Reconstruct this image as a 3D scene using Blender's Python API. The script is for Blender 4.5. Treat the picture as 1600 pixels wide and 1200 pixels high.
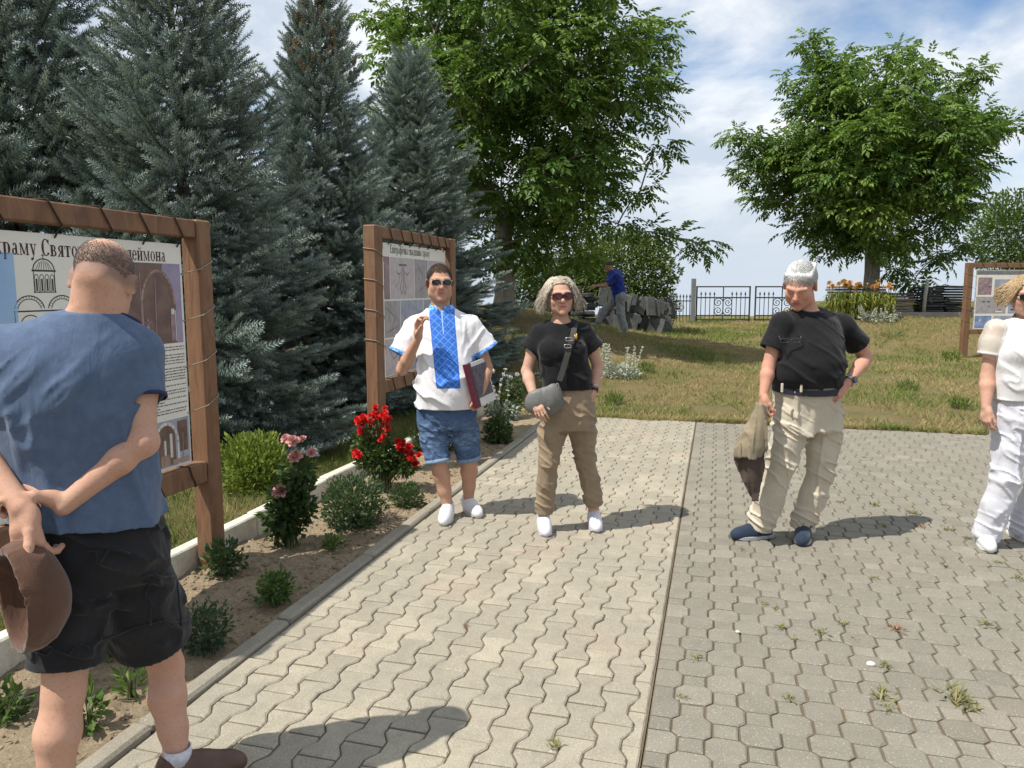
import bpy, bmesh, math, random
import numpy as np
from mathutils import Vector, Matrix

random.seed(7); np.random.seed(7)
scene = bpy.context.scene
for o in list(bpy.data.objects):
    bpy.data.objects.remove(o, do_unlink=True)
COL = scene.collection
R = math.radians

# ---------------------------------------------------------------- camera
CAM_H, PITCH = 1.61, math.atan(150 / 1200)
cam = bpy.data.cameras.new('camera')
cam.sensor_width = 36.0
cam.lens = 27.0
cam.clip_start, cam.clip_end = 0.05, 6000
cam_ob = bpy.data.objects.new('camera', cam)
cam_ob.location = (0, 0, CAM_H)
cam_ob.rotation_euler = (R(90) - PITCH, 0, 0)
COL.objects.link(cam_ob)
scene.camera = cam_ob

# ---------------------------------------------------------------- light
SUN = Vector((-0.54, -0.31, 1.0)).normalized()          # towards the sun
ELEV = math.asin(SUN.z)
AZ = math.atan2(SUN.x, SUN.y)                            # clockwise from +Y
sun = bpy.data.lights.new('sun', 'SUN')
sun.energy = 4.8
sun.angle = R(0.53)
sun.color = (1.0, 0.95, 0.86)
sun_ob = bpy.data.objects.new('sun', sun)
sun_ob.rotation_euler = (-SUN).to_track_quat('-Z', 'Y').to_euler()
sun_ob.location = SUN * 60
COL.objects.link(sun_ob)

world = bpy.data.worlds.new('World')
scene.world = world
world.use_nodes = True
wn, wl = world.node_tree.nodes, world.node_tree.links
wn.clear()
def W_(t, **kw):
    n = wn.new(t)
    for k, v in kw.items(): setattr(n, k, v)
    return n
def wmath(op, a, b=None, c=None):
    n = W_('ShaderNodeMath', operation=op)
    for i, v in enumerate((a, b, c)):
        if v is None: continue
        if isinstance(v, (int, float)): n.inputs[i].default_value = v
        else: wl.new(v, n.inputs[i])
    return n.outputs[0]
tc = W_('ShaderNodeTexCoord')
sep = W_('ShaderNodeSeparateXYZ'); wl.new(tc.outputs['Generated'], sep.inputs[0])
zc = wmath('MAXIMUM', sep.outputs[2], 0.012)             # the hazy sky goes on below eye level, where the land falls away
comb = W_('ShaderNodeCombineXYZ')
wl.new(sep.outputs[0], comb.inputs[0]); wl.new(sep.outputs[1], comb.inputs[1]); wl.new(zc, comb.inputs[2])
sky = W_('ShaderNodeTexSky', sky_type='NISHITA', sun_disc=False)
sky.sun_elevation, sky.sun_rotation = ELEV, AZ
sky.altitude, sky.air_density, sky.dust_density, sky.ozone_density = 150, 1.0, 0.6, 1.6
wl.new(comb.outputs[0], sky.inputs[0])
# clouds: noise on a flat layer overhead
zz = wmath('ADD', zc, 0.34)
cu = wmath('DIVIDE', sep.outputs[0], zz); cv = wmath('DIVIDE', sep.outputs[1], zz)
cvec = W_('ShaderNodeCombineXYZ'); wl.new(cu, cvec.inputs[0]); wl.new(cv, cvec.inputs[1])
def wnoise(scale, detail, rough, off, dist=0.0):
    mp = W_('ShaderNodeMapping'); mp.inputs['Location'].default_value = off
    wl.new(cvec.outputs[0], mp.inputs[0])
    n = W_('ShaderNodeTexNoise'); n.inputs['Scale'].default_value = scale
    n.inputs['Detail'].default_value = detail; n.inputs['Roughness'].default_value = rough
    n.inputs['Distortion'].default_value = dist
    wl.new(mp.outputs[0], n.inputs['Vector'])
    return n.outputs['Fac']
n1 = wnoise(2.6, 9, 0.56, (5.7, 3.3, 0), 0.25)
n2 = wnoise(0.9, 3, 0.5, (7.3, 0.4, 0))
ms = wmath('ADD', wmath('MULTIPLY', n1, 0.72), wmath('MULTIPLY', n2, 0.5))
mr = W_('ShaderNodeMapRange', interpolation_type='SMOOTHSTEP'); wl.new(ms, mr.inputs[0])
mr.inputs[1].default_value, mr.inputs[2].default_value = 0.42, 0.62
mask = wmath('MULTIPLY', mr.outputs[0], 0.93)
shade = W_('ShaderNodeMapRange', interpolation_type='SMOOTHSTEP')
wl.new(wnoise(3.6, 8, 0.6, (1.2, 5.5, 0), 0.2), shade.inputs[0])
shade.inputs[1].default_value, shade.inputs[2].default_value = 0.36, 0.66
ccol = W_('ShaderNodeMix', data_type='RGBA')
wl.new(shade.outputs[0], ccol.inputs[0])
ccol.inputs[6].default_value = (5.2, 5.9, 6.8, 1); ccol.inputs[7].default_value = (8.6, 8.8, 9.0, 1)
mixc = W_('ShaderNodeMix', data_type='RGBA')
tint = W_('ShaderNodeMix', data_type='RGBA', blend_type='MULTIPLY'); tint.inputs[0].default_value = 1.0
wl.new(sky.outputs[0], tint.inputs[6]); tint.inputs[7].default_value = (1.02, 1.12, 1.20, 1)
wl.new(mask, mixc.inputs[0]); wl.new(tint.outputs[2], mixc.inputs[6]); wl.new(ccol.outputs[2], mixc.inputs[7])
hz = W_('ShaderNodeMapRange', interpolation_type='SMOOTHSTEP'); wl.new(sep.outputs[2], hz.inputs[0])
hz.inputs[1].default_value, hz.inputs[2].default_value = 0.0, 0.22
hz.inputs[3].default_value, hz.inputs[4].default_value = 0.97, 0.0
hazec = W_('ShaderNodeMix', data_type='RGBA'); wl.new(hz.outputs[0], hazec.inputs[0])
wl.new(mixc.outputs[2], hazec.inputs[6]); hazec.inputs[7].default_value = (5.3, 6.0, 6.8, 1)
bg = W_('ShaderNodeBackground'); bg.inputs[1].default_value = 0.10
wl.new(hazec.outputs[2], bg.inputs[0])
wo = W_('ShaderNodeOutputWorld'); wl.new(bg.outputs[0], wo.inputs[0])

vs = scene.view_settings
vs.view_transform = 'Standard'; vs.look = 'None'; vs.gamma = 1.0; vs.use_curve_mapping = False
vs.exposure = 0.32
scene.render.resolution_x, scene.render.resolution_y = 1024, 768

# ---------------------------------------------------------------- picture <-> place
F_PX = 1200.0
def ray(u, v):
    x, y = (u - 800) / F_PX, -(v - 600) / F_PX
    return np.array((x, math.cos(PITCH) + y * math.sin(PITCH), -math.sin(PITCH) + y * math.cos(PITCH)))
def P(u, v, Y):                    # the point at depth Y seen at photo pixel u, v
    r = ray(u, v); return np.array((0, 0, CAM_H)) + r * (Y / r[1])
def G(u, v, z=0.0):                # the point of height z seen at u, v
    r = ray(u, v); return np.array((0, 0, CAM_H)) + r * ((z - CAM_H) / r[2])
PA = R(14.9)                       # the path's direction
PD, PN = np.array((math.sin(PA), math.cos(PA), 0)), np.array((math.cos(PA), -math.sin(PA), 0))
def ST(s, t, z=0.0): return PD * s + PN * t + np.array((0, 0, z))

# ---------------------------------------------------------------- mesh helpers
def raw_mesh(name, V, Fs):
    """V (n,3); Fs: list of index arrays, each (m,k)"""
    me = bpy.data.meshes.new(name)
    V = np.asarray(V, np.float32)
    Fs = [np.asarray(f, np.int32) for f in (Fs if isinstance(Fs, list) else [Fs]) if len(f)]
    me.vertices.add(len(V)); me.vertices.foreach_set('co', V.ravel())
    loops = np.concatenate([f.ravel() for f in Fs])
    tot = np.concatenate([np.full(len(f), f.shape[1], np.int32) for f in Fs])
    start = np.concatenate([[0], np.cumsum(tot)[:-1]]).astype(np.int32)
    me.loops.add(len(loops)); me.loops.foreach_set('vertex_index', loops)
    me.polygons.add(len(tot)); me.polygons.foreach_set('loop_start', start)
    me.polygons.foreach_set('use_smooth', np.zeros(len(tot), bool))
    me.update(calc_edges=True); me.validate()
    return me
def set_attr(me, name, vals, kind='FLOAT'):
    a = me.attributes.new(name, kind, 'POINT')
    vals = np.asarray(vals, np.float32)
    if kind == 'FLOAT': a.data.foreach_set('value', vals.ravel())
    elif kind == 'FLOAT_COLOR':
        if vals.shape[1] == 3: vals = np.c_[vals, np.ones(len(vals), np.float32)]
        a.data.foreach_set('color', vals.astype(np.float32).ravel())
    else: a.data.foreach_set('vector', vals.ravel())
def smooth(me, on=True):
    me.polygons.foreach_set('use_smooth', np.full(len(me.polygons), on)); me.update()
    return me
def link(name, me, mats=None, parent=None, loc=None, rot=None):
    o = bpy.data.objects.new(name, me)
    if mats is not None and me is not None:
        for m in (mats if isinstance(mats, (list, tuple)) else [mats]):
            if me.materials.find(m.name) < 0: me.materials.append(m)
    if parent is not None: o.parent = parent
    if loc is not None: o.location = tuple(loc)
    if rot is not None: o.rotation_euler = rot
    COL.objects.link(o)
    return o
def tag(o, label=None, cat=None, group=None, kind=None):
    if label: o['label'] = label
    if cat: o['category'] = cat
    if group: o['group'] = group
    if kind: o['kind'] = kind
    return o
def empty(name, loc, rz=0.0, label=None, cat=None, group=None):
    e = bpy.data.objects.new(name, None)
    e.empty_display_size = 0.1
    e.location = tuple(loc); e.rotation_euler = (0, 0, rz)
    COL.objects.link(e)
    return tag(e, label, cat, group)

class MB:
    """collects shapes for ONE mesh"""
    def __init__(s): s.v = []; s.f = {3: [], 4: []}; s.n = 0
    def add(s, V, F):
        V = np.asarray(V, float).reshape(-1, 3)
        F = np.asarray(F, int)
        s.f.setdefault(F.shape[1], []).append(F + s.n); s.v.append(V); s.n += len(V)
        return s
    def box(s, c, size, rot=None, taper=1.0):
        x, y, z = np.array(size) / 2
        V = np.array([(-x, -y, -z), (x, -y, -z), (x, y, -z), (-x, y, -z), (-x * taper, -y * taper, z), (x * taper, -y * taper, z), (x * taper, y * taper, z), (-x * taper, y * taper, z)])
        if rot is not None: V = V @ np.array(rot).T
        return s.add(V + np.array(c), [(0, 3, 2, 1), (4, 5, 6, 7), (0, 1, 5, 4), (1, 2, 6, 5), (2, 3, 7, 6), (3, 0, 4, 7)])
    def bbox(s, c, size, b=0.004, rot=None):
        """box with chamfered edges"""
        h = np.array(size) / 2
        V = []
        for sx in (-1, 1):
            for sy in (-1, 1):
                for sz in (-1, 1):
                    q = np.array((sx, sy, sz)) * h; d = np.array((sx, sy, sz)) * b
                    V += [q - d * (0, 1, 1), q - d * (1, 0, 1), q - d * (1, 1, 0)]
        V = np.array(V)
        bm = bmesh.new()
        for p in V: bm.verts.new(p)
        bmesh.ops.convex_hull(bm, input=bm.verts)
        bm.verts.index_update()
        VV = np.array([v.co for v in bm.verts]); T = [[v.index for v in f.verts] for f in bm.faces]
        bm.free()
        if rot is not None: VV = VV @ np.array(rot).T
        VV = VV + np.array(c)
        t3 = [t for t in T if len(t) == 3]; t4 = [t for t in T if len(t) == 4]
        base = s.n
        s.v.append(VV); s.n += len(VV)
        if t3: s.f[3].append(np.array(t3) + base)
        if t4: s.f[4].append(np.array(t4) + base)
        return s
    def tube(s, pts, r, k=8, cap=True):
        pts = np.asarray(pts, float); n = len(pts)
        r = np.broadcast_to(np.asarray(r, float), (n,))
        T = np.gradient(pts, axis=0); T /= np.linalg.norm(T, axis=1)[:, None] + 1e-9
        up = np.array((0, 0, 1.0)) if abs(T[0][2]) < .9 else np.array((1.0, 0, 0))
        A = np.cross(T[0], up); A /= np.linalg.norm(A)
        rows = []
        an = np.linspace(0, 2 * math.pi, k, endpoint=False)
        for i in range(n):
            A = A - T[i] * A.dot(T[i]); A /= np.linalg.norm(A) + 1e-9
            B = np.cross(T[i], A)
            rows.append(pts[i] + r[i] * (np.cos(an)[:, None] * A + np.sin(an)[:, None] * B))
        V = np.concatenate(rows)
        i, j = np.meshgrid(np.arange(n - 1), np.arange(k), indexing='ij')
        a = i * k + j; b = i * k + (j + 1) % k
        F = np.stack([a, b, b + k, a + k], -1).reshape(-1, 4)
        base = s.n
        s.add(V, F)
        if cap:
            for e, rev in ((0, True), (n - 1, False)):
                c = s.n; s.v.append(pts[e][None]); s.n += 1
                idx = base + e * k + np.arange(k); nx = base + e * k + (np.arange(k) + 1) % k
                tri = np.stack([nx, idx, np.full(k, c)] if rev else [idx, nx, np.full(k, c)], -1)
                s.f[3].append(tri)
        return s
    def prism(s, poly, h0, h1, M=None):
        """closed polygon (x,y) extruded from h0 to h1; M maps (x,y,z) rows"""
        n = len(poly); p = np.asarray(poly, float)
        V = np.concatenate([np.c_[p, np.full(n, h0)], np.c_[p, np.full(n, h1)]])
        if M is not None: V = M(V)
        base = s.n
        s.v.append(V); s.n += 2 * n
        i = np.arange(n); j = (i + 1) % n
        s.f[4].append(np.stack([i, j, j + n, i + n], -1) + base)
        s.f.setdefault(n, []).append(np.array([np.arange(n)[::-1]]) + base)
        s.f.setdefault(n, []).append(np.array([np.arange(n) + n]) + base)
        return s
    def ico(s, c, r, rot=None, scale=(1, 1, 1), jitter=0.0):
        V = ICO_V * np.array(scale) * r
        if jitter: V = V * (1 + np.random.uniform(-jitter, jitter, (len(V), 1)))
        if rot is not None: V = V @ np.array(rot).T
        return s.add(V + np.array(c), ICO_F)
    def mesh(s, name, sm=False):
        me = raw_mesh(name, np.concatenate(s.v), [np.concatenate(f) for f in s.f.values() if f])
        if sm: smooth(me)
        return me
    def build(s, name, mats, parent=None, sm=False, **kw):
        return link(name, s.mesh(name, sm), mats, parent, **kw)
_t = (1 + 5 ** .5) / 2
ICO_V = np.array([(-1, _t, 0), (1, _t, 0), (-1, -_t, 0), (1, -_t, 0), (0, -1, _t), (0, 1, _t), (0, -1, -_t), (0, 1, -_t), (_t, 0, -1), (_t, 0, 1), (-_t, 0, -1), (-_t, 0, 1)]) / math.hypot(1, _t)
ICO_F = np.array([(0, 11, 5), (0, 5, 1), (0, 1, 7), (0, 7, 10), (0, 10, 11), (1, 5, 9), (5, 11, 4), (11, 10, 2), (10, 7, 6), (7, 1, 8), (3, 9, 4), (3, 4, 2), (3, 2, 6), (3, 6, 8), (3, 8, 9), (4, 9, 5), (2, 4, 11), (6, 2, 10), (8, 6, 7), (9, 8, 1)])
def rotz(a): return np.array(Matrix.Rotation(a, 3, 'Z'))
def rotm(ax, a): return np.array(Matrix.Rotation(a, 3, Vector(ax)))
def eul(x, y, z):
    from mathutils import Euler
    return np.array(Euler((x, y, z)).to_matrix())
def bez(p0, p1, p2, n=10, p3=None):
    t = np.linspace(0, 1, n)[:, None]
    p0, p1, p2 = map(np.asarray, (p0, p1, p2))
    if p3 is None: return (1 - t) ** 2 * p0 + 2 * t * (1 - t) * p1 + t ** 2 * p2
    return (1 - t) ** 3 * p0 + 3 * t * (1 - t) ** 2 * p1 + 3 * t * t * (1 - t) * p2 + t ** 3 * np.asarray(p3)

# ---------------------------------------------------------------- value noise in numpy
_L = np.random.RandomState(3).rand(64, 64, 64).astype(np.float32) * 2 - 1
def vnoise(X, Y, Z):
    X, Y, Z = np.broadcast_arrays(X, Y, Z)
    out = 0
    xi, yi, zi = np.floor(X).astype(int), np.floor(Y).astype(int), np.floor(Z).astype(int)
    fx, fy, fz = X - xi, Y - yi, Z - zi
    fx, fy, fz = [f * f * (3 - 2 * f) for f in (fx, fy, fz)]
    for a in (0, 1):
        for b in (0, 1):
            for c in (0, 1):
                w = (fx if a else 1 - fx) * (fy if b else 1 - fy) * (fz if c else 1 - fz)
                out = out + w * _L[(xi + a) & 63, (yi + b) & 63, (zi + c) & 63]
    return out
def fbm(X, Y, Z=0.0, o=4):
    return sum(vnoise(X * 2 ** i + 9.1 * i, Y * 2 ** i + 3.7 * i, Z * 2 ** i + 5.3 * i) * .5 ** i for i in range(o))

# ---------------------------------------------------------------- materials
class N:
    """short-hand for a node tree"""
    def __init__(s, name):
        s.m = bpy.data.materials.new(name); s.m.use_nodes = True
        s.t = s.m.node_tree; s.n, s.l = s.t.nodes, s.t.links
        s.b = s.n['Principled BSDF']; s.out = s.n['Material Output']
        s.b.inputs['Roughness'].default_value = .8
    def node(s, t, **kw):
        n = s.n.new(t)
        for k, v in kw.items(): setattr(n, k, v)
        return n
    def put(s, sock, v):
        if v is None: return
        if isinstance(v, (int, float)): sock.default_value = v
        elif isinstance(v, (tuple, list)): sock.default_value = (*v, 1) if len(v) == 3 and len(sock.default_value) == 4 else v
        else: s.l.new(v, sock)
    def math(s, op, a, b=None, c=None, clamp=False):
        n = s.node('ShaderNodeMath', operation=op, use_clamp=clamp)
        for i, v in enumerate((a, b, c)): s.put(n.inputs[i], v)
        return n.outputs[0]
    def mix(s, f, a, b, bt='MIX'):
        n = s.node('ShaderNodeMix', data_type='RGBA', blend_type=bt)
        s.put(n.inputs[0], f); s.put(n.inputs[6], a); s.put(n.inputs[7], b)
        return n.outputs[2]
    def coord(s, kind='Object', scale=None, rot=None):
        if kind == 'World': v = s.node('ShaderNodeNewGeometry').outputs['Position']
        else: v = s.node('ShaderNodeTexCoord').outputs[kind]
        if scale is not None or rot is not None:
            mp = s.node('ShaderNodeMapping'); s.l.new(v, mp.inputs[0])
            if scale is not None: mp.inputs['Scale'].default_value = scale if isinstance(scale, tuple) else (scale,) * 3
            if rot is not None: mp.inputs['Rotation'].default_value = rot
            v = mp.outputs[0]
        return v
    def noise(s, vec, scale, detail=4, rough=.55, dist=0.0):
        n = s.node('ShaderNodeTexNoise'); s.put(n.inputs['Vector'], vec)
        for k, v in (('Scale', scale), ('Detail', detail), ('Roughness', rough), ('Distortion', dist)): n.inputs[k].default_value = v
        return n.outputs['Fac']
    def voro(s, vec, scale, feature='F1', out='Distance', rnd=1.0):
        n = s.node('ShaderNodeTexVoronoi', feature=feature); s.put(n.inputs['Vector'], vec)
        n.inputs['Scale'].default_value = scale; n.inputs['Randomness'].default_value = rnd
        return n.outputs[out]
    def wave(s, vec, scale, dist=0.0, detail=2, dirn='X', dscale=1.0):
        n = s.node('ShaderNodeTexWave', bands_direction=dirn); s.put(n.inputs['Vector'], vec)
        n.inputs['Scale'].default_value = scale; n.inputs['Distortion'].default_value = dist; n.inputs['Detail'].default_value = detail
        n.inputs['Detail Scale'].default_value = dscale
        return n.outputs['Fac']
    def ramp(s, f, lo, hi, smooth=False):
        n = s.node('ShaderNodeMapRange', interpolation_type='SMOOTHSTEP' if smooth else 'LINEAR'); s.put(n.inputs[0], f)
        n.inputs[1].default_value, n.inputs[2].default_value = lo, hi
        return n.outputs[0]
    def attr(s, name, out='Fac'):
        n = s.node('ShaderNodeAttribute', attribute_name=name); return n.outputs[out]
    def rnd(s): return s.node('ShaderNodeObjectInfo').outputs['Random']
    def bump(s, h, strength=.3, dist=.01, prev=None):
        n = s.node('ShaderNodeBump'); n.inputs['Strength'].default_value = strength; n.inputs['Distance'].default_value = dist
        s.put(n.inputs['Height'], h)
        if prev is not None: s.l.new(prev, n.inputs['Normal'])
        return n.outputs[0]
    def done(s, col=None, rough=None, nor=None, spec=None, metal=None, sub=None, sheen=None, trans=None):
        s.put(s.b.inputs['Base Color'], col); s.put(s.b.inputs['Roughness'], rough)
        if nor is not None: s.l.new(nor, s.b.inputs['Normal'])
        s.put(s.b.inputs['Specular IOR Level'], spec); s.put(s.b.inputs['Metallic'], metal)
        if sub is not None:
            s.b.inputs['Subsurface Weight'].default_value = sub
            s.b.inputs['Subsurface Radius'].default_value = (.012, .005, .003); s.b.inputs['Subsurface Scale'].default_value = 1.0
        if sheen is not None: s.b.inputs['Sheen Weight'].default_value = sheen; s.b.inputs['Sheen Roughness'].default_value = .5
        if trans is not None:                       # thin leaf: some light comes through
            tr = s.node('ShaderNodeBsdfTranslucent'); s.put(tr.inputs[0], trans[1])
            mx = s.node('ShaderNodeMixShader'); mx.inputs[0].default_value = trans[0]
            s.l.new(s.b.outputs[0], mx.inputs[1]); s.l.new(tr.outputs[0], mx.inputs[2]); s.l.new(mx.outputs[0], s.out.inputs[0])
        return s.m
def simple(name, c1, c2=None, scale=8, rough=.7, bump=.0, bscale=60, spec=.3, metal=0.0, kind='Object', bd=.004):
    k = N(name); v = k.coord(kind)
    c2 = c2 or tuple(x * .75 for x in c1)
    col = k.mix(k.ramp(k.noise(v, scale, 5), .35, .65), c1, c2)
    nor = k.bump(k.noise(v, bscale, 4), bump, bd) if bump else None
    return k.done(col, rough, nor, spec, metal)
# ================================================================ THE SETTING
def sstep(a, b, x):
    t = np.clip((np.asarray(x, float) - a) / (b - a), 0, 1); return t * t * (3 - 2 * t)
S_END, T_KERB, T_SEAM, T_BED = 9.5, -1.945, -0.2, -2.90
def TZ(x, y):
    """height of the land: a mound beyond the path, a bank on the right, then the hillside falls away"""
    x, y = np.asarray(x, float), np.asarray(y, float)
    s = x * PD[0] + y * PD[1]; t = x * PN[0] + y * PN[1]
    away = sstep(9.5, 12, s)
    z = .29 * sstep(9.5, 30, y) * away
    z = z + .95 * np.exp(-((x + .3) / 3.2) ** 2) * sstep(11, 17, y) * (1 - .6 * sstep(21, 28, y))
    z = z + .70 * sstep(17.2, 20.2, y) * sstep(0, 1.4, x - .34 * y)
    z = z + .03 * fbm(x * .6, y * .6, 0, 3) * away
    z = z - .062 * np.maximum(y - 37, 0) - .03 * np.maximum(x - 40, 0)
    return z
def grid_sheet(name, us, vs, fn, mat, parent=None):
    U, V = np.meshgrid(us, vs, indexing='ij'); n, m = U.shape
    Vt = fn(U.ravel(), V.ravel())
    i, j = np.meshgrid(np.arange(n - 1), np.arange(m - 1), indexing='ij'); a = i * m + j
    F = np.stack([a, a + m, a + m + 1, a + 1], -1).reshape(-1, 4)
    return link(name, smooth(raw_mesh(name, Vt, F)), mat, parent)

# --- ground materials
def grass_ground(name):
    k = N(name); v = k.coord('World')
    dry = k.mix(k.noise(v, 9, 5), (.29, .225, .115), (.20, .165, .075))
    grn = k.mix(k.noise(v, 14, 4), (.13, .155, .045), (.075, .105, .028))
    f = k.ramp(k.math('ADD', k.noise(v, .55, 4, .6), k.math('MULTIPLY', k.noise(v, 3.5, 4), .5)), .72, 1.05)
    col = k.mix(f, dry, grn)
    return k.done(col, .95, k.bump(k.noise(v, 60, 6, .75), 1.0, .05), .1)
M_lawn = grass_ground('dry_lawn')
def lawn_pts(s, t):
    x = PD[0] * s + PN[0] * t; y = PD[1] * s + PN[1] * t
    return np.c_[x, y, TZ(x, y) + .012 * fbm(x * 2.1, y * 2.1, 1, 3) - .01]
ground = grid_sheet('ground', np.r_[-900, -300, -120, -60, np.arange(-40, 60, 2.0), 80, 150, 400, 900], np.r_[-60, -30, np.arange(-16, 60, 2.0), 64, 80, 120, 200, 400, 900, 2000],
    lambda x, y: np.c_[x, y, TZ(x, y) - .14 * (1 - sstep(38, 46, y)) + .0], M_lawn)
tag(ground, kind='structure')
lawn = grid_sheet('lawn', np.arange(S_END + .01, 46, .22), np.r_[np.arange(-16, 20, .22), np.arange(20, 40, 1.0)], lawn_pts, M_lawn)
tag(lawn, kind='structure')
verge = grid_sheet('lawn', np.linspace(-4, S_END + .06, 68), np.linspace(-14, -2.95, 56), lambda s, t: lawn_pts(s, t) - np.array((0, 0, .003)), M_lawn)
tag(verge, kind='structure')

# --- soil bed between the two kerbs
def soil_mat():
    k = N('garden_soil'); v = k.coord('World')
    c = k.mix(k.ramp(k.noise(v, 3.2, 6, .65), .35, .7), (.32, .25, .165), (.22, .165, .11))
    c = k.mix(k.ramp(k.noise(v, 55, 4, .7), .45, .75), c, (.42, .345, .24))
    return k.done(c, .97, k.bump(k.noise(v, 70, 6, .75), .9, .02), .1)
M_soil = soil_mat()
def soil_z(s, t):
    h = .5 + .5 * np.sin((t - T_BED) / (T_KERB - T_BED) * math.pi)
    return -.03 + .022 * h + .022 * fbm(s * 3.2, t * 3.2, 2, 3) + .012 * fbm(s * 17, t * 17, 4, 3)
def soil_pts(s, t): return np.c_[PD[0] * s + PN[0] * t, PD[1] * s + PN[1] * t, soil_z(s, t)]
bed = grid_sheet('soil_bed', np.arange(-1, S_END + .6, .022), np.linspace(T_BED - .06, T_KERB - .06, 46), soil_pts, M_soil)
tag(bed, kind='structure')
mb = MB()
rs = np.random.RandomState(5)
for i in range(2600):
    s, t = rs.uniform(1.2, 7.5), rs.uniform(T_BED + .02, T_KERB - .12)
    if fbm(s * 1.5, t * 1.5, 7, 2) < -.1 and rs.rand() < .8: continue
    r = rs.choice((.004, .006, .008, .012, .017), p=(.34, .3, .2, .12, .04))
    mb.ico(ST(s, t, soil_z(s, t) + r * .3), r, eul(*rs.uniform(0, 6, 3)), (1, 1, .75), .3)
o = mb.build('soil_clods', M_soil, bed); tag(o, kind='stuff')
n = 1500; s = rs.uniform(1.2, 8.5, n); t = rs.uniform(T_BED + .02, T_KERB - .1, n); a = rs.uniform(0, 6.3, n); L = rs.uniform(.008, .035, n); w = L * rs.uniform(.12, .5, n)
C0 = np.c_[PD[0] * s + PN[0] * t, PD[1] * s + PN[1] * t, soil_z(s, t) + .006]; d = np.c_[np.cos(a), np.sin(a), rs.normal(0, .25, n)] * L[:, None] / 2; e_ = np.c_[-np.sin(a), np.cos(a), rs.normal(0, .3, n)] * w[:, None] / 2
me = raw_mesh('leaf_litter', np.stack([C0 - d, C0 + e_, C0 + d, C0 - e_], 1).reshape(-1, 3), np.arange(4 * n).reshape(-1, 4)); q = rs.rand(n, 1)
LITTER = (me, np.repeat(np.array((.36, .28, .17)) * q + np.array((.16, .10, .055)) * (1 - q), 4, 0))

# --- paving
def paver_mat(name, c1, c2, c3, warm):
    k = N(name); v = k.coord('World')
    r = k.math('FRACT', k.math('ADD', k.rnd(), k.attr('rnd')))
    base = k.mix(r, c1, c2)
    base = k.mix(k.ramp(k.noise(v, 1.3, 5, .65), .42, .62), base, c3)
    base = k.mix(k.math('MULTIPLY', k.ramp(k.noise(v, 1.7, 3, .5), .55, .75), warm), base, (.40, .29, .22))
    stain = k.ramp(k.noise(v, 11, 6, .7), .42, .75)
    base = k.mix(k.math('MULTIPLY', stain, .62), base, k.mix(.5, base, (.12, .11, .085)))
    sp = k.ramp(k.noise(v, 170, 3, .7), .46, .7)
    base = k.mix(k.math('MULTIPLY', sp, .5), base, (.11, .10, .08))
    sp2 = k.ramp(k.noise(v, 120, 2, .6), .60, .72)
    base = k.mix(k.math('MULTIPLY', sp2, .5), base, (.55, .52, .46))
    h = k.math('ADD', k.noise(v, 150, 4, .7), k.math('MULTIPLY', k.noise(v, 22, 4), .8))
    return k.done(base, .9, k.bump(h, .5, .006), .2)
M_zig = paver_mat('beige_concrete_paver', (.418, .374, .286), (.302, .273, .214), (.315, .288, .228), .42)
M_oct = paver_mat('grey_concrete_paver', (.272, .250, .204), (.196, .181, .149), (.222, .206, .168), .18)
def joint_mat():
    k = N('sandy_joint'); v = k.coord('World')
    c = k.mix(k.ramp(k.noise(v, 2.2, 4), .4, .7), (.165, .130, .092), (.100, .080, .056))
    c = k.mix(k.ramp(k.noise(v, 1.1, 4, .6), .52, .72), c, (.20, .14, .08))
    c = k.mix(k.math('MULTIPLY', k.ramp(k.noise(v, 4.1, 4, .6), .6, .75), .7), c, (.09, .11, .035))
    return k.done(c, .97, k.bump(k.noise(v, 120, 5, .7), .6, .008), .1)
M_joint = joint_mat()

def paver_geo(poly, rs, inset=.0062, drop=.0052, jit=.0012):
    """polygon -> softly chamfered slab top, its rim and sides"""
    p = np.asarray(poly, float); n = len(p)
    e = np.roll(p, -1, 0) - p; L = np.linalg.norm(e, axis=1)
    p = p[L > 1e-4]; n = len(p)
    c = p.mean(0)
    def off(d):
        a = p - np.roll(p, 1, 0); b = np.roll(p, -1, 0) - p
        a /= np.linalg.norm(a, axis=1)[:, None]; b /= np.linalg.norm(b, axis=1)[:, None]
        na = np.c_[-a[:, 1], a[:, 0]]; nb = np.c_[-b[:, 1], b[:, 0]]
        m = na + nb; m /= np.maximum((m * na).sum(1), .3)[:, None] * 1.0
        q = (m * na).sum(1)
        return p + d * m / np.maximum(q, .5)[:, None]
    rim = p + rs.uniform(-jit, jit, p.shape)
    top = off(inset) + rs.uniform(-jit, jit, p.shape)
    V = np.concatenate([np.c_[top, np.zeros(n)], np.c_[rim, np.full(n, -drop)], np.c_[p, np.full(n, -.03)], [[*c, .0006]]])
    i = np.arange(n); j = (i + 1) % n
    Q = np.concatenate([np.stack([i + n, j + n, j, i], -1), np.stack([i + 2 * n, j + 2 * n, j + n, i + n], -1)])
    T = np.stack([i, j, np.full(n, 3 * n)], -1)
    return V, Q, T
def in_view(x, y):
    d = y * math.cos(PITCH) + CAM_H * math.sin(PITCH); w = y * math.sin(PITCH) - CAM_H * math.cos(PITCH)
    if d < .2: return False
    u, v = 800 + 1200 * x / d, 600 - 1200 * w / d
    return -40 < u < 1640 and v < 1240
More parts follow.
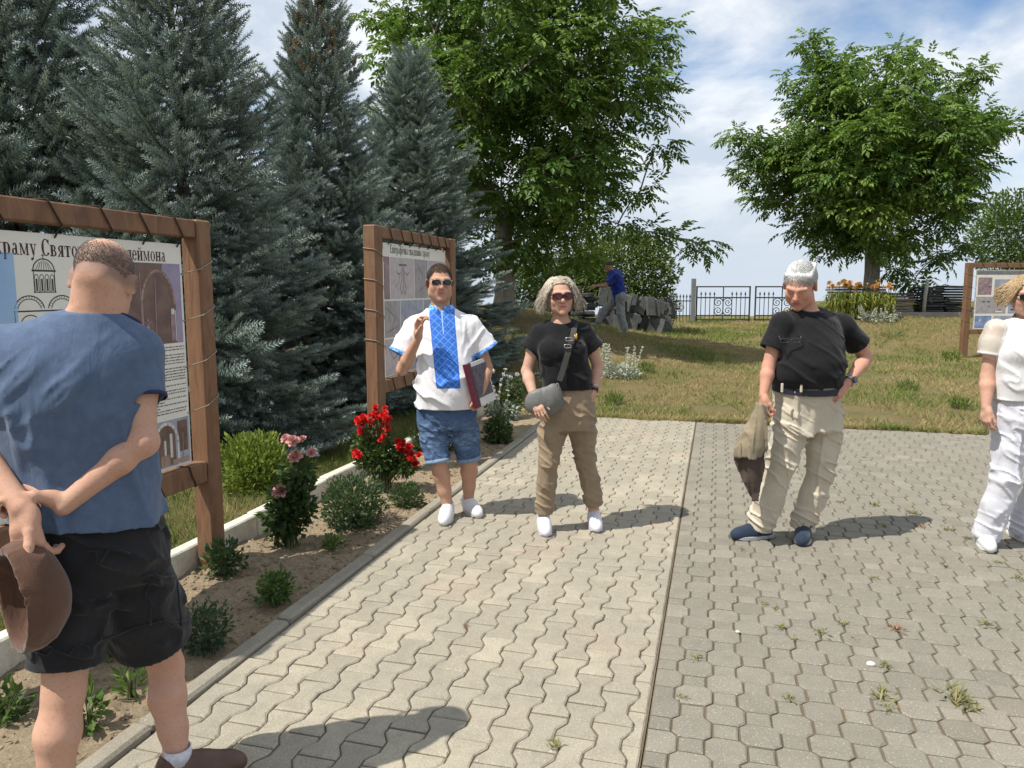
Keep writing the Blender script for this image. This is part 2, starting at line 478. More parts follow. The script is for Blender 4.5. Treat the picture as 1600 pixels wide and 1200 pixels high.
def lay(parent, pieces, mat, seed):
    """pieces: (kind, polygon about its centre, s, t); the 300 largest in view are objects, the rest one mesh"""
    rs = np.random.RandomState(seed)
    rows = []
    for kd, poly, s, t in pieces:
        p = ST(s, t); rows.append((0 if in_view(p[0], p[1]) else 1, math.hypot(p[0], p[1]), kd, poly, s, t))
    rows.sort(key=lambda r: (r[0], r[1]))
    variants = {}
    def make(poly):
        V, Q, T = paver_geo(poly, rs)
        return V, Q, T
    M = np.array([PN, PD, (0, 0, 1)])                    # local x across, y along the path
    for i, (out, d, kd, poly, s, t) in enumerate(rows[:300]):
        vs_ = variants.setdefault(kd, [])
        if len(vs_) < (7 if kd[0] != 'e' else 3):
            V, Q, T = make(poly); vs_.append(smooth(raw_mesh('paver', V @ M, [Q, T]), False))
        me = vs_[rs.randint(len(vs_))] if len(vs_) > 2 else vs_[-1]
        p = ST(s, t, rs.normal(0, .0012))
        link('paver', me, mat, parent, p, (rs.normal(0, .006), rs.normal(0, .006), rs.normal(0, .004)))
    Vs, Qs, Ts, rn, n = [], [], [], [], 0
    for (out, d, kd, poly, s, t) in rows[300:]:
        V, Q, T = make(poly)
        V = V.copy(); V[:, 2] += rs.normal(0, .0012) + V[:, 0] * rs.normal(0, .007) + V[:, 1] * rs.normal(0, .007)
        Vs.append(V @ M + ST(s, t)); Qs.append(Q + n); Ts.append(T + n); n += len(V)
        rn.append(np.full(len(V), rs.rand()))
    me = raw_mesh('pavers', np.concatenate(Vs), [np.concatenate(Qs), np.concatenate(Ts)])
    set_attr(me, 'rnd', np.concatenate(rn))
    tag(link('pavers', me, mat, parent), kind='stuff')

def flat_sheet(name, s0, s1, t0, t1, z, mat):
    V = np.array([ST(s0, t0, z), ST(s0, t1, z), ST(s1, t1, z), ST(s1, t0, z)])
    return tag(link(name, raw_mesh(name, V, np.array([[0, 1, 2, 3]])), mat), kind='structure')
path = flat_sheet('path', -1.0, S_END, T_KERB - .005, T_SEAM - .004, -.0095, M_joint)
pavement = flat_sheet('pavement', -1.0, S_END, T_SEAM, 9.0, -.010, M_joint)
# zigzag pavers
LZ, CZ, AZG, J = .2325, .121, .015, .0031
zs = [(0, 1), (.034, 1), (.083, -1), (.1495, -1), (.1985, 1), (LZ, 1)]
pieces = []
for k in range(-13, 3):
    tc_ = -.446 + CZ * k
    ph = 2.57 if k % 2 == 0 else 2.457
    for m in range(-12, 34):
        s0 = ph + LZ * m
        if s0 < .3 or s0 + .05 > S_END: continue
        right = [(min(tc_ + CZ / 2 + AZG * w - J, T_SEAM - .012), min(s0 + a, S_END)) for a, w in zs]
        left = [(max(tc_ - CZ / 2 - AZG * w + J, T_KERB + .004), min(s0 + a, S_END)) for a, w in zs]
        fix = lambda q: (q[0], min(max(q[1], s0 + .0048), s0 + LZ - .0048))
        poly = [fix(q) for q in right] + [fix(q) for q in left[::-1]]
        full = right[0][0] == tc_ + CZ / 2 + AZG - J and left[0][0] == tc_ - CZ / 2 - AZG + J and s0 + LZ <= S_END
        w_ = max(q[0] for q in poly) - min(q[0] for q in poly)
        if w_ < .02 or min(q[0] for q in right) < min(q[0] for q in left) + .01: continue
        if min(r[0] - l[0] for r, l in zip(right, left)) < .008: continue
        cs, ct = s0 + LZ / 2, tc_
        pieces.append(('zig' if full else 'edge%d' % k + ('x' if s0 + LZ > S_END else ''), [(a - ct, b - cs) for a, b in poly], cs, ct))
lay(path, pieces, M_zig, 11)
# octagons and squares
ps_, pt_ = .116, .1205
pieces = []
for i in range(-20, 60):
    for j in range(-2, 60):
        s, t = 2.745 + ps_ * i, -.04 + pt_ * j
        if s < .4 or s + .03 > S_END or t > 7.2: continue
        if t > 2.2 + .42 * s and t > 3: continue
        if (i + j) % 2 == 0:
            a, b, c = .0680, .0700, .0245
            poly = [(b, -a + c), (b, a - c), (b - c, a), (-b + c, a), (-b, a - c), (-b, -a + c), (-b + c, -a), (b - c, -a)]; kd = 'oct'
        else:
            a, b = .0405, .0425
            poly = [(b, -a), (b, a), (-b, a), (-b, -a)]; kd = 'sqr'
        if t - .075 < T_SEAM:
            poly = [(max(x, T_SEAM + .004 - t), y) for x, y in poly]; kd = 'e' + kd
            if max(x for x, y in poly) - min(x for x, y in poly) < .02: continue
            q = [poly[0]]
            for p_ in poly[1:]:
                if math.hypot(p_[0] - q[-1][0], p_[1] - q[-1][1]) > 1e-4: q.append(p_)
            poly = q
        pieces.append((kd, poly, s, t))
lay(pavement, pieces, M_oct, 12)

# --- kerbs
M_kerb = paver_mat('kerb_concrete', (.33, .30, .235), (.29, .265, .21), (.27, .245, .195), .2)
def white_kerb_mat():
    k = N('whitewashed_concrete'); v = k.coord('World')
    c = k.mix(k.ramp(k.noise(v, 9, 6, .7), .42, .72), (.62, .59, .50), (.42, .39, .31))
    c = k.mix(k.ramp(k.noise(v, 45, 5, .7), .58, .75), c, (.26, .23, .18))
    return k.done(c, .9, k.bump(k.noise(v, 60, 5), .4, .006), .2)
M_wkerb = white_kerb_mat()
PR = rotz(-PA)
kerb = tag(empty('kerb', ST(4, T_KERB - .04)), kind='structure')
for i in range(11):
    s = -.6 + i * .94
    L = .93 if i < 10 else .6
    mb = MB().bbox((0, 0, -.06), (.082, L, .165), .012, PR)
    mb.build('kerb_stone', M_kerb, kerb, loc=ST(s + L / 2, T_KERB - .046, rs.normal(0, .003)) - np.array(kerb.location), rot=(rs.normal(0, .004), rs.normal(0, .01), rs.normal(0, .002)))
wkerb = tag(empty('kerb', ST(4, T_BED - .04)), kind='structure')
for i in range(11):
    s = -.5 + i * .97
    mb = MB().bbox((0, 0, .0), (.085, .96, .24), .009, PR)
    mb.build('kerb_stone', M_wkerb, wkerb, loc=ST(s + .48, T_BED - .045, rs.normal(.004, .006)) - np.array(wkerb.location), rot=(rs.normal(0, .006), rs.normal(0, .012), rs.normal(0, .004)))

# --- grass
def blade_mat(name, tr=.25):
    k = N(name); c = k.attr('Col', 'Color')
    return k.done(c, .75, None, .2, trans=(tr, c))
M_blade = blade_mat('grass_blade')
set_attr(LITTER[0], 'Col', LITTER[1], 'FLOAT_COLOR'); tag(link('leaf_litter', LITTER[0], M_blade, bed), kind='stuff')
def blades(name, xy, hh, ww, cols, rs, parent=None, z=None, lean=.5):
    n = len(xy)
    z = TZ(xy[:, 0], xy[:, 1]) - .012 if z is None else z
    a = rs.uniform(0, 2 * math.pi, n); b = rs.uniform(0, 2 * math.pi, n)
    d = np.c_[np.cos(a), np.sin(a), np.zeros(n)] * (ww / 2)[:, None]
    l = np.c_[np.cos(b), np.sin(b), np.zeros(n)] * (hh * rs.uniform(.1, lean, n))[:, None]
    B = np.c_[xy, z]
    tip = B + l + np.c_[np.zeros((n, 2)), hh]
    V = np.stack([B - d, B + d, tip], 1).reshape(-1, 3)
    me = raw_mesh(name, V, np.arange(3 * n).reshape(-1, 3))
    set_attr(me, 'Col', np.repeat(cols, 3, 0), 'FLOAT_COLOR')
    return tag(link(name, me, M_blade, parent), kind='stuff')
def grass_cols(xy, rs, shift=0.0):
    g = fbm(xy[:, 0] * .55, xy[:, 1] * .55, 3, 4) * .9 + fbm(xy[:, 0] * 3, xy[:, 1] * 3, 8, 3) * .45 + shift
    f = np.clip(g * 1.25 + .50 + rs.normal(0, .22, len(xy)), 0, 1)[:, None]
    dry = np.array((.36, .29, .135)) * rs.uniform(.75, 1.2, (len(xy), 1)); grn = np.array((.135, .190, .040)) * rs.uniform(.7, 1.3, (len(xy), 1))
    return dry * (1 - f) + grn * f, f[:, 0]
rs = np.random.RandomState(21)
n = 190000
r_ = rs.rand(n) ** 1.35
s = S_END - .03 + r_ * 26; t = rs.uniform(-7.5, 14.5, n)
keep = (t < 2.0 + s * .42)
s, t = s[keep], t[keep]
xy = np.c_[PD[0] * s + PN[0] * t, PD[1] * s + PN[1] * t]
bare = fbm(xy[:, 0] * 1.1 + 4, xy[:, 1] * 1.1, 6, 3) + rs.normal(0, .12, len(xy)) < -.62; xy, s, t = xy[~bare], s[~bare], t[~bare]
cols, f = grass_cols(xy, rs, -.10)
hh = rs.uniform(.022, .06, len(s)) * (1 + .5 * f) * (1 + .02 * s); ww = rs.uniform(.006, .012, len(s)) * (1 + .035 * s)
tag(blades('grass', xy, hh, ww, cols, rs, lean=1.6), 'short dry summer grass on the lawn beyond the paving', 'grass', kind='stuff')
n = 9000
t = rs.uniform(-2.2, 9, n); s = S_END + .05 - np.maximum(0, .05 + .10 * fbm(t * 2.5, t * .3, 2, 3)) * rs.rand(n) - .03 * rs.rand(n)
xy = np.c_[PD[0] * s + PN[0] * t, PD[1] * s + PN[1] * t]; cols, f = grass_cols(xy, rs, .05)
blades('grass', xy, rs.uniform(.03, .085, n), rs.uniform(.005, .010, n), cols, rs, lawn, z=np.full(n, .0), lean=1.8)
n = 42000
s = rs.uniform(1.5, 9.6, n); t = -2.99 - rs.rand(n) ** 1.3 * 4.2
xy = np.c_[PD[0] * s + PN[0] * t, PD[1] * s + PN[1] * t]
cols, f = grass_cols(xy, rs, .55)
tag(blades('grass', xy, rs.uniform(.04, .10, n), rs.uniform(.005, .009, n), cols * .9, rs, lean=1.0), 'green grass under the spruces behind the whitewashed kerb', 'grass', kind='stuff')
# ================================================================ TREES
def leaf_mat(name, tr=.3, rough=.5, spec=.3):
    k = N(name); c = k.attr('Col', 'Color')
    return k.done(c, rough, None, spec, trans=(tr, k.mix(.3, c, (.20, .36, .05))))
M_leaf = leaf_mat('green_leaf')
M_needle = leaf_mat('spruce_needle', .08, .6, .25)
def bark_mat(name, c1, c2):
    k = N(name); v = k.coord('Object', (6, 6, 1.6))
    h = k.noise(v, 4, 6, .65, .6)
    return k.done(k.mix(k.ramp(h, .35, .68), c1, c2), .95, k.bump(h, .8, .04), .1)
M_bark_s = bark_mat('spruce_bark', (.10, .075, .055), (.05, .038, .03))
M_bark_w = bark_mat('walnut_bark', (.36, .33, .28), (.17, .15, .125))

def place_many(proto_V, proto_F, pos, X, Zup, scale, col0, colt, tipw, rs):
    """copies of a sprig: X = direction, Zup = rough up"""
    n, m = len(pos), len(proto_V)
    X = X / np.linalg.norm(X, axis=1)[:, None]
    Yv = np.cross(Zup, X); Yv /= np.linalg.norm(Yv, axis=1)[:, None] + 1e-9
    Zv = np.cross(X, Yv)
    a = rs.uniform(0, 2 * math.pi, n)[:, None]
    Y2 = Yv * np.cos(a) + Zv * np.sin(a); Z2 = -Yv * np.sin(a) + Zv * np.cos(a)
    PV = proto_V[None] * scale[:, None, None]
    V = pos[:, None] + PV[..., 0:1] * X[:, None] + PV[..., 1:2] * Y2[:, None] + PV[..., 2:3] * Z2[:, None]
    F = (proto_F[None] + (np.arange(n) * m)[:, None, None]).reshape(-1, proto_F.shape[1])
    C = col0[:, None] * (1 - tipw[None, :, None]) + colt[:, None] * tipw[None, :, None]
    return V.reshape(-1, 3), F, C.reshape(-1, 3)

def sprig_proto(rs, n=44, L=.175):
    V, F, W = [], [], []
    for i in range(n):
        f = i / (n - 1); x = L * f
        a = i * 2.4 + rs.uniform(-.3, .3); ln = rs.uniform(.036, .047) * (1 - .3 * f ** 3)
        fw = .55 + 1.6 * max(0, f - .8) / .2
        d = np.array((fw, math.cos(a), math.sin(a) + .25)); d /= np.linalg.norm(d)
        side = np.cross(d, (0.3, -math.sin(a), math.cos(a))); side /= np.linalg.norm(side)
        b = np.array((x, 0, 0)); w = .0072
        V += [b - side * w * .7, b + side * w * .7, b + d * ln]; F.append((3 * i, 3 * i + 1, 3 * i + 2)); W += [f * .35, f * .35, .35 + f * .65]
    k = len(V)
    for q in ((0, .003, 0), (0, -.003, .002), (L, 0, 0)): V.append(np.array(q)); W.append(0)
    F.append((k, k + 1, k + 2))
    return np.array(V), np.array(F), np.array(W)

def spruce_meshes(seed, H=5.2, Rb=1.65):
    rs = np.random.RandomState(seed)
    pos, dirs, inner = [], [], []
    wood = MB()
    ttop = lambda z: np.array((.03 * math.sin(z), .03 * math.cos(z * 1.3), z))
    wood.tube([ttop(z) for z in np.linspace(-.1, H - .1, 14)], np.linspace(.105, .008, 14), 8)
    z = .22
    while z < H - .18:
        q = z / H
        nb = int(round(9 - 4.0 * q)); a0 = rs.uniform(0, 6.3)
        for b in range(nb):
            az = a0 + b * 2 * math.pi / nb + rs.normal(0, .16)
            L = (Rb * (1 - q) ** .92 + .08) * rs.uniform(.78, 1.14)
            inc = R(-14 + 62 * q ** 1.3) + rs.normal(0, .07)
            o = np.array((math.cos(az), math.sin(az), 0)); side = np.array((-o[1], o[0], 0))
            n = max(4, int(L / .14)); f = np.linspace(0, 1, n)
            p = ttop(z + rs.uniform(-.06, .06)) + f[:, None] * L * math.cos(inc) * o + np.c_[np.zeros((n, 2)), f * L * math.sin(inc) - .16 * L * f * (1 - f) + .12 * L * f ** 3] + side * (rs.normal(0, .06) * L * f ** 2)[:, None]
            wood.tube(p, np.linspace(.016 * (L / Rb) + .004, .003, n), 4, False)
            T = np.gradient(p, axis=0); T /= np.linalg.norm(T, axis=1)[:, None]
            d = .14 * L if L > .5 else .05; k = 0
            while d < L:
                g = d / L; c = np.array([np.interp(g, f, p[:, m]) for m in range(3)]); tt = np.array([np.interp(g, f, T[:, m]) for m in range(3)])
                if g > .35 or L < .6: pos.append(c); dirs.append(tt + rs.normal(0, .12, 3)); inner.append(g)
                for sg in (-1, 1):
                    ll = (.42 * (L - d) + .07) * rs.uniform(.7, 1.2); ll = min(ll, .62)
                    ld = tt * .75 + sg * side * .85 + np.array((0, 0, rs.uniform(-.18, .08))); ld /= np.linalg.norm(ld)
                    e = .05
                    while e < ll:
                        c2 = c + ld * e + np.array((0, 0, -.12 * e * e / max(ll, .1)))
                        dd = ld + rs.normal(0, .16, 3) + np.array((0, 0, .10))
                        pos.append(c2); dirs.append(dd); inner.append(g)
                        if e > .10 and rs.rand() < .75:
                            pos.append(c2); dirs.append(ld * .6 + tt * .55 * (1 if rs.rand() < .7 else -.3) + np.cross(ld, (0, 0, 1)) * rs.choice((-.6, .6)) + np.array((0, 0, rs.uniform(-.1, .5)))); inner.append(g)
                        e += .115
                d += .115
            pos.append(p[-1]); dirs.append(T[-1]); inner.append(1)
        z += .155 - .03 * q
    for i in range(14):
        pos.append(ttop(H - .35 + .022 * i)); dirs.append(np.array((rs.normal(0, .35), rs.normal(0, .35), 1.0))); inner.append(1)
    pos, dirs, inner = np.array(pos), np.array(dirs), np.array(inner)
    PV, PF, PW = sprig_proto(rs)
    n = len(pos)
    u = rs.rand(n, 1); iv = inner[:, None]
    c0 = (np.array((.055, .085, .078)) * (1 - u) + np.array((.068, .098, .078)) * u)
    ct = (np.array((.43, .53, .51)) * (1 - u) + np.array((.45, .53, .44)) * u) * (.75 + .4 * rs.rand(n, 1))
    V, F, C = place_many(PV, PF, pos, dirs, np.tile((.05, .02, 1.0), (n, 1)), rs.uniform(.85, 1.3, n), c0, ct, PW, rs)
    print('sprigs', n)
    me = raw_mesh('crown', V, F); set_attr(me, 'Col', C, 'FLOAT_COLOR')
    return wood.mesh('trunk', True), me
SPR = [spruce_meshes(31, 5.2, 1.62), spruce_meshes(32, 5.2, 1.62)]
def cone_mesh():
    rs = np.random.RandomState(2); mb = MB()
    for i in range(26):
        f = i / 25; a = i * 2.4; r = .011 * math.sin(math.pi * min(1, .15 + f * .85)) + .004
        mb.box((math.cos(a) * r, math.sin(a) * r, -.085 * f), (.013, .012, .010), rotz(a) @ rotm((0, 1, 0), .5))
    return mb.mesh('cone')
M_cone = simple('spruce_cone', (.27, .20, .12), (.18, .125, .07), 30, .8)
me_cone = cone_mesh(); me_cone.materials.append(M_cone)
spr_spec = [(30, 7.9, 6.6, 1.18, 0, .4, 'blue spruce with its lower branches behind the large church poster board'),
            (290, 7.6, 5.60, 1.0, 1, 2.1, 'dense blue spruce between the large poster board and the cone-laden spruce'),
            (505, 10.2, 5.5, .98, 0, 3.7, 'blue spruce with many brown cones hanging near its tip'),
            (645, 12.6, 5.15, 1.2, 1, 5.2, 'blue spruce right beside the light-barked walnut trunk')]
for i, (u, y, H, wd, k, rz, lab) in enumerate(spr_spec):
    x = (u - 800) / 1209 * y
    e = empty('spruce_tree', (x, y, float(TZ(x, y))), rz, lab, 'tree', 'blue spruces in a row behind the boards')
    e.scale = (wd, wd, H / 5.2)
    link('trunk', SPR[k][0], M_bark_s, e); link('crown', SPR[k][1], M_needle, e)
    if i == 2:
        rs = np.random.RandomState(77)
        for j in range(120):
            h = rs.uniform(.12, 1.35); a = rs.uniform(0, 6.28); r = rs.uniform(.62, 1.06) * (1.62 * (h / 5.2) ** .92 + .08)
            c = link('cone', me_cone, None, e, (math.cos(a) * r, math.sin(a) * r, 5.2 - h + r * .62 - .12), (rs.normal(0, .15), rs.normal(0, .15), rs.uniform(0, 6)))
            c.scale = (1.35, 1.35, rs.uniform(1.0, 1.4))

# --- walnuts: clumps inside an uneven envelope, joined to the trunk by limbs, drooping compound leaves
def leaflet_rows():
    V, F = [], []
    def lf(b, d, L, w, n):
        d = np.array(d, float); d /= np.linalg.norm(d)
        s = np.cross(d, (0, 0, 1.0)); s /= np.linalg.norm(s) + 1e-9; up = np.cross(s, d)
        b = np.array(b, float); k = len(V)
        V.extend([b, b + d * L * .45 + s * w / 2 + up * .008, b + d * L - up * .018, b + d * L * .45 - s * w / 2 + up * .008])
        F.extend([(k, k + 1, k + 2), (k, k + 2, k + 3)])
    for i, x in enumerate((.08, .15, .22)):
        z = -.28 * x * x * 4
        for sg in (-1, 1): lf((x, 0, z), (.55, sg * .9, -.35), .12 + .015 * i, .066, 1)
    lf((.25, 0, -.08), (1, 0, -.6), .155, .078, 1)
    return np.array(V), np.array(F)
LF_V, LF_F = leaflet_rows()
def broad_tree(name, label, base, trunk_top, env, clumps_extra, n_cl, leaves_per, seed, r_trunk, leaf_scale=1.0, group=None, hue=0.0, lean=(0, 0)):
    rs = np.random.RandomState(seed)
    base = np.array(base, float); (cx, cy, cz), (rx, ry, rz) = env
    C = []
    tries = 0
    while len(C) < n_cl and tries < 20000:
        tries += 1
        d = rs.normal(0, 1, 3); d /= np.linalg.norm(d)
        lob = 1 + .22 * vnoise(d[0] * 2 + seed, d[1] * 2, d[2] * 2 + 3) + .10 * vnoise(d[0] * 5, d[1] * 5 + seed, d[2] * 5)
        r = rs.rand() ** .40 * lob
        p = np.array((cx, cy, cz)) + d * r * np.array((rx, ry, rz if d[2] > 0 else rz * .92))
        if all(np.linalg.norm(p - q) > .62 for q in C): C.append(p)
    n_main = len(C); C = C + [np.array(c, float) for c in clumps_extra]
    tt = np.array(trunk_top, float)
    e = empty(name, base, 0, label, 'tree', group)
    wood = MB()
    f = np.linspace(0, 1, 8)[:, None]
    tp = base * (1 - f) + tt * f + np.c_[.06 * np.sin(f * 5), .05 * np.cos(f * 4) - .05, 0 * f] - np.array((0, 0, .12)) * (1 - f)
    wood.tube(tp - base, r_trunk * np.r_[1.45, 1.12, 1.0, .95, .92, .9, .88, .82], 10)
    nodes = [tt]; rad = [r_trunk * .8]; order = sorted(range(len(C)), key=lambda i: np.linalg.norm(C[i] - tt))
    for i in order:
        c = C[i]
        dist = [np.linalg.norm(c - q) + .35 * np.linalg.norm(q - tt) * .3 + (1.5 if q[2] > c[2] + .5 else 0) for q in nodes]
        j = int(np.argmin(dist)); q = nodes[j]
        r0 = max(.018, min(rad[j] * .72, .028 + .030 * np.linalg.norm(c - q)))
        m = (q + c) / 2 + rs.normal(0, .12, 3) + np.array((0, 0, .12))
        pts = bez(q, m, c, 6)
        wood.tube(pts - base, np.linspace(r0, max(.012, r0 * .6), 6), 5, False)
        nodes.append(c); rad.append(max(.016, r0 * .75))
    link('trunk', wood.mesh('trunk', True), M_bark_w, e)
    pos, dirs, bright = [], [], []
    cen = np.array((cx, cy, cz)) - np.array((0, 0, rz * .35))
    for ci, c in enumerate(C):
        ex = ci >= n_main; out = c - cen; out /= np.linalg.norm(out)
        cb = rs.normal(0, .26)
        k = int(leaves_per * rs.uniform(.7, 1.3) * (.5 if ex else 1))
        d = rs.normal(0, 1, (k, 3)); d /= np.linalg.norm(d, axis=1)[:, None]
        d = d + out * .35
        r = (.34 if ex else .62) * rs.rand(k, 1) ** .55
        pos.append(c + d * r * np.array((1, 1, .72))); dd = d * np.array((1, 1, .35)) + rs.normal(0, .45, (k, 3)); dd[:, 2] -= .05
        dirs.append(dd); bright.append(np.full(k, cb))
    pos, dirs, bright = np.concatenate(pos), np.concatenate(dirs), np.concatenate(bright)
    n = len(pos); u = np.clip(rs.rand(n) + bright, 0, 1)[:, None]
    c0 = np.array((.062 + hue, .125, .022)) * (1 - u) + np.array((.150 + hue, .235, .042)) * u
    X = dirs / np.linalg.norm(dirs, axis=1)[:, None]
    up = np.tile((0, 0, 1.0), (n, 1)) + rs.normal(0, .25, (n, 3))
    Yv = np.cross(up, X); Yv /= np.linalg.norm(Yv, axis=1)[:, None]; Zv = np.cross(X, Yv)
    sc = (rs.uniform(.75, 1.2, n) * leaf_scale)
    PV = LF_V[None] * sc[:, None, None]
    V = (pos - base)[:, None] + PV[..., 0:1] * X[:, None] + PV[..., 1:2] * Yv[:, None] + PV[..., 2:3] * Zv[:, None]
    m = len(LF_V); F = (LF_F[None] + (np.arange(n) * m)[:, None, None]).reshape(-1, 3)
    me = raw_mesh('crown', V.reshape(-1, 3), F)
    cv = np.repeat(c0, m, 0) * np.repeat(rs.uniform(.75, 1.25, n * 7), 4)[:, None]
    set_attr(me, 'Col', cv, 'FLOAT_COLOR')
    link('crown', me, M_leaf, e)
    return e
yl = 16.0; zb = float(TZ(-.25, yl))
broad_tree('walnut_tree', 'tall spreading walnut tree rising behind the spruces with a long low limb', (-.25, yl, zb), (-.1, yl, zb + 2.2),
    ((.0, yl, 5.35), (2.4, 2.4, 3.2)), [P(1090, 385, yl), P(1050, 372, yl), P(1010, 362, yl), P(965, 350, yl), P(590, 25, yl), P(630, 40, yl), P(1020, 130, yl), P(1025, 230, yl), P(990, 70, yl), P(1000, 300, yl), P(830, 395, yl), P(900, 400, yl + .4), P(860, 420, yl), P(940, 30, yl), P(610, 180, yl - .3), P(650, 230, yl - .3)],
    120, 76, 5, .21, .98)
yr = 22.0; zb = float(TZ(10.0, yr))
broad_tree('walnut_tree', 'round-crowned walnut tree growing behind the stacked slabs', (*P(1357, 440, yr)[:2], zb), P(1365, 330, yr),
    ((P(1365, 255, yr)[0], yr, 5.05), (2.7, 2.5, 2.5)), [P(1268, 68, yr), P(1278, 85, yr), P(1300, 100, yr), P(1320, 115, yr), P(1340, 105, yr), P(1150, 212, yr), P(1175, 220, yr), P(1170, 268, yr), P(1195, 255, yr), P(1570, 200, yr), P(1548, 205, yr), P(1525, 215, yr), P(1528, 110, yr), P(1510, 125, yr), P(1490, 140, yr), P(1240, 125, yr), P(1400, 80, yr), P(1430, 435, yr - .5), P(1400, 420, yr), P(1295, 385, yr), P(1470, 400, yr), P(1510, 380, yr), P(1450, 455, yr - .6)],
    124, 72, 8, .215, 1.12)

# --- shrubs and bushes of small leaves
def bush_mesh(seed, n, shape, L, w, c_lo, c_hi, up=.3, stems=0, fold=.0):
    """leaves spread through a volume; shape(rs) -> (point, outward)"""
    rs = np.random.RandomState(seed)
    pt, out = shape(rs, n)
    d = out + rs.normal(0, .55, (n, 3)) + np.array((0, 0, up)); d /= np.linalg.norm(d, axis=1)[:, None]
    s = np.cross(d, rs.normal(0, 1, (n, 3)) + np.array((0, 0, 1.2))); s /= np.linalg.norm(s, axis=1)[:, None]; nn = np.cross(s, d)
    ll = L * rs.uniform(.6, 1.25, (n, 1)); ww = w * rs.uniform(.7, 1.2, (n, 1))
    V = np.stack([pt, pt + d * ll * .5 + s * ww / 2 + nn * ww * .15, pt + d * ll, pt + d * ll * .5 - s * ww / 2 + nn * ww * .15], 1).reshape(-1, 3)
    b = np.arange(n)[:, None] * 4
    F = np.concatenate([b + np.array((0, 1, 2)), b + np.array((0, 2, 3))])
    cl = rs.rand(n, 1)
    C = np.array(c_lo) * (1 - cl) + np.array(c_hi) * cl
    me = raw_mesh('foliage', V, F); set_attr(me, 'Col', np.repeat(C, 4, 0), 'FLOAT_COLOR')
    return me
def ball(rx, ry, rz, cz, lob=.25, shell=.45, f=3.0):
    def fn(rs, n):
        d = rs.normal(0, 1, (n, 3)); d /= np.linalg.norm(d, axis=1)[:, None]
        k = rs.uniform(0, 50)
        r = (1 + lob * vnoise(d[:, 0] * f + k, d[:, 1] * f, d[:, 2] * f)) * rs.rand(n) ** shell
        p = d * r[:, None] * np.array((rx, ry, rz)) + np.array((0, 0, cz))
        p[:, 2] = np.maximum(p[:, 2], .01)
        return p, d
    return fn
def far_bush(name, label, u, v, Y, rx, rz, n, seed, lo, hi, L=.10, cat='shrub', stem=True, zbase=None):
    c = P(u, v, Y); zb = float(TZ(c[0], Y)) if zbase is None else zbase
    e = empty(name, (c[0], Y, zb), 0, label, cat)
    me = bush_mesh(seed, n, ball(rx, rx * .9, rz, c[2] - zb, .3, .35, 2.6), L, L * .5, lo, hi, .1)
    link('crown', me, M_leaf, e)
    rs = np.random.RandomState(seed); mb = MB()
    for i in range(5):
        a = rs.uniform(0, 6.28); mb.tube(bez((.05 * math.cos(a), .05 * math.sin(a), -.1), (0, 0, (c[2] - zb) * .5), (rx * .5 * math.cos(a), rx * .5 * math.sin(a), c[2] - zb + rz * .3), 6), np.linspace(.05, .012, 6), 5, False)
    link('trunk', mb.mesh('trunk', True), M_bark_w, e)
    return e
far_bush('shrub', 'yellow-green bushy shrub rising behind the leaning slab stack', 975, 425, 23.5, 1.6, 1.3, 9500, 3, (.035, .062, .014), (.125, .165, .030), .14)
far_bush('shrub', 'pale green loose shrub between the walnut trunk and the slab stack', 905, 430, 24.5, 1.05, 1.05, 5200, 4, (.045, .08, .018), (.13, .18, .035), .13)
far_bush('shrub', 'dark green shrub on the mound behind the walnut trunk', 835, 440, 21.5, .95, .75, 4800, 5, (.03, .055, .013), (.10, .14, .03), .11)
far_bush('shrub', 'low dark shrub tucked between the leaning slabs and the fence', 1040, 478, 25.5, .5, .6, 1200, 6, (.03, .055, .014), (.08, .11, .03), .10)
far_bush('small_tree', 'small round tree behind the far photo board', 1590, 365, 26.0, 1.45, 1.35, 9000, 7, (.045, .085, .018), (.10, .16, .03), .13, 'tree')
# ================================================================ INFORMATION BOARDS
def wood_mat():
    k = N('stained_timber'); v = k.coord('Object')
    mp = k.node('ShaderNodeMapping'); k.l.new(v, mp.inputs[0]); mp.inputs['Scale'].default_value = (1, 1, 1)
    g = k.noise(k.coord('World', (38, 9, 3.2)), 1.0, 6, .65, .8)
    c = k.mix(k.ramp(g, .35, .68), (.215, .112, .058), (.120, .060, .034))
    c = k.mix(k.ramp(k.noise(k.coord('World'), 5, 4, .6), .5, .75), c, (.20, .118, .068))
    return k.done(c, .62, k.bump(g, .45, .01), .35)
M_wood = wood_mat()
M_rope_d = simple('dark_cord', (.045, .03, .022), None, 90, .9)
M_rope_l = simple('grey_cord', (.30, .25, .19), None, 90, .9)
M_banner = simple('printed_banner_white', (.70, .685, .62), (.66, .64, .575), 3, .45, .05, 9, .35)
def ink(name, c, c2=None, sc=9): return simple(name, c, c2, sc, .5, 0, 60, .3)
INK = dict(maroon=ink('ink_maroon', (.075, .018, .020)), black=ink('ink_black', (.03, .028, .026)), sky=ink('ink_sky_blue', (.22, .36, .58), (.33, .47, .66), 2.2), brown=ink('ink_brown', (.19, .125, .10), (.12, .075, .065), 11),
    lilac=ink('ink_lilac', (.33, .29, .40), (.26, .22, .33), 6), tan=ink('ink_tan', (.36, .25, .20), (.26, .17, .14), 16), white=ink('ink_white', (.66, .64, .60)), grey=ink('ink_grey', (.36, .34, .34), (.27, .25, .26), 14),
    stone=ink('ink_stone', (.50, .44, .45), (.40, .35, .37), 18), slate=ink('ink_slate', (.24, .26, .33), (.36, .37, .44), 12), text=ink('ink_text', (.15, .14, .14)), rose=ink('ink_rose', (.34, .24, .26), (.20, .14, .16), 17), navy=ink('ink_navy', (.10, .16, .34), (.28, .34, .50), 7))

